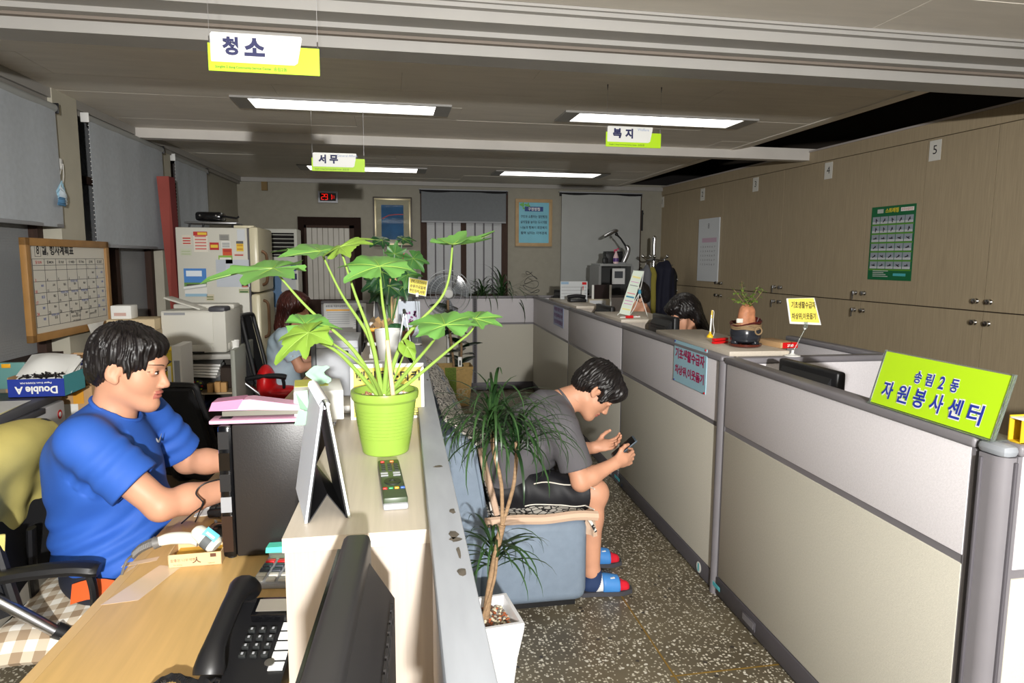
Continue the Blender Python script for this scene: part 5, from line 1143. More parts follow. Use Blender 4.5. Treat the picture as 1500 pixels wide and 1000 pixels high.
# ================================================================== office chairs
def chair(label, loc, rz, m_back, back=(.48, .46, .52), arms=True, seat_m=None, sz=.45, cat='chair', group=None):
    """office chair facing local +x"""
    T = thing('office_chair', label, cat, loc, rz, group); w, h, z0 = back
    b = MB(); b.grid(lambda u, v: (-.20-.09*v+.05*math.sin(PI*u)*-1, (u-.5)*w*(1-.12*v*v), z0+h*v), 14, 12, .035); b.build('backrest', m_back, T)
    b = MB(); fr = [(-.18-.09*v+0, (-.5)*w*(1-.12*v*v), z0+h*v) for v in np.linspace(0, 1, 8)]; fr2 = [(x, -y, z) for x, y, z in fr[::-1]]; mid = [(-.27-.05*math.sin(PI*u), (u-.5)*w*.88, z0+h+.01) for u in np.linspace(.1, .9, 7)]
    b.tube(spline(fr+mid+fr2, 3), .015, 8); b.build('back_frame', M_black, T)
    b = MB(); b.box((.02, 0, sz-.03), (.46, .47, .07), None, .03, 3); b.build('seat', seat_m or M_blackm, T)
    b = MB(); b.tube(spline([(-.10, 0, sz-.07), (-.24, 0, sz-.04), (-.245, 0, z0+.15)], 5), .022, 8, flat=.5); b.build('back_bracket', M_black, T)
    if arms:
        for s in (-1, 1):
            a = MB().tube(spline([(-.29, s*.27, .632), (-.17, s*.275, .655), (-.04, s*.275, .66), (.03, s*.272, .648)], 5), [.02, .022, .024, .026, .027, .028, .028, .029, .030, .030, .030, .031, .032, .032, .031, .026], 10, flat=.65).build('armrest', M_black, T)
            MB().tube(spline([(.005, s*.272, .64), (.012, s*.268, .58), (.0, s*.25, .48)], 5), .014, 8, flat=.8).build('arm_post', M_black, T)
            MB().tube(spline([(-.26, s*.27, .62), (-.17, s*.26, .54), (-.08, s*.245, .455)], 4), .016, 10).build('arm_strut', M_steel, T)
            MB().tube([(-.10, s*.245, .475), (-.01, s*.22, .40), (.06, s*.14, .39)], [.022, .024, .02], 10).build('strut_joint', M_black, T)
    MB().cyl((0, 0, .12), (0, 0, sz-.06), .026, n=12).build('gas_lift', M_black, T)
    for k in range(5):
        a = 2*PI*k/5+.3; c, s = math.cos(a), math.sin(a); MB().tube([(.03*c, .03*s, .12), (.28*c, .28*s, .075)], [.028, .018], 8, flat=.7).build('base_leg', M_black, T)
        MB().cyl((.28*c-.014*s, .28*s+.014*c, .028), (.28*c+.014*s, .28*s-.014*c, .028), .028, n=12).build('caster', M_black, T)
    return T
C1 = chair('black mesh office chair under the man in blue, jacket over its back', (-.83, 2.2, 0), .04, M_blackm, (.50, .42, .53))
def plaid():
    m = bpy.data.materials.new('plaid_cloth'); m.use_nodes = True; nt = m.node_tree; b = nt.nodes['Principled BSDF']; N = nt.nodes.new; Lk = nt.links.new
    tc = N('ShaderNodeTexCoord'); sp = N('ShaderNodeSeparateXYZ'); Lk(tc.outputs['Object'], sp.inputs[0]); fac = None
    for ax in (0, 1):
        mu = N('ShaderNodeMath'); mu.operation = 'MULTIPLY'; mu.inputs[1].default_value = 18; Lk(sp.outputs[ax], mu.inputs[0]); fr = N('ShaderNodeMath'); fr.operation = 'FRACT'; Lk(mu.outputs[0], fr.inputs[0])
        gt = N('ShaderNodeMath'); gt.operation = 'GREATER_THAN'; gt.inputs[1].default_value = .5; Lk(fr.outputs[0], gt.inputs[0])
        if fac is None: fac = gt
        else:
            ad = N('ShaderNodeMath'); ad.operation = 'ADD'; Lk(fac.outputs[0], ad.inputs[0]); Lk(gt.outputs[0], ad.inputs[1]); fac = ad
    hf = N('ShaderNodeMath'); hf.operation = 'MULTIPLY'; hf.inputs[1].default_value = .5; Lk(fac.outputs[0], hf.inputs[0])
    r = N('ShaderNodeValToRGB'); r.color_ramp.interpolation = 'CONSTANT'; e = r.color_ramp.elements; e[0].color = lin((236, 232, 222)); e[1].position = .4; e[1].color = lin((204, 190, 168)); n = e.new(.9); n.color = lin((160, 138, 112))
    Lk(hf.outputs[0], r.inputs[0]); Lk(r.outputs[0], b.inputs['Base Color']); b.inputs['Roughness'].default_value = .85; return m
b = MB(); b.grid(lambda u, v: (-.26+.50*u, -.30+.60*v, .463+.030*math.sin(PI*u)**.5*math.sin(PI*v)**.5+.006*math.sin(9*u+13*v)-(.05*max(0, .14-v)/.14)), 22, 22, .018)
cu_ = tag(b.build('seat_cushion', plaid()), 'brown and white plaid cushion on the office chair seat', 'cushion'); cu_.matrix_basis = C1.matrix_basis.copy()
T = thing('jacket', 'khaki yellow jacket hung over the back of the black mesh chair', 'jacket', (-1.12, 2.2, .56))
M_kh = mat('khaki_cotton', (206, 192, 112), .8, var=.05, vscale=12, bump=.2, bscale=500)
S = SDF(.08)
S.cone((-1.135, 1.99, .905), (-1.135, 2.41, .905), .062, .062); S.cone((-1.15, 1.985, .80), (-1.15, 2.42, .80), .06, .06); S.cone((-1.165, 2.0, .69), (-1.165, 2.42, .69), .05, .05); S.ell((-1.14, 2.2, .93), (.07, .16, .05))
S.cone((-1.10, 1.975, .90), (-1.085, 1.945, .72), .042, .036, .03); S.cone((-1.15, 1.95, .86), (-1.19, 1.93, .66), .05, .045, .03)
def jf(X): return np.maximum(S(X)-.004*np.sin(X[:, 1]*38+nz3(X, 8, 3)*1.5)*np.clip((.9-X[:, 2])/.1, 0, 1)-.0015*nz3(X, 30, 6), .66+.03*np.sin(X[:, 1]*9)-X[:, 2])
sdf_obj('cloth', jf, (-1.30, 1.84, .52), (-1.0, 2.52, 1.02), .005, M_kh, T, ang=60)
b = MB(); b.box((-1.055, 1.935, .72), (.07, .012, .08), Euler((0, .1, .5)), .004); b.build('pocket_flap', M_kh, T, world=True)
b = MB(); b.tube(spline([(-1.07, 2.02, .955), (-1.06, 1.97, .90), (-1.05, 1.93, .80), (-1.075, 1.915, .70)], 5), .006, 6); b.build('seam', M_kh, T, world=True)
chair('black office chair with chrome uprights pulled out behind the man in blue', (-.93, 3.72, 0), 1.0, M_blackm, (.44, .34, .54), False)
# ================================================================== left wall: blinds, planner board, masks, red panel
def blind(label, y0, y1, zt, zb, d, m=None, lift=0):
    T = thing('roller_blind', label, 'blind', (LX((y0+y1)/2)+d, (y0+y1)/2, zb), RZL, 'grey roller blinds'); w = y1-y0; h = zt-zb
    b = MB(); b.grid(lambda u, v: (.0+.004*math.sin(u*7+2*v)*v+.002*math.sin(u*23), (u-.5)*w, h*(1-v)), 16, 10, .002); b.build('fabric', m or M_blind, T)
    MB().cyl((-.012, -w/2-.01, h), (-.012, w/2+.01, h), .024, n=14).build('roller', M_blindw, T)
    P1('bottom_bar', M_bar, T, box=((.0, 0, .008), (.012, w, .022)), bev=.004)
    for s in (-1, 1): P1('bracket', M_black if s > 0 else M_white, T, box=((-.012, s*(w/2+.02), h), (.05, .008, .06)), bev=.003)
    b = MB()
    for k in range(40): b.sph((.004, -w/2-.014, h-.02-k*.028), .0035, 6, 4)
    tag(b.build('bead_chain', M_white, T), kind='stuff')
blind('grey roller blind nearest the camera on the left wall', 3.15, 4.43, 2.345, 1.665, .085); blind('grey roller blind between the two pillars above the planner board', 4.86, 6.13, 2.372, 1.56, .075); blind('grey roller blind farthest along the left wall behind the red panel', 6.5, 7.42, 2.36, 1.2, .05)
def fblind(label, u0, u1, v0, v1, y, m):
    a, c = atY(u0, v0, y), atY(u1, v1, y); w = c.x-a.x; h = a.z-c.z; T = thing('roller_blind', label, 'blind', ((a.x+c.x)/2, y, c.z), 0, 'grey roller blinds')
    b = MB(); b.grid(lambda u, v: ((u-.5)*w, .003*math.sin(u*9), h*(1-v)), 14, 8, .002); b.build('fabric', m, T); MB().cyl((-w/2-.02, .02, h), (w/2+.02, .02, h), .022, n=12).build('roller', M_blackm, T)
    P1('bottom_bar', M_bar, T, box=((0, 0, .008), (w, .012, .02)), bev=.003); P1('head_rail', M_bar, T, rng=((-w/2-.03, .005, h+.02), (w/2+.03, .05, h+.035)), bev=.003)
    for s in (-1, 1): P1('bracket', M_black, T, box=((s*(w/2+.012), .02, h), (.008, .05, .05)), bev=.003)
fblind('half lowered grey roller blind over the barred far window', 617, 741, 280, 327, FWY-.09, mat('blind_fabric_dim', (112, 116, 119), .85, var=.05, vscale=30, bump=.2, bscale=500)); fblind('fully lowered pale roller blind over the far right window', 823, 935, 284, 424, FWY-.09, M_blindw)
def onWL(u, v, d=0): return atL(u, v, -1.971+d, LA, 4.05)
WE = V((LA, 1, 0)).normalized(); WN = V((1, -LA, 0)).normalized()
# planner board
a, c_, d_, e_ = onWL(30, 350, .11), onWL(155, 352, .11), onWL(162, 475, .11), onWL(45, 505, .11)
w = ((c_-a).dot(WE)+(d_-e_).dot(WE))/2; zt, zb = (a.z+c_.z)/2, (d_.z+e_.z)/2; h = zt-zb; o = (a+c_+d_+e_)/4; o.z = (zt+zb)/2
T = thing('planner_board', 'wood framed white monthly planner board leaning at the left window', 'board', (o.x, o.y, zb)); T.matrix_basis = Matrix(((WE.x, 0, WN.x, o.x), (WE.y, 0, WN.y, o.y), (0, 1, 0, zb), (0, 0, 0, 1)))
M_bf = mat('board_frame', (164, 122, 70), .5, var=.12, vscale=10); M_wb = mat('whiteboard', (216, 212, 200), .35)
P1('writing_panel', M_wb, T, rng=((-w/2+.02, .02, -.012), (w/2-.02, h-.02, .004)), smooth=False)
for r in (((-w/2, 0, -.015), (-w/2+.042, h, .018)), ((w/2-.042, 0, -.015), (w/2, h, .018)), ((-w/2, h-.042, -.015), (w/2, h, .018)), ((-w/2, 0, -.015), (w/2, .042, .018))): P1('frame_rail', M_bf, T, rng=r, bev=.003)
gx0, gx1, gy0, gy1 = -w/2+.075, w/2-.06, .075, h*.80
M_line = mat('board_line', (70, 68, 70), .6); M_bink = mat('blue_marker', (60, 90, 180), .6)
b = MB()
for i in range(8): x = gx0+(gx1-gx0)*i/7; b.rng((x-.0012, gy0, .004), (x+.0012, gy1, .0048))
ys_ = [gy0+(gy1-gy0)*k/6 for k in range(6)]+[gy1-.035, gy1]
for y in ys_: b.rng((gx0, y-.0012, .004), (gx1, y+.0012, .0048))
tag(b.build('ruled_grid', M_line, T, smooth=False), kind='stuff')
def bt(s, x, y, h_, m=M_ink, bold=.01, maxw=None): return text(s, m, T, (x, y, .0046), (1, 0, 0), (0, 1, 0), h=h_, bold=bold, world=False, maxw=maxw)
bt('8', -w*.36, h*.885, .045); bt('월, 행사계획표', -w*.14, h*.885, .06, bold=.03); b = MB()
for r in (((-.03, -.035), (.03, -.033)), ((-.03, .033), (.03, .035)), ((-.03, -.035), (-.028, .035)), ((.028, -.035), (.03, .035))): b.rng((-w*.36+r[0][0], h*.885+r[0][1], .0042), (-w*.36+r[1][0], h*.885+r[1][1], .005))
b.build('month_box', M_line, T, smooth=False)
cw = (gx1-gx0)/7; rh = (gy1-gy0)/6
for i, dn in enumerate(('일 SUN', '월 MON', '화 TUE', '수 WED', '목 THU', '금 FRI', '토 SAT')): bt(dn, gx0+cw*(i+.5), gy1-.018, .018, M_red if i == 0 else M_ink, maxw=cw*.8)
q = random.Random(2); day = 1
names_ = ('회의', '점검', '교육', '방문', '보고', '행사')
for r in range(5):
    for c in range(7):
        if r == 0 and c < 5: continue
        if day > 31: break
        x, y = gx0+cw*c, gy1-.035-(rh*.985)*r
        bt(str(day), x+.018, y-.02, .017, M_red if c == 0 else (M_bink if c == 6 else M_ink)); day += 1
        bt(names_[q.randrange(6)], x+cw*.68, y-rh*.82, .014, M_bink if c in (0, 6) else M_ink, .02)
        if (r, c) in ((1, 3), (2, 2), (2, 3), (2, 4), (3, 4), (4, 1)): bt('주민회의 개최', x+cw*.6, y-.035, .013, M_bink, maxw=cw*.75)
for k in range(3): bt(('MEMO 중점 추진사항', '주민자치 행사 준비', '복지 상담 안내')[k], .02, gy0+.055-.026*k, .013)
bt('전달사항 및 안내', w*.24, gy0+.03, .012)
tag(wm(None, 'paper_scrap', M_paper, lambda b: b.quadbox([onWL(152, 470, .135), onWL(128, 475, .135), onWL(134, 490, .135), onWL(150, 476, .15)], WN*.0015), False), 'torn paper flap stuck low on the planner board', 'paper')
# masks on the pillar
p = onWL(89, 240, .075); T = thing('face_masks', 'bundle of pale blue face masks hanging from a hook on the left pillar', 'mask', (p.x, p.y, p.z-.25))
wm(T, 'hook_plate', M_white, lambda b: b.box(p, (.008, .035, .06), None, .003)); wm(T, 'loop_cord', M_white, lambda b: b.tube(spline([p+V((.008, 0, 0)), onWL(87, 262, .085), onWL(90, 275, .085), onWL(93, 260, .085), p+V((.008, .01, 0))], 6), .0018, 5))
for i, (us, col) in enumerate((([(82, 280), (90, 264), (95, 280), (88, 300)], (166, 206, 226)), ([(88, 270), (97, 285), (98, 300), (86, 294)], (206, 220, 230)), ([(86, 288), (95, 290), (96, 302), (84, 300)], (90, 140, 180)))):
    pts = [onWL(u, v, .09+.012*i) for u, v in us]; wm(T, 'mask', mat(f'mask_{i}', col, .8), lambda b: b.grid(lambda u, v: (pts[0]*(1-u)+pts[1]*u)*(1-v)+(pts[3]*(1-u)+pts[2]*u)*v+WN*(.012*math.sin(PI*u)*math.sin(PI*v)+.003*math.sin(v*22)), 8, 10, .002))
# tall folded red panel
ra, rb_, rc_, rd_ = onWL(229, 258, .1), onWL(248, 258, .1), onWL(262, 440, .1), onWL(250, 440, .1)
ra = atY(229, 258, 5.9); rb_ = atY(247, 258, 5.98); rc_ = atY(264, 470, 5.98); rd_ = atY(252, 470, 5.9)
M_redp = mat('faded_red_board', (168, 84, 76), .7, var=.06, vscale=6)
T = thing('folded_board', 'tall faded red folded board leaning beside the fridge', 'board', (rd_.x, rd_.y, .0))
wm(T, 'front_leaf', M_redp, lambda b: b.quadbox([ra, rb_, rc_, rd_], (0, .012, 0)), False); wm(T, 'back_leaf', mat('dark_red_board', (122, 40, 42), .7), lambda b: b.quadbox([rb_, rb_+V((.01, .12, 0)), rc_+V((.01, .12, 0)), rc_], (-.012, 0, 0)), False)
g_ = rd_.copy(); wm(T, 'lower_leaf', M_redp, lambda b: b.quadbox([rd_, rc_, V((rc_.x+.04, rc_.y, 0)), V((rd_.x+.04, rd_.y, 0))], (0, .012, 0)), False)
# ================================================================== cluttered low storage along the left wall
M_card = mat('brown_card', (186, 150, 108), .8, var=.05, vscale=10); M_mfp = mat('printer_shell', (222, 222, 224), .45); M_mfpd = mat('printer_lid', (84, 84, 88), .5)
T = thing('storage_unit', 'low pale storage unit under the multifunction printer', 'cabinet', (-1.74, 3.25, 0)); 
P1('body', mat('beige_steel', (196, 190, 178), .5), T, rng=((-.2, -.5, .03), (.2, .5, .45)), bev=.004); P1('plinth', M_dark, T, rng=((-.19, -.48, 0), (.19, .48, .03)), smooth=False)
for k in range(2): dr = P1('door', mat('beige_steel', (196, 190, 178), .5), T, rng=((.2, -.49+.495*k, .05), (.212, -.005+.495*k, .44)), bev=.003); P1('handle', M_steel, dr, rng=((.212, -.1+.495*k, .25), (.222, -.08+.495*k, .35)), bev=.002)
T = thing('multifunction_printer', 'white multifunction printer with a dark lid under the upside-down paper box', 'printer', (-1.76, 3.25, .45))
P1('body', M_mfp, T, rng=((-.22, -.30, 0), (.21, .30, .36)), bev=.012); P1('scanner_lid', M_mfpd, T, rng=((-.22, -.30, .362), (.2, .30, .40)), bev=.008)
for z in (.06, .14): P1('tray_front', mat('tray_shell', (210, 210, 212), .45), T, rng=((.21, -.27, z), (.218, .27, z+.07)), bev=.003)
P1('output_slot', M_btn, T, rng=((.205, -.25, .235), (.214, .22, .25)), smooth=False); P1('yellow_label', M_memo, T, rng=((.21, -.06, .28), (.2115, .08, .31)), smooth=False)
for y, z, m_ in ((.24, .3, M_red), (.24, .2, M_blue)):
    o = MB().lathe([(0, 0), (.022, 0), (.022, .001), (0, .001)], n=20).build('round_label', m_, T); o.matrix_local = Matrix.Translation((.2105, y, z)) @ Matrix.Rotation(PI/2, 4, 'Y')
    o2 = MB().lathe([(0, .001), (.012, .001), (.012, .0016), (0, .0016)], n=16).build('label_centre', M_paper, o)
P1('control_strip', M_mfpd, T, rng=((.18, -.28, .335), (.216, .1, .362)), bev=.004)
for i, (m_, r) in enumerate(((mat('cream_sheet', (236, 228, 170), .7), .08), (M_paper, .03))): tag(P1('paper_sheet', m_, None, rng=((-.12, -.17, 0), (.12, .17, .002)), smooth=False), ['cream paper sheet on the dark printer lid', 'white paper lying over the cream sheet on the printer lid'][i], 'paper').matrix_basis = Matrix.Translation((-1.70, 3.14, .851+.003*i)) @ Matrix.Rotation(r, 4, 'Z')
def papbox(loc, w, d, h, rz, label, fill):
    T = thing('paper_box', label, 'box', loc, rz); M_db = mat('royal_box', (30, 54, 150), .5); M_ts = mat('teal_box', (84, 168, 176), .5)
    P1('front_panel', M_db, T, rng=((-w/2, -d/2, 0), (w/2, -d/2+.003, h)), smooth=False); P1('side_panel', M_ts, T, rng=((w/2-.003, -d/2+.003, 0), (w/2, d/2, h*1.15)), smooth=False); P1('side_panel', M_card, T, rng=((-w/2, -d/2+.003, 0), (-w/2+.003, d/2, h*1.1)), smooth=False)
    P1('back_panel', M_card, T, rng=((-w/2, d/2-.003, 0), (w/2, d/2, h*1.1)), smooth=False); P1('bottom', M_card, T, rng=((-w/2, -d/2, 0), (w/2, d/2, .003)), smooth=False)
    text('Double A', M_paper, T, (0.03*0, -d/2-.0008, h*.40), (-1, 0, 0), (0, 0, -1), w=w*.76, h=h*.42, bold=.035, world=False, lift=0); text('Paper from KHAN-NA', M_paper, T, (0, -d/2-.0008, h*.80), (-1, 0, 0), (0, 0, -1), w=w*.56, h=h*.13, bold=.02, world=False, lift=0)
    for o in T.children:
        if o.name.startswith('lettering'): o.data.flip_normals()
    return T
pa = atY(12, 578, 3.40); pb_ = atY(95, 578, 3.40)
papbox(((pa.x+pb_.x)/2, 3.51, .852), pb_.x-pa.x, .22, .085, 0, 'blue upside-down paper box full of envelopes on the printer lid', True)
bx_ = (pa.x+pb_.x)/2; q = random.Random(8)
for i in range(7):
    o = tag(MB().grid(lambda u, v: ((u-.5)*(.23-.006*i), (v-.5)*.2, .028*math.sin(PI*u)*math.sin(PI*v)+.006*math.sin(5*u+i)), 9, 7, .003).build('envelope', M_paper), ['lowest', 'second lowest', 'third lowest', 'middle', 'third highest', 'second highest', 'topmost'][i]+' white envelope heaped in the front paper box', 'envelope', 'white envelopes heaped in the front paper box'); o.matrix_basis = Matrix.Translation((bx_+.0+q.uniform(-.008, .008), 3.53, .915+.012*i)) @ Matrix.Rotation(q.uniform(-.12, .12), 4, 'Z') @ Matrix.Rotation(.55-.03*i, 4, 'X')
b = MB(); 
for i in range(60): x, y = q.uniform(-.09, .1), q.uniform(-.1, -.06); b.box((bx_+x, 3.51+y+.01, .94+.012*q.random()), (.03, .006, .005), Euler((q.random(), q.random(), q.random()*3)))
tag(b.build('binder_clips', mat('dark_clips', (64, 60, 60), .35, .6), smooth=False), 'heap of dark metal clips lying on the envelopes', 'clips', kind='stuff')
T = thing('cardboard_box', 'brown cardboard box with a label behind the printer', 'box', (-1.72, 3.98, 0)); P1('carton', M_card, T, rng=((-.2, -.2, .45), (.2, .2, .83)), bev=.003); P1('lower_carton', M_card, T, rng=((-.2, -.2, 0), (.2, .2, .447)), bev=.003)
P1('address_label', M_paper, T, rng=((.03, -.2015, .66), (.13, -.2, .74)), smooth=False); P1('orange_tape', mat('orange_tape', (226, 160, 50), .5), T, rng=((.11, -.2025, .74), (.16, -.2, .82)), smooth=False); P1('blue_label', mat('pale_blue_label', (120, 180, 206), .5), T, rng=((-.08, -.2015, .68), (-.03, -.2, .74)), smooth=False)
T = thing('spiral_notebooks', 'stack of spiral notebooks on the brown cardboard box', 'notebook', (-1.66, 3.94, .832)); P1('pages', mat('notebook_cover', (170, 140, 104), .7), T, rng=((-.12, -.13, 0), (.13, .14, .035)), bev=.002)
for k in range(12): MB().tube([(-.1+.019*k+.0, -.135+.012*math.cos(a), .018+.022*math.sin(a)) for a in np.linspace(0, 2*PI, 9)], .0018, 5, False).build('wire_ring', M_black, T)
papbox((-1.60, 4.02, .87), .26, .2, .085, .05, 'second blue upside-down paper box behind the head of the man in blue', False)
o = tag(MB().lathe([(.03, 0), (.055, 0), (.055, .035), (.03, .035)], n=24, close=True).build('tape_roll', mat('tan_tape', (206, 176, 120), .4)), 'roll of tan packing tape in the second paper box', 'tape'); o.location = (-1.58, 4.0, .93)
T = thing('clear_folder', 'teal clear plastic folder standing at the left edge behind the paper box', 'folder', (-1.90, 3.66, .85)); P1('cover', mat('teal_film', (120, 176, 172), .3, trans=.35), T, rng=((-.12, -.012, 0), (.14, .012, .13)), bev=.003); P1('clasp', mat('amber_button', (236, 170, 40), .4), T, box=((.06, -.014, .115), (.04, .006, .02)), bev=.002)
# tall white carton with brush lettering standing by the window
p0, p1 = atY(76, 550, 4.75), atY(128, 490, 4.75)
T = thing('white_carton', 'tall white carton with brushed lettering standing under the planner board', 'box', ((p0.x+p1.x)/2+.03, 4.85, 0)); wc = p1.x-p0.x
P1('carton', mat('white_carton', (214, 212, 206), .6), T, rng=((-wc/2, -.1, 0), (wc/2, .1, p1.z+.16)), bev=.003); text('미림', M_ink, T, (.08, -.1008, .86), (0, 0, 1), (-1, 0, 0), h=.035, bold=.02, world=False, lift=0)
T = thing('bookcase', 'low bookcase with binders beside the head of the man in blue', 'bookcase', (-1.33, 4.25, 0)); M_bk = mat('bookcase_board', (164, 146, 118), .6)
for x in (-.36, .17): P1('side_panel', M_bk, T, rng=((x-.01, -.14, 0), (x+.01, .14, .78 if x < 0 else .62)), smooth=False)
for z in (.05, .34, .64): P1('shelf', M_bk, T, rng=((-.35, -.14, z-.01), (.16, .14, z+.01)), smooth=False)
P1('back_panel', M_bk, T, rng=((-.35, .13, 0), (.16, .14, .62)), smooth=False)
x = -.30; bl = [('white_binder', (226, 226, 220), .035, .26), ('white_binder', (226, 226, 220), .035, .27), ('yellow_binder', (226, 196, 40), .04, .31), ('yellow_binder', (232, 206, 60), .03, .30), ('white_binder', (232, 230, 224), .05, .34)]
x = -.045
for i, (nm, col, w, h) in enumerate(bl):
    B = thing(nm, ['thin white binder first on the bookcase top shelf', 'thin white binder second on the bookcase top shelf', 'broad yellow binder on the bookcase top shelf', 'narrow yellow binder on the bookcase top shelf', 'tall white binder at the right end of the bookcase shelf'][i], 'binder', (-1.33+x+w/2, 4.25, .651), 0, 'binders on the bookcase'); x += w+.002
    P1('cover', mat(f'binder_{i}', col, .6), B, rng=((-w/2, -.13, 0), (w/2, .1, h)), bev=.003); P1('spine_label', M_paper if i in (2, 3) else M_grey, B, rng=((-w*.3, -.131, h*.3), (w*.3, -.13, h*.75)), smooth=False)
x = -.02
for i, (col, w, h) in enumerate((((226, 206, 60), .05, .2), ((120, 190, 90), .03, .25), ((90, 170, 180), .035, .23), ((214, 214, 90), .04, .2))):
    B = thing('booklet', ['yellow', 'green', 'teal', 'lime'][i]+' booklet standing on the lower bookcase shelf', 'book', (-1.33+x+w/2, 4.25, .351), 0, 'booklets on the lower bookcase shelf'); x += w+.003; P1('cover', mat(f'booklet_{i}', col, .6), B, rng=((-w/2, -.13, 0), (w/2, .1, h)), bev=.002); P1('pages', M_paper, B, rng=((-w/2+.003, -.128, .003), (w/2-.003, .098, h+.001)), smooth=False)
# boxes and kettle beside the laser printer
T = thing('cream_carton', 'flat cream carton with the tissue roll box on it by the window', 'box', (-1.60, 4.72, 0)); P1('carton', mat('cream_carton', (206, 186, 150), .7), T, rng=((-.14, -.12, 1.035), (.14, .12, 1.105)), bev=.002); P1('stand', M_bk, T, rng=((-.15, -.13, 0), (.15, .13, 1.034)), bev=.002)
T = thing('roll_box', 'small white box standing on the flat cream carton', 'box', (-1.66, 4.68, 1.106)); P1('carton', M_paper, T, rng=((-.06, -.06, 0), (.06, .06, .085)), bev=.006); P1('printed_band', mat('rose_print', (206, 170, 160), .6), T, rng=((-.04, -.0608, .02), (.03, -.06, .04)), smooth=False)
# ================================================================== printer cabinet, laser printer, fridge, air conditioner
M_pc = mat('grey_cabinet', (172, 170, 164), .5); M_pcs = mat('grey_green_panel', (150, 152, 142), .55); ZC = .86
T = thing('printer_cabinet', 'open grey cabinet carrying the laser printer', 'cabinet', (-1.25, 4.98, 0))
P1('top', M_pc, T, rng=((-.30, -.28, ZC-.035), (.24, .28, ZC)), bev=.004); P1('side_panel', M_pcs, T, rng=((.215, -.30, 0), (.245, .33, ZC+.03)), bev=.008); P1('side_panel', M_pc, T, rng=((-.30, -.27, 0), (-.28, .27, ZC-.035)), smooth=False)
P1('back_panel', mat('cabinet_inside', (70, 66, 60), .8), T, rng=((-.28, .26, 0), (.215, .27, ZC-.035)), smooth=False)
for z in (.08, .38, .60): P1('shelf', M_bk, T, rng=((-.28, -.26, z-.012), (.215, .26, z)), smooth=False)
def item(name, label, cat, loc, m, a, b_, bev=.003, grp=None): T_ = thing(name, label, cat, loc, 0, grp); P1('body', m, T_, rng=(a, b_), bev=bev); return T_
sx, sy = -1.25, 4.80
PS_ = thing('paper_stack', 'loose white papers stacked on the upper shelf of the printer cabinet', 'papers', (sx-.06, sy+.08, .70))
for i in range(5): o = (P1('paper_sheet', M_paper, PS_, rng=((-.17, -.1, 0), (.17, .12, .014)), smooth=False)); o.matrix_basis = Matrix.Translation((0, 0, .018*i)) @ Matrix.Rotation(.06*i-.1, 4, 'Z') @ Matrix.Rotation(.05, 4, 'Y')
item('paper_rest', 'dark flat box under the loose papers in the printer cabinet', 'box', (sx-.06, sy+.1, .601), M_btn, (-.17, -.06, 0), (.17, .14, .095))
T_ = thing('toy_dial', 'round black dial with bright green marks in the printer cabinet', 'toy', (sx-.01, sy-.06, .601)); o = MB().lathe([(0, 0), (.042, 0), (.045, .012), (.03, .022), (0, .024)], n=28).build('dial', M_black, T_); o.matrix_local = Matrix.Translation((0, 0, .046)) @ Matrix.Rotation(PI/2, 4, 'X')
for k in range(9): a = k*.7; P1('mark', mat('lime_print2', (190, 220, 40), .5) if k % 3 else M_red, T_, box=((.032*math.cos(a), -.022, .046+.032*math.sin(a)), (.012, .004, .008)), bev=.001)
for i, (x, h) in enumerate(((.09, .06), (.135, .07), (.175, .065))): item('wooden_block', ['small tan box left of the pair in the printer cabinet', 'small tan box in the middle in the printer cabinet', 'small tan box at the right end in the printer cabinet'][i], 'box', (sx+x-.02, sy-.06, .601), mat('tan_block', (190, 146, 90), .7), (-.018, -.02, 0), (.018, .03, h), .002, 'tan boxes in the printer cabinet')
item('camera_bag', 'dark bag at the right of the upper printer cabinet shelf', 'bag', (sx+.13, sy+.1, .601), mat('dark_bag', (52, 40, 32), .8), (-.05, -.05, 0), (.06, .08, .15), .025)
for i, (x, w, h, col) in enumerate(((-.2, .05, .17, (60, 130, 170)), (-.14, .04, .2, (40, 40, 44)), (-.09, .05, .16, (200, 60, 50)), (-.03, .05, .18, (210, 210, 206)), (.03, .04, .15, (30, 40, 70)), (.10, .09, .12, (60, 46, 40)))): item('carton', ['blue', 'black', 'red', 'white', 'navy', 'brown'][i]+' carton on the middle shelf of the printer cabinet', 'box', (sx+x, sy-.02, .381), mat(f'carton_{i}', col, .6), (-w/2, -.1, 0), (w/2, .1, h), .003, 'cartons in the printer cabinet')
for i, (x, w, h, col) in enumerate(((-.2, .07, .2, (206, 176, 90)), (-.11, .06, .22, (90, 150, 80)), (.0, .1, .18, (150, 110, 80)), (.12, .08, .2, (60, 52, 48)))): item('parcel', ['yellow', 'green', 'tan', 'dark'][i]+' parcel on the lowest shelf of the printer cabinet', 'box', (sx+x, sy-.02, .081), mat(f'parcel_{i}', col, .7), (-w/2, -.1, 0), (w/2, .1, h), .004, 'parcels in the printer cabinet')
T = thing('laser_printer', 'beige laser printer with an open top flap on the grey cabinet', 'printer', (-1.245, 4.86, ZC), -.06); M_lp = mat('printer_beige', (206, 204, 194), .5)
b = MB(); b.rng((-.205, -.16, .012), (.20, .2, .29), .012); b.build('body', M_lp, T); P1('front_cover', mat('printer_beige_pale', (212, 210, 200), .5), T, rng=((-.198, -.166, .075), (.12, -.158, .28)), bev=.004); P1('paper_tray', M_lp, T, rng=((-.19, -.168, .014), (.11, -.158, .065)), bev=.004)
P1('tray_recess', M_btn, T, rng=((-.1, -.169, .012), (.06, -.167, .022)), smooth=False); P1('grey_strip', M_grey, T, rng=((-.18, -.1685, .262), (-.05, -.166, .278)), smooth=False)
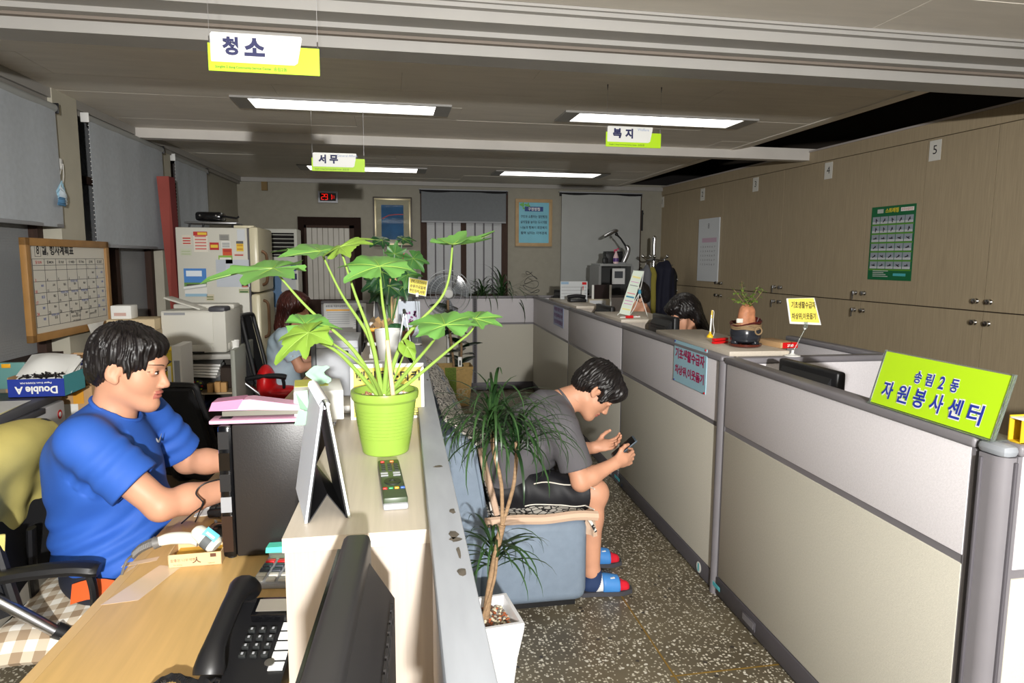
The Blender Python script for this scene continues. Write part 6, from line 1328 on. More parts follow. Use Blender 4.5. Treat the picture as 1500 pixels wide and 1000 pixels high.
b = MB(); b.box((-.1, .0, .33), (.24, .14, .012), Euler((.0, .33, 0)), .004); b.build('output_flap', M_lp, T); b = MB(); b.rng((.09, -.16, .27), (.198, -.02, .315), .015); b.build('control_hood', mat('dark_hood', (74, 74, 80), .45), T); P1('rear_hump', M_lp, T, rng=((-.2, .05, .285), (.2, .2, .32)), bev=.012)
P1('side_slot', M_btn, T, rng=((.199, -.1, .05), (.2025, .1, .058)), smooth=False); P1('side_handle', mat('printer_beige_pale', (212, 210, 200), .5), T, rng=((.198, -.12, .03), (.204, .12, .07)), bev=.002)
pc_ = atY(351, 495, 4.85); T = thing('paper_cup', 'white paper cup at the right front of the laser printer', 'cup', (-1.035, 4.83, ZC)); MB().lathe([(.023, 0), (.031, .072), (.033, .073), (.033, .077), (.029, .077), (.021, .004), (0, .004)], n=24).build('cup', M_paper, T); MB().lathe([(.0262, .03), (.0278, .045)], n=24).build('printed_band', mat('rose_print', (206, 170, 160), .6), T)
T = thing('electric_kettle', 'steel electric kettle with a black handle left of the laser printer', 'kettle', (-1.50, 4.8, ZC), .2); MB().lathe([(.07, 0), (.074, .02), (.066, .12), (.058, .16)], n=28).build('jug', M_chrome, T); MB().lathe([(.058, .16), (.06, .168), (.04, .182), (.012, .186), (.012, .2), (0, .2)], n=28).build('lid', M_black, T); MB().tube(spline([(.05, 0, .165), (.11, 0, .16), (.125, 0, .09), (.08, 0, .03)], 5), .012, 8, flat=.7).build('handle', M_black, T); MB().lathe([(.08, 0), (.08, .015), (.07, .018)], n=28).build('power_base', M_black, T)
T = thing('plastic_bag', 'crumpled clear plastic bag behind the kettle', 'bag', (-1.50, 5.05, ZC)); s2 = SDF(.03); s2.ell((-1.50, 5.05, ZC+.12), (.10, .07, .12)); sdf_obj('film', lambda X: np.maximum(s2(X)-.018*nz3(X, 45, 3)-.008*nz3(X, 110, 4), ZC+.001-X[:, 2]), (-1.64, 4.93, ZC-.02), (-1.36, 5.18, ZC+.29), .008, mat('clear_film', (176, 170, 180), .2, trans=.4), T, ang=35)
# fridge
FX0, FX1, FY0 = atY(260, 400, 5.6).x, atY(364, 400, 5.6).x, 5.6; FZ = atY(300, 333, 5.6).z; T = thing('refrigerator', 'cream refrigerator covered with flyers on its side', 'refrigerator', ((FX0+FX1)/2, 5.9, 0)); M_fr = mat('fridge_side', (206, 204, 192), .45); M_frd = mat('fridge_door', (216, 208, 178), .3)
hw = (FX1-FX0)/2; P1('cabinet', M_fr, T, rng=((-hw, -.3, .04), (hw, .32, FZ)), bev=.006); P1('plinth', M_black, T, rng=((-hw+.02, -.28, 0), (hw-.02, .3, .04)), smooth=False); P1('door_gasket', M_gmd, T, rng=((hw, -.29, .06), (hw+.012, .31, FZ-.005)), smooth=False)
zs = atY(385, 428, 5.75).z
for z0, z1, hz0, hz1 in ((.06, zs-.006, zs-.36, zs-.06), (zs+.006, FZ+.01, zs+.06, zs+.33)):
    dr = P1('door', M_frd, T, rng=((hw+.012, -.31, z0), (hw+.085, .33, z1)), bev=.02); b = MB(); b.tube(spline([(hw+.085, -.2, hz0), (hw+.12, -.2, hz0+.03), (hw+.125, -.2, (hz0+hz1)/2), (hw+.12, -.2, hz1-.03), (hw+.085, -.2, hz1)], 5), .012, 8); b.build('handle', mat('bronze_handle', (120, 92, 70), .3, .6), dr)
P1('hinge_cover', M_frd, T, rng=((hw-.1, -.28, FZ), (hw+.05, -.18, FZ+.02)), bev=.005)
def flyer(u0, v0, u1, v1, col, label, bands=(), cat='flyer', th=.0015):
    a, c = atY(u0, v0, FY0), atY(u1, v1, FY0); w, h = c.x-a.x, a.z-c.z; o = (a+c)/2; s = sheet('flyer', mat(f'flyer_{col[0]}_{col[1]}_{col[2]}', col, .6), (o.x, FY0-.0015-th/2, o.z), (1, 0, 0), (0, 0, 1), w, h, th, label, cat, 'flyers on the side of the fridge')
    for i, (x0, y0, x1, y1, bc) in enumerate(bands): P1('print_band', mat(f'print_{bc[0]}_{bc[1]}_{bc[2]}', bc, .6), s, rng=((w*(x0-.5), h*(y0-.5), th/2), (w*(x1-.5), h*(y1-.5), th/2+.0006+.0004*i)), smooth=False)
    return s, w, h
Rd, Yl, Gy, Wt, Bl, Gn = (186, 40, 36), (232, 196, 60), (150, 150, 150), (226, 224, 218), (70, 130, 200), (140, 180, 70)
lines = lambda n, c, x0=.1, x1=.9: tuple((x0, .12+.76*i/n, x1, .12+.76*i/n+.35/n, c) for i in range(n))
s, w, h = flyer(283, 339, 305, 369, (224, 218, 204), 'red headed calendar flyer high on the fridge side', ((0, .8, 1, 1, Rd), (.3, .84, .95, .96, Yl))+lines(5, (206, 120, 110)))
flyer(266, 344, 281, 359, (214, 206, 190), 'small red printed flyer at the top left of the fridge side', lines(3, Rd)); flyer(264, 364, 281, 374, (196, 200, 178), 'pale green note below the small red flyer on the fridge', lines(2, (176, 186, 150)))
flyer(307, 355, 321, 366, Rd, 'little red and yellow coupon on the fridge side', ((.1, .3, .9, .7, Yl),)); flyer(321, 343, 336, 352, (160, 158, 150), 'grey flyer strip above the green flyer on the fridge', lines(3, (110, 110, 108))); flyer(324, 353, 338, 363, Wt, 'white printed slip above the orange flyer on the fridge', lines(3, (120, 130, 130)))
flyer(326, 364, 340, 374, (206, 80, 40), 'orange red flyer in the middle of the fridge side', ((.1, .5, .9, .9, (180, 50, 36)),)); flyer(320, 374, 341, 386, Gn, 'lime green flyer in the middle of the fridge side', ((.08, .5, .92, .75, Wt),))
flyer(347, 336, 359, 352, (206, 210, 214), 'pale slip at the top right corner of the fridge side'); flyer(346, 353, 357, 368, Yl, 'yellow flyer near the top right of the fridge side', ((0, .75, 1, 1, (90, 90, 96)),)+lines(2, (206, 150, 40))); flyer(342, 370, 358, 375, (220, 206, 190), 'thin white strip under the yellow flyer on the fridge', lines(1, Rd))
s, w, h = flyer(269, 393, 304, 434, Wt, 'landscape picture calendar sheet on the fridge side', ((.0, .34, 1, 1, Bl), (.1, .72, .8, .92, (226, 236, 244)), (.0, .34, 1, .5, (96, 140, 70)), (.1, .36, .9, .44, (70, 66, 50)), (.02, .0, .98, .1, (150, 186, 206))))
MB().tube([(-w*.5, -h*.2, .012), (w*.5, -h*.1, .012)], .013, 12).build('curled_edge', M_paper, s)
flyer(316, 380, 366, 420, (196, 202, 210), 'pale translucent sheet on the fridge behind the leaf', ((.0, .55, .3, 1, (186, 192, 200)),)); flyer(302, 431, 314, 440, (206, 196, 170), 'small tan label at the lower middle of the fridge side', lines(2, (120, 130, 80))); flyer(350, 423, 365, 429, (176, 180, 140), 'small green label at the right of the fridge side', lines(1, (70, 110, 60))); flyer(349, 478, 366, 488, (216, 206, 200), 'oval logo label low on the fridge side', ((.15, .3, .85, .7, (180, 150, 150)),)); flyer(354, 410, 364, 422, (216, 208, 200), 'little pale coupon on the right of the fridge side', lines(2, (200, 120, 100)))
T = thing('portable_stove', 'dark chrome legged appliance lying on top of the fridge', 'appliance', (FX0+.16, 5.85, FZ)); P1('black_body', M_blackg, T, rng=((-.06, -.08, .06), (.14, .1, .13)), bev=.02); P1('tray', M_steel, T, rng=((-.13, -.12, .035), (.26, .14, .05)), bev=.006)
for x in (-.1, .0, .22): MB().cyl((x, -.1, 0), (x+.01, -.1, .04), .008, n=8).build('leg', M_black, T)
for x in (-.02, .1): MB().sph((x, -.085, .1), .009, 10, 6).build('knob', M_chrome, T)
MB().tube([(.14, 0, .1), (.24, -.02, .085), (.26, -.02, .1)], .008, 8).build('handle', M_black, T)
# standing air conditioner
ax0, ax1 = atY(385, 400, 6.9).x, atY(437, 400, 6.9).x; az = atY(415, 335, 6.9).z; T = thing('air_conditioner', 'tall white standing air conditioner behind the fridge', 'air conditioner', ((ax0+ax1)/2, 7.05, 0)); hw = (ax1-ax0)/2; M_ac = mat('ac_shell', (200, 200, 190), .45)
P1('body', M_ac, T, rng=((-hw, -.15, .03), (hw, .15, az)), bev=.01); P1('plinth', M_gmd, T, rng=((-hw+.02, -.13, 0), (hw-.02, .13, .03)), smooth=False)
lz0, lz1 = atY(415, 376, 6.9).z, atY(415, 341, 6.9).z; P1('grille_recess', M_dark, T, rng=((-hw+.05, -.153, lz0), (hw-.03, -.149, lz1)), smooth=False)
for k in range(6): z = lz0+(lz1-lz0)*(k+.5)/6; P1('louver', M_ac, T, rng=((-hw+.05, -.165, z-.003), (hw-.03, -.15, z+.003)), smooth=False)
pz0, pz1 = atY(415, 455, 6.9).z, atY(415, 384, 6.9).z; px0, px1 = atY(397, 420, 6.9).x-(ax0+ax1)/2, atY(415, 420, 6.9).x-(ax0+ax1)/2
P1('picture_panel', mat('ac_print_grey', (186, 190, 190), .5), T, rng=((px0-.01, -.1535, pz0), (px1+.12, -.15, pz1)), smooth=False); b = MB(); z = pz0+.05; hh = (pz1-pz0)*.68
b.prism([(px0, z), (px0+.07, z-.03), (px1-.03, z+.02), (px1, z+hh*.35), (px1-.02, z+hh*.45), (px1-.01, z+hh*.9), (px0+.04, z+hh), (px0+.01, z+hh*.6), (px0+.03, z+hh*.5), (px0, z+hh*.3)], (0, -.154, 0), (1, 0, 0), (0, 0, 1), (0, -.002, 0)); b.build('water_print', mat('water_print', (70, 110, 150), .4), T, smooth=False)
for u, v, m_ in ((430, 392, M_blue), (431, 405, M_navy)): p = atY(u, v, 6.898); P1('badge', m_, T, world=True, box=((p.x, 6.897, p.z), (.05, .004, .06)), bev=.001)
P1('control_dots', M_red, T, world=True, box=((atY(418, 400, 6.9).x, 6.895, atY(418, 400, 6.9).z), (.01, .004, .01)), smooth=False)
# ================================================================== hanging section signs
def hangsign(u0, v0, y, w, ko, en, zt, label):
    p = atY(u0, v0, y); h = w*.345; T = thing('hanging_sign', label, 'sign', (p.x+w/2, y, p.z-h), 0, 'lime section signs hung from the ceiling')
    P1('lime_board', M_lime, T, rng=((-w/2, 0, 0), (w/2, .005, h*.72)), smooth=False)
    pl = [(-w*.47, h*.24), (w*.27, h*.24), (w*.30, h*.30), (w*.345, h*.95), (w*.335, h*1.0), (-w*.46, h*1.0), (-w*.475, h*.95), (-w*.475, h*.28)]
    b = MB(); b.prism(pl, (0, -.0012, 0), (1, 0, 0), (0, 0, 1), (0, .0012, 0)); b.build('white_plate', M_white, T, smooth=False)
    for i, ch in enumerate(ko): text(ch, M_navy, T, (-w*.30+w*.215*i, -.0014, h*.66), (1, 0, 0), (0, 0, 1), h=h*.48, bold=.05, world=False)
    text(en, mat('pale_blue_print', (140, 160, 196), .6), T, (w*.17, -.0014, h*.87), (1, 0, 0), (0, 0, 1), h=h*.13, world=False)
    text('Songlim 2 dong Community Service Center', mat('dark_green_print', (52, 96, 34), .6), T, (-w*.19, -.0004, h*.105), (1, 0, 0), (0, 0, 1), w=w*.5, bold=.015, world=False); text('송림2동', mat('dark_green_print', (52, 96, 34), .6), T, (w*.14, -.0004, h*.115), (1, 0, 0), (0, 0, 1), h=h*.1, world=False)
    for s in (-1, 1):
        MB().cyl((s*w*.485, .002, h*.7), (s*w*.485, .002, h*.9), .0025, n=6).build('wire_clip', M_steel, T); MB().cyl((s*w*.485, .002, h*.88), (s*w*.485, .002, zt-(p.z-h)), .0006, n=5).build('hanging_wire', M_steel, T)
        MB().tube([(s*w*.485, .002, zt-(p.z-h)), (s*w*.485, .002, zt-(p.z-h)-.03)], [.0035, .001], 6).build('ceiling_hook', M_gmd, T)
hangsign(303, 46, 2.28, .328, '청소', 'Cleaning', CEZ-.001, 'largest hanging lime sign, lettered Cleaning, nearest the camera')
hangsign(888, 184, 3.73, .325, '복지', 'Welfare', CEZ-.004, 'hanging lime sign lettered Welfare, below the right near light')
hangsign(456, 223, 4.62, .335, '서무', 'General Affairs', CEZ-.004, 'smallest hanging lime sign, beside the far left light')
# ================================================================== on the far wall
def wallsheet(u0, v0, u1, v1, y, name, m, label, cat, th=.02):
    a, c = atY(u0, v0, y), atY(u1, v1, y); o = (a+c)/2; w, h = c.x-a.x, a.z-c.z; return sheet(name, m, (o.x, y, o.z), (1, 0, 0), (0, 0, 1), w, h, th, label, cat), w, h
s, w, h = wallsheet(466, 280, 495, 297, FWY-.03, 'digital_clock', mat('clock_frame', (168, 170, 178), .35), 'silver framed digital clock with red digits on the far wall', 'clock', .04)
P1('display', M_blackg, s, rng=((-w*.41, -h*.36, .02), (w*.41, h*.36, .022)), smooth=False); M_led = mat('red_led', (255, 30, 20), .5, emit=.9)
def seg(ch, x, sc):
    L = {'2': 'abged', '9': 'abcdfg', '1': 'bc', '0': 'abcdef'}[ch]; P = {'a': (0, 1, 1), 'g': (0, 0, 1), 'd': (0, -1, 1), 'f': (-.5, .5, 0), 'b': (.5, .5, 0), 'e': (-.5, -.5, 0), 'c': (.5, -.5, 0)}; b = MB()
    for k in L: px, py, hz = P[k]; b.box((x+px*sc, py*sc, .0225), (sc*.9 if hz else sc*.2, sc*.2 if hz else sc*.85, .001))
    o = b.build('red_digit', M_led, s, smooth=False)
for ch, x in (('2', -w*.26), ('9', -w*.09), ('1', w*.12)): seg(ch, x, h*.24)
seg('1', w*.2, h*.15); seg('1', w*.27, h*.15)
wallsheet(383, 266, 392, 279, FWY-.03, 'sensor_box', mat('yellowed_box', (120, 96, 52), .6), 'small yellowed box high on the far wall near the left corner', 'sensor', .05)
s, w, h = wallsheet(546, 288, 604, 361, FWY-.02, 'framed_picture', mat('black_gold_frame', (58, 48, 36), .35), 'framed blue picture on the far wall behind the plant leaves', 'picture', .02)
def frame4(s, w, h, t, z0, z1, m, nm):
    for r in (((-w/2, h/2-t, z0), (w/2, h/2, z1)), ((-w/2, -h/2, z0), (w/2, -h/2+t, z1)), ((-w/2, -h/2+t, z0), (-w/2+t, h/2-t, z1)), ((w/2-t, -h/2+t, z0), (w/2, h/2-t, z1))): P1(nm, m, s, rng=r, bev=.002)
frame4(s, w, h, .012, .01, .03, mat('black_gold_frame', (58, 48, 36), .35), 'frame_rail'); frame4(s, w-.03, h-.03, .025, .01, .025, mat('silver_gold', (170, 160, 130), .35, .5), 'inner_rail')
P1('mount', mat('cream_mount', (176, 172, 146), .7), s, rng=((-w/2+.04, -h/2+.04, .01), (w/2-.04, h/2-.04, .013)), smooth=False); P1('blue_print', mat('blue_photo', (44, 96, 142), .7, var=.3, vscale=5), s, rng=((-w*.29, -h*.36, .013), (w*.28, h*.34, .0145)), smooth=False)
b = MB(); b.tube([(-w*.27, h*.06, .0148), (-w*.1, h*.13, .0148), (w*.1, h*.15, .0148), (w*.27, h*.15, .0148)], .006, 6, flat=.15); b.build('red_streak', mat('red_streak', (180, 70, 70), .5), s)
P1('glass', mat('picture_glass', (30, 30, 34), .03, alpha=.08), s, rng=((-w*.42, -h*.44, .018), (w*.42, h*.44, .0195)), smooth=False)
s, w, h = wallsheet(755, 291, 808, 361, FWY-.015, 'framed_notice', mat('tan_frame', (176, 148, 108), .6, var=.08, vscale=12), 'tan framed pale blue notice hanging on the far wall between the windows', 'notice', .02)
frame4(s, w, h, .045, .01, .018, mat('tan_frame', (176, 148, 108), .6, var=.08, vscale=12), 'frame_rail')
P1('blue_sheet', mat('sky_blue_sheet', (120, 186, 206), .5, var=.1, vscale=3), s, rng=((-w/2+.045, -h/2+.045, .01), (w/2-.045, h/2-.045, .012)), smooth=False); P1('title_band', mat('navy_band', (38, 66, 130), .5), s, rng=((-w*.25, h*.24, .012), (w*.25, h*.34, .0135)), smooth=False)
stext('구정방침', s, 0, h*.29, h=h*.07, m=M_paper, bold=.02, z=.0137)
for i, tx in enumerate(('구민과 소통하는 열린행정', '삶의질을 높이는 도시개발', '나눔과 행복이 희망복지', '활력 넘치는 지역경제')): stext(tx, s, 0, h*(.13-.115*i), h=h*.062, m=mat('dark_teal_ink', (40, 60, 80), .6), bold=.02, z=.0125, maxw=w*.72)
q = random.Random(3); b = MB()
for i in range(14): b.sph((-w*.36+q.random()*w*.28, h*.30+q.random()*h*.1, .0125), (.02, .012, .001), 7, 4, Euler((0, 0, q.random()*3)).to_matrix())
b.build('leaf_print', mat('print_green', (110, 180, 90), .6), s); 
s, w, h = wallsheet(578, 366, 609, 398, FWY-.008, 'month_calendar', mat('old_paper', (190, 188, 172), .7), 'paper calendar with a red seven on the far wall', 'calendar', .008); stext('7', s, -w*.05, h*.18, h=h*.34, m=M_red, bold=.05, z=.0045)
for r in range(3): stext('1 2 3 4 5 6', s, 0, -h*(.08+.12*r), h=h*.06, m=M_gink, z=.0045)
s, w, h = wallsheet(590, 399, 617, 424, FWY-.006, 'notice_paper', mat('old_paper2', (176, 176, 170), .7), 'grey notice paper pinned below the red seven calendar', 'notice', .004); P1('yellow_logo', mat('amber_button', (236, 170, 40), .4), s, box=((.02, h*.2, .003), (w*.35, h*.16, .002)), smooth=False); stext('공지사항', s, 0, -h*.1, h=h*.1, m=M_gink, z=.003)
# ================================================================== booth tops on the right
T = thing('bonsai', 'small bonsai with a swollen trunk in a dark glazed pot on the booth cabinet', 'plant', (1.615, 2.855, 1.10)); M_gl = mat('dark_glaze', (40, 42, 48), .2, var=.5, vscale=14, stretch=(1, 1, 5)); M_bg = mat('brown_glaze', (84, 36, 26), .2)
MB().lathe([(0, 0), (.062, 0), (.072, .006), (.075, .016), (.068, .016), (.06, .008), (0, .008)], n=40).build('saucer', M_bg, T)
b = MB(); b.lathe([(0, .018), (.05, .018), (.066, .03), (.070, .06), (.067, .085), (.064, .09), (.064, .105), (.058, .1), (.055, .09)], n=40); b.build('pot', M_gl, T)
b = MB(); n_ = 40; vs = []
for i in range(n_):
    a = 2*PI*i/n_; dz = .012*math.cos(a-.3)+.004*math.sin(3*a); 
    for r, z in ((.062, .104), (.073, .113+dz), (.070, .118+dz), (.056, .102)): vs.append((r*math.cos(a), r*math.sin(a), z))
b.add(vs, [(i*4+k, ((i+1) % n_)*4+k, ((i+1) % n_)*4+k+1, i*4+k+1) for i in range(n_) for k in range(3)]); b.build('pot_lip', mat('maroon_glaze', (74, 22, 24), .15), T)
for k in range(4): MB().tube([(.067*math.cos(a), .067*math.sin(a), .085+.006*k+.002*math.sin(5*a+k)) for a in np.linspace(0, 2*PI, 33)], .0035, 6).build('rope_band', mat('clay_rope', (140, 116, 84), .7), T)
for k in range(3):
    a = -PI/2+.5+k*2*PI/3; b = MB(); b.sph((.05*math.cos(a), .05*math.sin(a), .022), (.02, .02, .014), 12, 8); b.build('pot_foot', M_gl, T)
o = MB().tube([(.016*math.cos(a), 0, .016*math.sin(a)) for a in np.linspace(0, 2*PI, 17)], .0035, 6).build('ring_handle', mat('clay_rope', (140, 116, 84), .7), T); o.location = (.025, -.069, .078)
s2 = SDF(.012); s2.cone((-.010, 0, .10), (-.004, 0, .165), .034, .029); s2.cone((.022, -.006, .10), (.014, -.004, .165), .022, .022); s2.cone((-.004, 0, .165), (-.006, 0, .19), .028, .012); s2.cone((.014, 0, .165), (.016, 0, .192), .02, .008); s2.cone((-.036, -.008, .095), (-.016, -.004, .14), .014, .02)
sdf_obj('trunk', lambda X: s2(X)-.002*nz3(X, 90, 2), (-.07, -.06, .07), (.07, .06, .22), .0028, mat('trunk_flesh', (176, 118, 84), .6, var=.2, vscale=40), T, world=False)
MB().lathe([(0, .1), (.056, .1)], n=20).build('soil', mat('soil', (70, 52, 40), .9), T)
P1('white_stone', mat('stone_white', (224, 216, 204), .7), T, box=((-.046, -.025, .122), (.03, .012, .02)), bev=.003)
q = random.Random(12); tips = []
for i, (dx, dz) in enumerate(((-.055, .06), (-.04, .085), (-.02, .04), (.0, .05), (.02, .035), (.055, .07), (.065, .055), (.035, .02), (-.06, .03))):
    pts = spline([(-.003, 0, .178), (dx*.4, q.uniform(-.02, .02), .178+dz*.5), (dx*1.15, q.uniform(-.04, .04), .178+dz*1.45)], 6); MB().tube(pts, [.003]*4+[.0016]*(len(pts)-4), 5).build('twig', mat('twig', (120, 104, 70), .7), T); tips.append(pts)
lm = MB().grid(lambda u, v: (.021*u, (v-.5)*.014*math.sin(PI*min(1, u*.95+.05)), .002*math.sin(PI*u)), 5, 4)
lf = lm.build('leaf', mat('bonsai_leaf', (112, 140, 58), .5, var=.25, vscale=20), T, merge=False); first = True
for pts in tips:
    for k in range(15):
        p = pts[q.randrange(len(pts)//2, len(pts))]; o = lf if first else dup(lf, parent=T); first = False
        o.matrix_basis = Matrix.Translation(p) @ Matrix.Rotation(q.random()*6.28, 4, 'Z') @ Matrix.Rotation(q.uniform(-.7, .7), 4, 'Y')
def penstand(u, v, y, m_base, label, zt=1.10):
    p = atZ(u, v, zt); T = thing('pen_stand', label, 'pen', (p.x, p.y, zt)); b = MB(); b.lathe([(0, 0), (.016, 0), (.017, .006), (.013, .014), (.006, .02), (.005, .03), (0, .03)], n=18); b.build('base', m_base, T)
    MB().tube([(0, 0, .028), (.004, 0, .115)], [.0045, .0045], 8).build('pen', M_white, T); MB().tube([(.004, 0, .1), (.006, 0, .14)], [.005, .004], 8).build('pen_cap', m_base, T)
    MB().tube(spline([(.006, 0, .14), (.016, 0, .13), (.014, 0, .08), (.022, 0, .03), (.016, 0, .006)], 6), .0018, 5).build('cord', M_white, T)
penstand(1040, 494, 3.0, mat('yellow_plastic2', (240, 196, 30), .4), 'yellow pen stand beside the bonsai pot'); penstand(853, 440, 6, M_red, 'red pen stand on the farthest booth cabinet')
T = thing('stapler', 'red stapler tucked behind the bonsai saucer', 'stapler', (1.555, 2.98, 1.10), .4); P1('base', M_red, T, rng=((-.045, -.012, 0), (.05, .012, .012)), bev=.003); P1('arm', M_red, T, rng=((-.045, -.011, .014), (.05, .011, .026)), bev=.004)
T = thing('red_carton', 'tan and red carton behind the bonsai cabinet top', 'box', (1.775, 2.83, 1.10), .1); P1('carton', M_card, T, rng=((-.04, -.06, 0), (.05, .12, .026)), bev=.002); P1('red_end', M_red, T, rng=((-.03, -.0615, .0), (.05, -.06, .026)), smooth=False); text('2080', M_paper, T, (.01, -.0618, .012), (1, 0, 0), (0, 0, 1), h=.012, bold=.02, world=False)
# yellow clip sign
p = V((1.735, 2.665, PH)); T = thing('clip_sign', 'yellow lettered card on a clear clip stand on the cross screen', 'sign', p); jb = (atY(1157, 474, 2.655)+atY(1203, 476, 2.67))/2-p+V((0, .004, -.022))
o = MB().lathe([(0, 0), (.034, 0), (.034, .003), (.012, .008), (.006, .014), (0, .014)], n=28).build('stand_disc', M_white, T); pts = [V((0, 0, .014)), jb]
MB().tube(pts, .0022, 6).build('clear_rod', M_acr, T); MB().sph(jb+V((0, 0, .004)), .006, 10, 8).build('ball_joint', M_white, T); MB().cyl((0, 0, .012), (.002, 0, .026), .006, n=10).build('collar', M_white, T)
c1 = atY(1152, 437, 2.665)-p; c2 = atY(1193, 436, 2.68)-p; c3 = atY(1203, 476, 2.67)-p; c4 = atY(1157, 474, 2.655)-p
b = MB(); b.quadbox([c4, c3, c2, c1], (0, .002, 0)); b.build('white_card', M_white, T, smooth=False); ctr = (c1+c2+c3+c4)/4; axs = (c3+c2-c1-c4).normalized(); ups = ((c1+c2-c3-c4)-axs*(c1+c2-c3-c4).dot(axs)).normalized(); nn = axs.cross(ups)
k_ = .9; b = MB(); b.quadbox([ctr+(q_-ctr)*k_+nn*.0006+ups*.004 for q_ in (c4, c3, c2, c1)], nn*.0006); b.build('yellow_sheet', M_memo, T, smooth=False)
W_ = (c2-c1).length; H_ = (c1-c4).length
text('기초생활수급자', M_ink, T, ctr+ups*H_*.25+nn*.0014, axs, ups, w=W_*.86, h=H_*.27, bold=.02, world=False); text('차상위,이웃돕기', M_ink, T, ctr-ups*H_*.2+nn*.0014+axs*W_*.02, axs, ups, w=W_*.86, h=H_*.26, bold=.02, world=False)
b = MB(); b.box(jb+V((0, -.004, .02)), (.018, .008, .03), None, .002); b.build('clip', M_acr, T)
# miniature banner stand
p = atZ(925, 463, 1.10); T = thing('banner_stand', 'miniature banner stand with folding white legs on the middle booth cabinet', 'banner', (p.x, p.y, 1.10)); yb = p.y
q4 = [atY(907, 459, yb-.03), atY(922, 462, yb-.03), atY(943, 397, yb+.02), atY(928, 396, yb+.02)]
b = MB(); b.quadbox(q4, (0, .003, 0)); b.build('banner', mat('banner_sheet', (214, 226, 212), .6), T, world=True, smooth=False); ax_ = (q4[1]-q4[0]).normalized(); up_ = (q4[3]-q4[0]); L_ = up_.length; up_ = (up_/L_)
o0 = (q4[0]+q4[1])/2+V((0, -.001, 0)); sk = (q4[3]+q4[2])/2-(q4[0]+q4[1])/2
for t, hh, m_ in ((.40, .035, mat('teal_band', (70, 140, 170), .6)), (.31, .02, mat('pink_band', (206, 150, 190), .6)), (.24, .018, mat('pink_band', (206, 150, 190), .6)), (.48, .02, mat('rose_band', (216, 130, 140), .6)), (.85, .04, mat('pale_yellow_band', (230, 220, 150), .6)), (.12, .03, mat('pale_yellow_band', (230, 220, 150), .6)), (.66, .015, M_gink), (.74, .015, mat('pink_band', (206, 150, 190), .6))):
    c = o0+sk*t; wv = (q4[1]-q4[0])*.38; hv = sk*(hh/2); b = MB(); b.quadbox([c-wv-hv, c+wv-hv, c+wv+hv, c-wv+hv], (0, -.0012, 0)); b.build('print_band', m_, T, world=True, smooth=False)
hub = atY(937, 428, yb+.06)
for pts in ([q4[3], atY(934, 412, yb+.05), hub], [q4[2], atY(940, 415, yb+.05), hub], [hub, atY(925, 447, yb+.03), q4[0]+V((-.012, 0, -.006))], [hub, atY(931, 448, yb+.03), q4[1]], [hub, atZ(949, 464, 1.103)], [q4[0], q4[0]+V((-.02, -.02, -.01))]): MB().tube(spline(pts, 5), .0028, 6).build('stand_leg', M_white, T, world=True)
MB().sph(hub, (.012, .012, .022), 12, 8).build('hub', mat('teal_hub', (50, 140, 170), .4), T, world=True)
p = atZ(922, 466, 1.10); T = thing('marker', 'red and white tool lying in front of the banner stand', 'tool', (p.x, p.y, 1.10), .1); MB().tube([(-.07, 0, .008), (-.02, 0, .008)], .004, 8).build('shaft', M_white, T); MB().tube([(-.03, 0, .01), (.025, 0, .01)], [.009, .011], 12).build('red_grip', M_red, T); MB().tube([(.02, 0, .009), (.075, 0, .009)], [.007, .011], 12, flat=.6).build('white_end', M_white, T); MB().cyl((.06, 0, .012), (.06, 0, .0155), .007, n=12).build('red_dot', M_red, T)
# far booth desk items
s, w, h = wallsheet(821, 412, 860, 442, 6.55, 'desk_calendar', mat('calendar_white', (206, 210, 212), .6), 'white desk calendar standing in the farthest booth', 'calendar', .006); s.location.z += .0; P1('header', mat('pale_blue_head', (150, 180, 206), .6), s, rng=((-w*.48, h*.36, .003), (-w*.2, h*.48, .004)), smooth=False); P1('red_mark', M_red, s, rng=((w*.3, h*.34, .003), (w*.46, h*.46, .004)), smooth=False)
for r in range(4): P1('ruled_line', M_gink, s, rng=((-w*.46, h*(.22-.16*r), .003), (w*.46, h*(.235-.16*r), .0036)), smooth=False)
T_ = thing('desk_phone', 'black telephone behind the red pen stand', 'telephone', (1.735, 6.12, 1.10)); P1('base', M_black, T_, rng=((-.08, -.06, 0), (.08, .06, .03)), bev=.01); MB().tube(spline([(-.085, .02, .045), (0, .02, .055), (.085, .02, .045)], 5), .018, 10).build('handset', M_black, T_)
s, w, h = wallsheet(868, 417, 893, 448, 6.9, 'photo_frame', mat('dark_frame', (38, 24, 24), .3), 'dark standing picture frame with white sides in the farthest booth', 'frame', .03)
for sx in (-1, 1): P1('white_edge', M_paper, s, rng=((sx*w*.5-.012, -h/2, .015), (sx*w*.5+.012, h/2, .018)), smooth=False)
s, w, h = wallsheet(862, 438, 893, 456, 6.6, 'name_board', mat('cream_board', (196, 188, 166), .6), 'cream board with a paper note behind the farthest booth cabinet', 'board', .02); P1('paper_note', mat('note_grey', (206, 208, 212), .6), s, rng=((-w*.45, -h*.4, .01), (w*.3, h*.4, .012)), smooth=False); stext('안내', s, 0, 0, h=h*.35, m=M_ink, z=.0125)
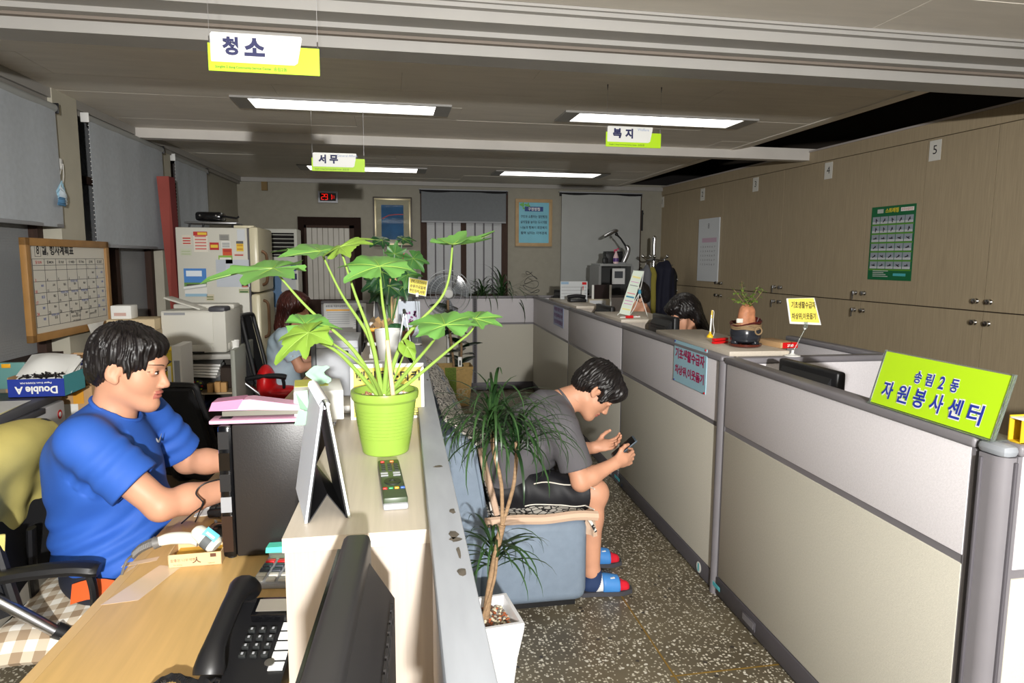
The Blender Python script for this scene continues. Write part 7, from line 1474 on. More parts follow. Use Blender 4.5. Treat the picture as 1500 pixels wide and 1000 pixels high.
for lab, x_, y_, zt2 in (('grey file box under the white desk calendar', 2.0, 6.55, atY(840, 442, 6.55).z), ('grey file box under the dark picture frame', 2.15, 6.86, atY(880, 448, 6.9).z), ('low grey file box under the cream board', 2.05, 6.64, atY(878, 456, 6.6).z)):
    x_ = {6.55: atY(840, 442, 6.55).x, 6.86: atY(880, 448, 6.9).x, 6.64: atY(878, 456, 6.6).x}[y_]; T_ = thing('file_box', lab, 'box', (x_, y_, .726)); P1('body', M_grey, T_, rng=((-.1, -.035, 0), (.1, .035, zt2-.728)), bev=.002); P1('label_slot', M_paper, T_, rng=((-.03, -.0362, .06), (.03, -.035, .12)), smooth=False)
# steel shelf with desk lamp, spray bottle, black boxes
a, c = atY(878, 386, 7.6), atY(925, 386, 7.6); zt = a.z; T = thing('steel_rack', 'grey steel rack by the far right window', 'rack', ((a.x+c.x)/2, 7.75, 0)); hw = (c.x-a.x)/2; M_rk = mat('rack_grey', (140, 142, 142), .5)
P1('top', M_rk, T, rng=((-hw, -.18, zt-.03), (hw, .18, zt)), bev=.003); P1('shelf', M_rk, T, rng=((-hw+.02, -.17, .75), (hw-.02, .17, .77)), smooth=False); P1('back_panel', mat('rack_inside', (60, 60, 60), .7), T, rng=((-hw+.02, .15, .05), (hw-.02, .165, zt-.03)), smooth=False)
for sx in (-1, 1):
    P1('side_panel', M_rk, T, rng=((sx*hw-.015, -.18, 0), (sx*hw+.015, .18, zt-.03)), smooth=False)
MI_ = atY(884, 386, 7.65); x0_ = MI_.x
def blk(name, label, cat, u0, v0, u1, v1, y, m, d=.12, bev=.006): a, c = atY(u0, v0, y), atY(u1, v1, y); T = thing(name, label, cat, ((a.x+c.x)/2, y+d/2, zt+.0005)); w = c.x-a.x; P1('body', m, T, rng=((-w/2, -d/2, 0), (w/2, d/2, a.z-zt)), bev=bev); return T, w, a.z-zt
B, w, h = blk('black_box', 'black box on top of the steel rack behind the spray bottle', 'box', 888, 368, 912, 386, 7.72, M_black); P1('lid_edge', M_btn, B, rng=((-w/2-.003, -.063, h-.03), (w/2+.003, .063, h-.02)), smooth=False)
B, w, h = blk('black_canister', 'small black canister at the left end of the steel rack top', 'canister', 884, 378, 891, 386, 7.62, M_black, .05); P1('cap', M_btn, B, rng=((-w*.3, -.015, h), (w*.3, .015, h+.02)), bev=.003)
p = atY(902, 386, 7.62); T = thing('spray_bottle', 'pink topped spray bottle on the steel rack', 'bottle', (p.x, 7.62, zt+.0005)); k_ = (atY(902, 363, 7.62).z-zt)/.24
MB().lathe([(0, 0), (.038*k_, 0), (.042*k_, .02), (.04*k_, .1*k_), (.022*k_, .15*k_), (.014*k_, .175*k_), (.014*k_, .19*k_), (0, .19*k_)], n=24).build('bottle', mat('pink_white_bottle', (226, 196, 200), .3), T); MB().lathe([(.0425*k_, .03*k_), (.0425*k_, .085*k_)], n=24).build('label', mat('purple_label', (90, 60, 130), .4), T)
M_pk = mat('hot_pink', (206, 50, 96), .35); b = MB(); b.box((-.005, 0, .205*k_), (.05*k_, .022, .026*k_), None, .004); b.box((.028*k_, 0, .225*k_), (.03*k_, .018, .02*k_), None, .003); b.build('trigger_head', M_pk, T); MB().tube([(-.02*k_, 0, .2*k_), (-.03*k_, 0, .17*k_)], .004, 6).build('trigger', M_pk, T)
p = atY(913, 386, 7.65); T = thing('desk_lamp', 'silver desk lamp with a black arm bent over the steel rack', 'lamp', (p.x, 7.68, zt)); MB().lathe([(0, 0), (.06, 0), (.055, .012), (.03, .02), (0, .02)], n=24).build('base', M_grey, T)
def lq(u, v): return atY(u, v, 7.68)
MB().tube(spline([lq(913, 384), lq(917, 375), lq(920, 365), lq(917, 360)], 5), [.028, .028, .03, .03, .032, .032, .032, .032, .032, .03, .03, .03, .028, .026, .022, .02], 12).build('lower_arm', M_steel, T, world=True); MB().tube([lq(917, 361), lq(909, 349), lq(903, 343)], [.012, .01, .012], 8).build('upper_arm', M_black, T, world=True); MB().sph(lq(903, 343), .02, 12, 8).build('joint', M_black, T, world=True)
b = MB(); b.tube(spline([lq(905, 338), lq(900, 338.5), lq(893, 342), lq(885, 346)], 5), [.02, .026, .03, .034, .036, .036, .036, .036, .036, .036, .036, .034, .032, .028, .024, .018], 14, flat=.6); b.build('lamp_head', M_steel, T, world=True)
s, w, h = wallsheet(897, 393, 915, 416, 7.55, 'hung_paper', mat('paper_dim', (210, 212, 212), .6), 'white printed paper hanging on the front of the steel rack', 'paper', .003); P1('photo_print', mat('dark_photo', (70, 74, 80), .6), s, rng=((-w*.32, -h*.12, .0015), (w*.34, h*.32, .0022)), smooth=False)
# coat rack with coats
xc_ = atY(957, 400, 7.9).x; T = thing('coat_rack', 'chrome coat rack in the far right corner', 'coat rack', (xc_, 7.9, 0)); zt_ = atY(957, 348, 7.9).z
MB().cyl((0, 0, .02), (0, 0, zt_), .022, n=14).build('pole', M_chrome, T); MB().lathe([(0, 0), (.2, 0), (.19, .02), (.03, .03), (0, .03)], n=28).build('base', M_black, T); MB().sph((0, 0, zt_), .024, 12, 8).build('finial', M_chrome, T)
for k, (dx, dy) in enumerate(((-.16, -.05), (.16, -.04), (.02, .16), (-.05, -.15))):
    z = atY(940, 377, 7.9).z-.02; MB().tube(spline([(0, 0, z), (dx*.6, dy*.6, z-.01), (dx, dy, z+.03)], 4), .01, 8).build('hook', M_chrome, T); MB().sph((dx, dy, z+.035), .022, 12, 8).build('hook_knob', M_chrome, T)
def coat(u0, u1, v0, v1, y, m, label, seed):
    a, c = atY(u0, v0, y), atY(u1, v1, y); cx, w = (a.x+c.x)/2, c.x-a.x; T = thing('coat', label, 'coat', (cx, y, c.z), 0, 'coats on the corner coat rack'); S = SDF(.06)
    S.cone((cx, y, a.z-.03), (cx, y, a.z-.10), .03, w*.36); S.cone((cx, y, a.z-.12), (cx, y, c.z), w*.40, w*.5); S.cone((cx-w*.3, y-.02, a.z-.16), (cx-w*.42, y-.05, c.z+.12), .06, .055)
    fn = lambda X: np.maximum(S(X*np.array([1, 1, 1]))-.012*np.sin((X[:, 0]-cx)*55+nz3(X, 6, seed)*2), c.z-X[:, 2]); sdf_obj('cloth', fn, (cx-w, y-w*.8, c.z-.05), (cx+w, y+w*.8, a.z+.05), .014, m, T, ang=60)
    MB().tube(spline([V((cx, y, a.z-.02)), V((cx, y, a.z+.02)), V((cx+.02, y, a.z+.035))], 4), .006, 6).build('hanger_hook', M_steel, T, world=True)
coat(936, 954, 388, 462, 7.72, mat('grey_coat', (112, 114, 120), .8), 'grey coat hanging at the left of the coat rack', 1); coat(946, 960, 390, 462, 7.8, mat('olive_coat', (150, 140, 60), .8), 'olive yellow coat hanging between the grey and navy coats', 2); coat(958, 986, 382, 466, 7.85, mat('navy_coat', (26, 28, 46), .8), 'dark navy coat hanging at the right of the coat rack', 3); coat(974, 990, 392, 470, 7.98, mat('black_coat', (18, 17, 18), .8), 'black coat at the far right of the coat rack by the cupboards', 4)
# dark marks beside the far blind
s, w, h = wallsheet(936, 308, 941, 338, FWY-.02, 'black_strip', M_black, 'narrow black strip on the far wall right of the pale blind', 'strip', .03); P1('strip_clip', M_btn, s, rng=((-w*.6, h*.3, .01), (w*.6, h*.38, .02)), smooth=False)
# ---------------------------------------------------------------- two clerks in the booths and the woman at the far desk
def bust(label, hc, f, up, k, shirt, hairfn_, loc, lean=(0, 0), long=False, arm=None, hair_m=None, torso=True):
    T = thing('person', label, 'person', loc); F = Frame(hc, f, up, k); S = SDF(.012); head_prims(S, F, slim=.92); nb = np.array(F.p(-.03, 0, -.14)); S.cone(F.p(-.03, 0, -.05), nb, .046, .052, .03); S.cone(nb, nb+[0, 0, -.05], .055, .08, .03)
    fx, lf = F.R[:, 0].copy(), F.R[:, 1].copy(); fx[2] = 0; fx /= np.linalg.norm(fx); lf[2] = 0; lf /= np.linalg.norm(lf); dn = np.array((0, 0, -1.0))
    arms = []
    for s_ in (-1, 1):
        sh = nb+dn*.075+lf*s_*.155-fx*.01; el = sh+dn*.22+fx*.10+lf*s_*.02; wr = el+fx*.22+dn*-.02-lf*s_*.04; arms.append((sh, el, wr)); S.cone(sh, el, .043, .036, .02); S.cone(el, wr, .036, .024, .02); hand(S, wr, V(fx), V((0, 0, 1)), -s_, (.4, .4, .4, .4), .9)
    lo = np.minimum.reduce([a.min(0) for a in (np.array(sum(arms, ())), F.c[None]-.16)])-.2; hi = np.maximum.reduce([a.max(0) for a in (np.array(sum(arms, ())), F.c[None]+.16)])+.2
    sdf_obj('body', S, lo, hi, .0055, [M_skin, M_lip], T, lipfn(F)); face_parts(F, T, .0026)
    ch, pe = nb+dn*.17-fx*.03, nb+dn*.48-fx*.05; B = SDF(.05); rot = np.stack([fx, lf, -dn], 1); B.ell(ch, (.11, .16, .15), rot); B.ell(pe, (.13, .17, .14), rot); B.cone(ch, pe, .115, .125); B.cone(nb+dn*.065+lf*.1, nb+dn*.065-lf*.1, .062, .062, .05); B.cone(nb+dn*.1, nb+dn*.01, .09, .056, .04)
    A2 = tuple((a, b_) for a, b_, _ in arms)
    def fn(X):
        d = sleeves(B(X), X, A2, .17, .064, .07)-.003*nz3(X, 22, 9)-.003*np.sin(X[:, 2]*60+nz3(X, 14, 2)*3); return np.maximum(d, -np.where(np.linalg.norm(X-(nb+fx*.02), axis=1) < .09, SDF(.0).cone(nb+fx*.01+dn*.0, F.p(0, 0, -.05), .055, .07)(X)*1.0, 9e9))
    sdf_obj('t_shirt', fn, np.minimum(lo, pe-.2)*[1, 1, 0]+[0, 0, pe[2]-.1], np.maximum(hi, pe+.2)*[1, 1, 0]+[0, 0, nb[2]+.06], .007, shirt, T, ang=60)
    L = SDF(.04); L.ell(pe+dn*.06, (.14, .17, .09), rot)
    for s_ in (-1, 1): kn = pe+dn*.07+fx*.40+lf*s_*.1; L.cone(pe+dn*.06+lf*s_*.09, kn, .08, .06); L.cone(kn, kn+dn*.40, .058, .042); L.cone(kn+dn*.42, kn+dn*.44+fx*.12, .04, .03)
    sdf_obj('trousers', L, np.minimum(pe-[.25]*3, pe+fx*.6-[.25]*3)+[0, 0, -.4], np.maximum(pe+[.25]*3, pe+fx*.6+[.25]*3), .012, M_navyT, T)
    H = SDF(.016); hairfn_(H, F); sdf_obj('hair', hairfn(H, F, .003, 5), F.c-np.array([.2, .2, .32]), F.c+.18, .0042, hair_m or M_hair, T, ang=60); return F, T
def bob(H, F, drop=.13):
    H.ell(F.p(-.016, 0, .044), (.112, .094, .098), F.rot()); H.cone(F.p(-.03, .07, .03), F.p(-.035, .075, -drop), .035, .032, .03); H.cone(F.p(-.03, -.07, .03), F.p(-.035, -.075, -drop), .035, .032, .03); H.cone(F.p(-.07, 0, .0), F.p(-.075, 0, -drop), .06, .055, .04); H.ell(F.p(.05, 0, .085), (.05, .07, .03), F.rot(), .02); H.ell(F.p(.115, 0, -.04), (.075, .07, .095), F.rot(), .008, True)
def short(H, F):
    H.ell(F.p(-.018, 0, .044), (.110, .091, .096), F.rot()); H.ell(F.p(-.066, 0, -.012), (.052, .072, .062), F.rot(), .03); H.ell(F.p(.125, 0, -.03), (.075, .086, .078), F.rot(), .008, True); H.ell(F.p(.05, 0, -.09), (.09, .2, .06), F.rot(), .006, True); H.pl(F.p(-.05, 0, -.066), F.R@np.array((-.25, 0, -1)))
c = atY(932, 436, 5.45); bust('clerk with short dark hair behind the miniature banner stand', c, (-.95, .10, -.25), (-.2, 0, 1), 1.0, mat('white_blouse', (214, 204, 208), .75), short, (c.x+.05, c.y, .45))
c = atY(1002, 462, 4.1); F_, T_ = bust('dark haired clerk with glasses bent behind a black monitor', c, (-.85, -.25, -.45), (-.4, 0, .9), 1.05, mat('sage_blouse', (120, 124, 112), .75), bob, (c.x+.1, c.y, .45))
for s_ in (-1, 1): MB().tube([F_.p(.094, s_*.032+.02*math.cos(a), .004+.015*math.sin(a)) for a in np.linspace(0, 2*PI, 17)], .0016, 5).build('glasses_rim', M_black, T_, world=True); MB().tube([F_.p(.09, s_*.052, .008), F_.p(.0, s_*.076, .01)], .0014, 5).build('glasses_arm', M_black, T_, world=True)
c = atY(432, 452, 5.25); bust('woman with long reddish hair in a pale blue top at the far desk', c, (.97, .05, -.2), (.15, 0, 1), .95, mat('pale_blue_top', (176, 196, 208), .75), lambda H, F: bob(H, F, .16), (c.x, c.y, .47), hair_m=mat('auburn_hair', (66, 30, 24), .4, var=.4, vscale=40))
C3 = chair('black armchair with red cushion under the woman at the far desk', (c.x-.07, 5.25, 0), 0, M_blackm, (.46, .46, .60))
T = thing('red_cushion', 'bright red cushion stuffed between the woman and her chair', 'cushion', (c.x-.22, 5.05, .5)); s2 = SDF(.03); s2.ell((c.x-.19, 5.06, .60), (.065, .12, .13)); s2.ell((c.x-.08, 5.03, .53), (.14, .09, .05)); sdf_obj('cover', lambda X: s2(X)-.005*nz3(X, 25, 2), (c.x-.4, 4.85, .40), (c.x+.15, 5.2, .85), .01, M_red, T)
# chairs for the two clerks
for lab, hx, hy in (('dark office chair behind the clerk at the banner stand', atY(932, 436, 5.45).x+.12, 5.45), ('dark office chair behind the clerk with glasses', atY(1002, 462, 4.1).x+.14, 4.1)): chair(lab, (hx, hy, 0), PI, M_blackm, (.46, .44, .52), False)
# ================================================================== on the second cabinet
T = thing('plant_pot', 'plain white ceramic pot on the second cabinet behind the green pot stems', 'pot', (-.002, 2.95, CZ)); MB().lathe([(0, 0), (.038, 0), (.041, .004), (.056, .1), (.060, .135), (.060, .142), (.055, .142), (.053, .13)], n=36).build('pot', M_white, T); MB().lathe([(0, .126), (.0535, .126)], n=24).build('soil', mat('red_soil', (120, 60, 44), .9), T)
T = thing('highlighter_box', 'white tray of coloured highlighters at the front of the second cabinet', 'box', (-.075, 2.73, CZ), .05)
b = MB(); b.rng((-.055, -.03, 0), (.055, .06, .004)); b.rng((-.055, -.03, 0), (-.052, .06, .024)); b.rng((.052, -.03, 0), (.055, .06, .024)); b.rng((-.055, -.03, 0), (.055, -.028, .012)); b.rng((-.055, .058, 0), (.055, .06, .03)); b.build('tray', M_white, T, smooth=False); P1('lid', mat('paper_dim', (210, 212, 212), .6), T, rng=((-.055, -.02, .025), (.055, .06, .028)), smooth=False)
for i, c in enumerate(((240, 90, 140), (240, 70, 110), (250, 150, 50), (250, 190, 60), (150, 210, 70), (230, 230, 70))): MB().cyl((-.044+.0175*i, -.029, .014), (-.044+.0175*i, .05, .014), .0078, n=10).build('highlighter', mat(f'hl_{i}', c, .4), T)
P1('price_band', mat('grey_band', (150, 150, 150), .6), T, rng=((-.03, -.0285, .002), (.03, -.028, .01)), smooth=False)
T = thing('bag_clip', 'white cross shaped plastic clip standing on the second cabinet', 'clip', (-.075, 3.05, CZ)); b = MB(); b.box((0, 0, .04), (.022, .012, .04), None, .004); b.box((0, 0, .066), (.046, .014, .016), None, .006); b.box((0, 0, .012), (.03, .03, .022), None, .005); b.build('clip_body', M_white, T); P1('spring', M_steel, T, box=((0, -.008, .05), (.012, .006, .01)), bev=.002)
pa_, pb2 = V((.062, 2.72, CZ)), V((.066, 2.93, CZ)); T = thing('desk_calendar', 'silver edged A-frame desk calendar seen end-on on the second cabinet', 'calendar', (.063, 2.82, CZ)); HT2 = .225
for sg, m_ in ((-1, mat('silver_edge', (206, 208, 212), .25, .5)), (1, mat('silver_edge', (206, 208, 212), .25, .5))):
    wm(T, 'leaf_panel', m_, lambda b: b.quadbox([pa_+V((sg*.036, 0, .001)), pb2+V((sg*.036, 0, .001)), pb2+V((sg*.002, 0, HT2)), pa_+V((sg*.002, 0, HT2))], (sg*.004, 0, 0)), False)
    wm(T, 'black_fold', M_black, lambda b: b.quadbox([pa_+V((sg*.034, .001, .001)), pb2+V((sg*.034, -.001, .001)), pb2+V((0, -.001, .06)), pa_+V((0, .001, .06))], (0, 0, .003)), False)
wm(T, 'spiral_binding', M_btn, lambda b: b.box((.064, 2.82, CZ+HT2), (.012, .2, .014), None, .004))
T = thing('planter_bowl', 'brown bowl planter with gathered leaves and ornaments on the second cabinet', 'planter', (.0, 3.38, CZ)); M_bb = mat('brown_bowl', (104, 66, 50), .45, var=.15, vscale=12)
b = MB(); vs = []
for z, w_, d_ in ((0, .06, .05), (.004, .062, .052), (.085, .118, .075), (.095, .122, .078), (.095, .112, .068), (.07, .1, .06)): vs += [(-w_, -d_, z), (w_, -d_, z), (w_, d_, z), (-w_, d_, z)]
b.add(vs, [(i*4+k, i*4+(k+1) % 4, (i+1)*4+(k+1) % 4, (i+1)*4+k) for i in range(5) for k in range(4)]+[(3, 2, 1, 0), (20, 21, 22, 23)]); b.build('bowl', M_bb, T, ang=25)
q = random.Random(4)
for i in range(9): b = MB(); x, y = q.uniform(-.09, .0), q.uniform(-.05, .03); b.grid(lambda u, v: (x+.035*(u-.5)*math.cos(i)+.02*(v-.5), y+.02*(v-.5), .1+.03*math.sin(PI*u)+.02*q.random()*0+.012*v+.006*i*.4), 5, 5, .001); b.build('dry_leaf', mat(f'dry_{i%3}', ((170, 140, 104), (196, 160, 110), (120, 104, 80))[i % 3], .8), T)
P1('yellow_trim', mat('amber_button', (236, 170, 40), .4), T, rng=((-.105, -.073, .094), (-.045, -.055, .112)), bev=.004); P1('lilac_trim', mat('lilac_cloth', (150, 130, 190), .8), T, rng=((-.05, -.075, .093), (.05, -.055, .106)), bev=.004); MB().sph((.03, -.03, .105), (.05, .03, .025), 14, 8).build('moss', mat('moss_green', (50, 96, 60), .9, var=.4, vscale=60), T); MB().sph((-.085, -.02, .125), (.012, .012, .012), 10, 8).build('white_ball', M_white, T)
M_midg = mat('mid_green_leaf', (74, 124, 62), .4, var=.2, vscale=12); M_darkg = mat('dark_green_leaf', (40, 78, 46), .35, var=.2, vscale=12); M_bam = mat('bamboo', (206, 174, 128), .6, var=.15, vscale=14, stretch=(1, 1, .4))
T = thing('staked_plant', 'leafy dark green plant tied to two wooden stakes behind the brown bowl', 'plant', (.012, 3.42, CZ+.1))
for u0, v0, u1, v1 in ((572, 392, 574, 466), (580, 400, 577, 466)): MB().tube([atY(u0, v0, 3.42), atY(u1, v1, 3.42)], .0062, 8).build('stake', M_bam, T, world=True)
base2 = V((.01, 3.42, CZ+.1))
for i, (u, v, y, ax, nz, R, m_) in enumerate(((560, 352, 3.38, (-.9, .1, .2), (.1, -.5, 1), .085, M_darkg), (590, 350, 3.45, (.9, .2, .1), (.1, -.5, 1), .07, M_darkg), (605, 378, 3.4, (.5, -.2, -.6), (.3, -.8, .4), .095, M_midg), (588, 388, 3.38, (.4, -.3, -.5), (.2, -.8, .5), .085, M_darkg), (560, 398, 3.36, (-.5, -.3, -.5), (-.2, -.8, .5), .09, M_darkg), (553, 412, 3.4, (-.8, 0, -.4), (-.1, -.8, .5), .09, M_darkg), (597, 402, 3.36, (.6, -.3, -.5), (.2, -.8, .5), .085, M_midg), (570, 418, 3.34, (-.1, -.4, -.7), (0, -.8, .5), .09, M_darkg), (590, 420, 3.36, (.3, -.4, -.7), (.1, -.8, .5), .08, M_darkg), (556, 428, 3.4, (-.6, 0, -.5), (-.2, -.8, .5), .08, M_darkg), (578, 372, 3.42, (.1, -.3, .6), (0, -.8, .5), .075, M_midg))):
    p = atY(u, v, y); lobed(T, p, ax, nz, R, .25, m=m_, seed=20+i, nr=3); MB().tube(spline([base2, (base2+p)/2+V((0, 0, .03)), p], 5), .0022, 5).build('leaf_stalk', M_midg, T, world=True)
T = thing('easel_card', 'black and white easel card standing left of the staked plant', 'card', atY(549, 468, 3.6)); T.location.z = CZ; p = T.location.copy()
wm(T, 'white_edge', M_white, lambda b: b.quadbox([p+V((-.014, 0, .0)), p+V((-.010, 0, .0)), p+V((.004, 0, .26)), p+V((.0, 0, .26))], (0, .12, 0)), False); wm(T, 'black_panel', M_black, lambda b: b.quadbox([p+V((-.008, .004, .0)), p+V((.045, .004, .0)), p+V((.008, .004, .25)), p+V((.004, .004, .25))], (0, .11, 0)), False)
p = atY(600, 452, 3.66); T = thing('picture_card', 'white card with a purple flower picture behind the brown bowl', 'card', (p.x, 3.66, CZ)); hz = atY(600, 441, 3.66).z-CZ
P1('card', mat('card_blue_white', (206, 214, 226), .6), T, rng=((-.06, 0, 0), (.055, .004, hz)), smooth=False); b = MB(); q = random.Random(2)
for i in range(14): b.box((q.uniform(-.02, .03), -.001, hz*q.uniform(.4, .75)), (.014, .0012, .01), Euler((0, q.random()*3, 0)))
b.build('flower_print', mat('purple_print', (140, 70, 130), .6), T, smooth=False); P1('stem_print', mat('print_green', (110, 180, 90), .6), T, rng=((-.02, -.001, hz*.28), (.03, 0, hz*.36)), smooth=False)
p = atY(545, 455, 3.72); T = thing('white_packet', 'white folded packet leaning behind the staked plant', 'packet', (.02, 3.72, CZ)); b = MB(); b.quadbox([(-.045, 0, 0), (.06, 0, 0), (.045, .03, .26), (-.03, .03, .22)], (0, .01, 0)); b.build('packet', M_paper, T, smooth=False); P1('dark_logo', M_btn, T, box=((-.02, .022, .2), (.022, .02, .022)), bev=.001)
p1_, p2_, p3_, p4_ = atY(598, 429, 3.3), atY(624, 434, 3.3), atY(627, 411, 3.3), atY(599, 406, 3.3); T = thing('clip_note', 'small yellow lettered card clipped above the rail screen', 'sign', (DX(3.3)-.02, 3.3, PH))
b = MB(); b.quadbox([p1_, p2_, p3_, p4_], (0, .002, 0)); b.build('white_card', M_white, T, world=True, smooth=False); c = (p1_+p2_+p3_+p4_)/4; axs = (p2_-p1_).normalized(); ups = V((0, 0, 1)); ups = (ups-axs*ups.dot(axs)).normalized(); nn = axs.cross(ups)
b = MB(); b.quadbox([c+(k-c)*.93+nn*.0006 for k in (p1_, p2_, p3_, p4_)], nn*.0006); b.build('yellow_sheet', M_memo, T, world=True, smooth=False); W_ = (p2_-p1_).length
for i, tx in enumerate(('문화,스포츠바우처', '승용차요일제', '주민자치,서무')): text(tx, M_ink, T, c+ups*(.022-.022*i)+nn*.0014, axs, ups, w=W_*.86, h=.016, bold=.02)
MB().tube(spline([T.location, T.location+V((.01, 0, .1)), (p1_+p2_)/2], 5), .0018, 6).build('clip_rod', M_acr, T, world=True); MB().lathe([(0, 0), (.022, 0), (.02, .004), (0, .006)], n=20).build('stand_disc', M_white, T); wm(T, 'clip', M_white, lambda b: b.box((p1_+p2_)/2, (.014, .008, .02), None, .002))
# books, paper stack and pens between the two cabinets
x = -.27
for i, (w_, h_, col, lab) in enumerate(((.13, .03, (226, 222, 210), 'thick cream book lowest in the pile beside the second cabinet'), (.12, .012, (60, 62, 70), 'dark booklet second in the pile beside the second cabinet'), (.125, .022, (222, 224, 226), 'white book third in the pile beside the second cabinet'), (.12, .012, (110, 130, 160), 'blue grey booklet fourth in the pile beside the second cabinet'), (.13, .03, (232, 230, 224), 'white book fifth in the pile beside the second cabinet'), (.115, .008, (50, 50, 54), 'thin black notebook near the top of the pile beside the second cabinet'), (.125, .034, (226, 218, 198), 'thick cream book topmost of the pile beside the second cabinet'))):
    z = DZ+.001+sum((.03, .012, .022, .012, .03, .008, .034)[:i]); B = thing('book', lab, 'book', (-.225+.006*(i % 3), 3.0, z), .05*(i % 3-1), 'books piled beside the second cabinet'); P1('cover', mat(f'bk_{i}', col, .6), B, rng=((-w_/2, -.1, 0), (w_/2, .1, h_-.0006)), bev=.001); P1('page_edge', M_paper, B, rng=((-w_/2+.004, -.1006, .002), (w_/2-.003, -.0995, h_-.0026)), smooth=False)
T = thing('pen_cup', 'steel pen cup with orange pencils beside the book pile', 'cup', (-.215, 2.50, DZ)); MB().lathe([(0, 0), (.036, 0), (.038, .1), (.035, .1), (.033, .004)], n=24).build('cup', mat('cup_grey', (120, 124, 130), .35, .5), T)
for i, (dx, dy, c) in enumerate(((-.02, 0, (236, 140, 40)), (.0, .01, (230, 120, 30)), (.015, -.01, (40, 60, 120)), (.02, .012, (220, 220, 220)), (-.005, -.018, (240, 150, 50)))): MB().tube([(dx*.4, dy*.4, .01), (dx*1.3, dy*1.3, .155+.01*i)], .0042, 6).build('pencil', mat(f'pencil_{i}', c, .5), T)
for i in range(3): tag(P1('paper_sheet', mat('paper_dim', (210, 212, 212), .6), None, rng=((-.1, -.14, 0), (.1, .14, .001)), smooth=False), ['pale paper lying on the second desk near its front edge', 'grey paper overlapping the pale one on the second desk', 'white form lying on the far end of the second desk'][i], 'paper').matrix_basis = Matrix.Translation(((-.44, 2.72, DZ+.0006), (-.41, 2.95, DZ+.002), (-.40, 3.2, DZ+.0006))[i]) @ Matrix.Rotation((.05, -.1, .1)[i], 4, 'Z')
T = thing('notepads', 'dark edged white notepads on the far desk by the silver case', 'notepad', (-.44, 3.95, DZ)); P1('pad', M_paper, T, rng=((-.07, -.1, .012), (.07, .12, .03)), bev=.001); P1('dark_cover', M_black, T, rng=((-.072, -.102, 0), (.072, .122, .011)), bev=.001)
# woman's screen with notices, red fan, mug
sC2 = screen((-.565, 5.95, 0), -PI/2, .74, 'grey desk screen with notices pinned in front of the long haired woman', 'screens around the far desk', h=1.135, zm=.80, up=mat('screen_grey_dim', (150, 148, 144), .85), lo=mat('screen_grey_dim', (150, 148, 144), .85))
for (u0, v0, u1, v1, lab, kind) in ((474, 444, 533, 479, 'white schedule sheet with an orange band pinned on the desk screen', 0), (516, 444, 537, 481, 'plain white list pinned right of the orange banded sheet', 1), (474, 477, 487, 489, 'pink memo pinned at the lower left of the desk screen', 2)):
    yb = 5.918-.003*(kind == 1); s, w, h = wallsheet(u0, v0, u1, v1, yb, 'pinned_sheet', M_pink if kind == 2 else mat('paper_dim', (210, 212, 212), .6), lab, 'paper', .002)
    if kind == 0:
        stext('송림2동 직원비상연락망 현황', s, -w*.12, h*.38, w=w*.66, h=h*.09, m=M_gink, bold=.03, z=.0012); P1('orange_band', mat('amber_button', (236, 170, 40), .4), s, rng=((-w*.44, h*.18, .001), (w*.15, h*.25, .0018)), smooth=False)
    for r in range(0 if kind == 2 else 6): P1('text_line', mat('faint_line', (170, 174, 180), .7), s, rng=((-w*.42, h*(.1-.09*r), .001), (w*(.3 if kind else .14), h*(.125-.09*r), .0016)), smooth=False)
p = atY(482, 518, 4.75); T = thing('hand_fan', 'round red printed hand fan standing behind the silver computer case', 'fan', (p.x, 4.75, DZ)); rr = (atY(503, 517, 4.75).x-atY(461, 517, 4.75).x)/2; cz = p.z+.0
o = MB().lathe([(0, 0), (rr, 0), (rr, .003), (0, .003)], n=48).build('fan_disc', M_red, T); Mx = Matrix.Translation((0, 0, cz-DZ)) @ Matrix.Rotation(PI/2+.1, 4, 'X'); o.matrix_local = Mx
for r0, r1, m_ in ((.55, .57, M_pink), (.82, .92, mat('rose_print2', (226, 120, 120), .5)), (.70, .74, mat('rose_print2', (226, 120, 120), .5))):
    for k in range(22): a0 = 2*PI*k/22; b = MB(); b.prism([(rr*r0*math.cos(a0), rr*r0*math.sin(a0)), (rr*r1*math.cos(a0), rr*r1*math.sin(a0)), (rr*r1*math.cos(a0+.2), rr*r1*math.sin(a0+.2)), (rr*r0*math.cos(a0+.2), rr*r0*math.sin(a0+.2))], (0, 0, .003), (1, 0, 0), (0, 1, 0), (0, 0, .0008)); o2 = b.build('printed_tick', m_, o, smooth=False)
text('2', M_paper, o, (0, .0, .0034), (1, 0, 0), (0, 1, 0), h=rr*.3, bold=.03, world=False); MB().tube([(0, 0, 0), (0, -.002, cz-DZ-rr*.95)], .008, 8).build('handle', M_red, T)
p = atY(527, 513, 4.6); T = thing('mug', 'white mug standing on the desk behind the silver case', 'mug', (p.x, 4.62, DZ), PI); MB().lathe([(0, 0), (.045, 0), (.05, .01), (.052, .135), (.049, .135), (.046, .012), (0, .01)], n=32).build('cup', M_white, T); MB().tube(spline([(.048, 0, .11), (.085, 0, .105), (.088, 0, .06), (.05, 0, .03)], 5), .007, 8).build('handle', M_white, T)
T = thing('monitor', 'dark monitor on the far desk in front of the long haired woman', 'monitor', (-.22, 5.35, DZ), -PI/2); P1('housing', M_black, T, rng=((-.2, -.02, .10), (.2, .02, .385)), bev=.006); P1('screen', M_blackg, T, rng=((-.185, -.022, .115), (.185, -.019, .37)), smooth=False); MB().tube([(0, .01, .0), (0, .02, .12)], .02, 10).build('neck', M_black, T); P1('stand_base', M_black, T, rng=((-.1, -.07, 0), (.1, .08, .012)), bev=.004)
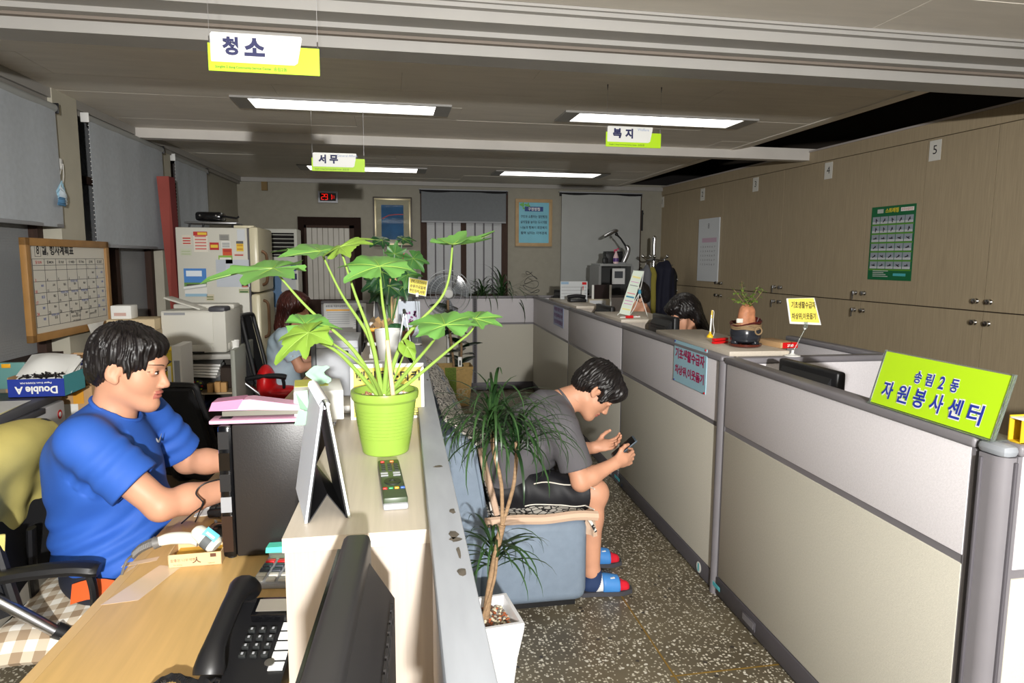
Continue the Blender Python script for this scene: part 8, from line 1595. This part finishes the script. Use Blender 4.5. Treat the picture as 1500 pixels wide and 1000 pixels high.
# ================================================================== far end of the aisle: fan, rubber plant, spiky plants
p = atY(657, 430, 7.25); T = thing('standing_fan', 'transparent bladed standing fan by the far end screens', 'fan', (p.x, 7.33, 0)); R0 = .25; M_cage = mat('fan_cage', (200, 204, 206), .3, trans=.3); zc = p.z
MB().lathe([(0, 0), (.19, 0), (.18, .02), (.03, .035), (0, .035)], n=36).build('base', M_white, T); MB().cyl((0, 0, .03), (0, 0, zc-.06), .014, n=12).build('pole', M_white, T); MB().tube([(0, .02, zc), (0, .14, zc)], [.06, .045], 18).build('motor_housing', M_white, T)
b = MB(); b.rng((-.04, -.035, .66), (.04, .03, .84), .02); b.build('control_panel', M_white, T); P1('dark_display', M_black, T, rng=((-.022, -.038, .70), (.022, -.034, .80)), bev=.003)
b = MB()
for r in (R0, R0*.78, R0*.55, .07): b.tube([(r*math.cos(a), -.09 if r < R0 else -.02, zc+r*math.sin(a)) for a in np.linspace(0, 2*PI, 41)], .0028 if r < R0 else .005, 5, False)
tag(b.build('cage_ring', M_cage, T), kind='stuff'); b = MB()
for k in range(40): a = 2*PI*k/40; b.tube([(.05*math.cos(a), -.095, zc+.05*math.sin(a)), (R0*.7*math.cos(a), -.085, zc+R0*.7*math.sin(a)), (R0*math.cos(a), -.02, zc+R0*math.sin(a))], .0012, 3, False)
tag(b.build('cage_wire', M_cage, T), kind='stuff'); MB().lathe([(0, 0), (.05, 0), (.045, .015), (0, .018)], n=24).build('cage_badge', M_white, T).matrix_local = Matrix.Translation((0, -.095, zc)) @ Matrix.Rotation(PI/2, 4, 'X')
for k in range(3):
    a = 2*PI*k/3+.4; b = MB(); b.grid(lambda u, v: ((.03+.19*u)*math.cos(a+(v-.5)*1.3*(.5+.5*u)), -.05+.025*(v-.5), zc+(.03+.19*u)*math.sin(a+(v-.5)*1.3*(.5+.5*u))), 8, 8, .002); b.build('blade', mat('fan_blade', (190, 196, 202), .15, trans=.75), T)
T = thing('rubber_plant', 'dark leaved rubber plant in a woven paper basket at the end of the aisle', 'plant', (.66, 6.88, 0)); M_bk1 = mat('basket_tan', (170, 140, 84), .7, var=.12, vscale=40, bump=.4, bscale=140); M_bk2 = mat('basket_green', (96, 116, 36), .7, var=.35, vscale=60, stretch=(1, 1, 2), bump=.5, bscale=140)
b = MB(); pr2 = []
for z, w_ in ((0, .135), (.41, .175)): pr2 += [(-w_, -w_*.8, z), (w_, -w_*.8, z), (w_, w_*.8, z), (-w_, w_*.8, z)]
pr2 += [(-.165, -.13, .41), (.165, -.13, .41), (.165, .13, .41), (-.165, .13, .41), (-.15, -.12, .30), (.15, -.12, .30), (.15, .12, .30), (-.15, .12, .30)]
b.add(pr2, [(i*4+k, i*4+(k+1) % 4, (i+1)*4+(k+1) % 4, (i+1)*4+k) for i in range(3) for k in range(4)]+[(3, 2, 1, 0), (12, 13, 14, 15)]); b.build('basket', M_bk1, T, smooth=False); b = MB(); b.quadbox([(-.085, -.112, .01), (.005, -.112, .01), (.0, -.1425, .405), (-.115, -.1425, .405)], (0, -.004, 0)); b.build('green_panel', M_bk2, T, smooth=False)
q = random.Random(6); b = MB()
for k in range(7): x, z = .06+q.uniform(-.05, .05), .1+q.uniform(-.05, .08); b.tube([(x+.03*math.cos(a), -.114-.08*z, z+.03*math.sin(a)) for a in np.linspace(0, 2*PI, 11)], .002, 4)
b.build('scribble_print', mat('pale_print', (206, 190, 160), .7), T); MB().lathe([(0, .31), (.12, .31)], n=16).build('soil', mat('soil', (70, 52, 40), .9), T)
M_rub = mat('rubber_leaf', (26, 44, 28), .22, var=.2, vscale=8)
def oval(T, o, ax, nz, L, w, m): 
    ax = V(ax).normalized(); nz = V(nz); nz = (nz-ax*nz.dot(ax)).normalized(); sd = nz.cross(ax); o = V(o); b = MB(); b.grid(lambda u, v: o+ax*(L*u)+sd*(w*(v-.5)*2*math.sin(PI*min(1, .04+u*.96))**.7)+nz*(-.25*L*u*u+.12*w*abs(v-.5)*2), 9, 7); return b.build('leaf', m, T, world=True, ang=80)
for pts, n0 in (([(0, 0, .31), (-.03, 0, .6), (-.06, -.02, .85), (-.07, -.02, 1.08)], 1), ([(.05, 0, .31), (.07, 0, .55), (.06, 0, .72)], 2)):
    sp = spline(pts, 6); MB().tube(sp, .012, 7).build('stem', M_trunk, T); q = random.Random(n0)
    for k in range(15 if n0 == 1 else 11):
        p = T.location+sp[int(len(sp)*(.5+.5*k/16))-1 if n0 == 1 else int(len(sp)*(.25+.7*k/12))-1]; a = k*2.4+n0; oval(T, p, (math.cos(a), math.sin(a), q.uniform(-.1, .7)), (0, -.2, 1), q.uniform(.15, .22), .045, M_rub)
P1('white_tag', M_white, T, box=((.04, -.13, .43), (.04, .004, .16)), bev=.002); P1('tag_print', M_btn, T, box=((.04, -.133, .45), (.015, .003, .05)), smooth=False)
def spiky(x, y, n, seed, label, L=1.0):
    T = thing('spiky_plant', label, 'plant', (x, y, 0)); MB().lathe([(0, .78), (.07, .78), (.1, 1.04), (.1, 1.05), (.09, 1.05), (.085, 1.01), (0, 1.01)], n=24).build('pot', mat('dark_pot', (52, 46, 44), .5), T); P1('pedestal', mat('dark_pedestal', (60, 56, 54), .6), T, rng=((-.1, -.1, 0), (.1, .1, .78)), bev=.005); rosette(T, V((0, 0, 1.06)), n, 'leaf', seed, L, 2.0)
spiky(1.07, 7.80, 34, 21, 'spiky leaved plant above the slotted post at the far end', 1.5); spiky(1.30, 7.80, 36, 22, 'bigger spiky leaved plant leaning right at the far end', 1.9); spiky(.88, 7.82, 14, 23, 'small spiky plant behind the standing fan', 1.0)
T = thing('wire_ornament', 'curly black wire ornament beside the spiky plants', 'ornament', (1.62, 7.66, PH)); pts = []
for k in range(60): t = k/59; pts.append((.10*math.sin(t*19)*(1-.4*t), .02*math.cos(t*23), .02+.26*t+.03*math.sin(t*31)))
MB().tube(spline(pts, 3), .003, 5).build('wire', M_black, T); P1('base_wire', M_black, T, rng=((-.08, -.02, 0), (.08, .02, .005)), bev=.001)
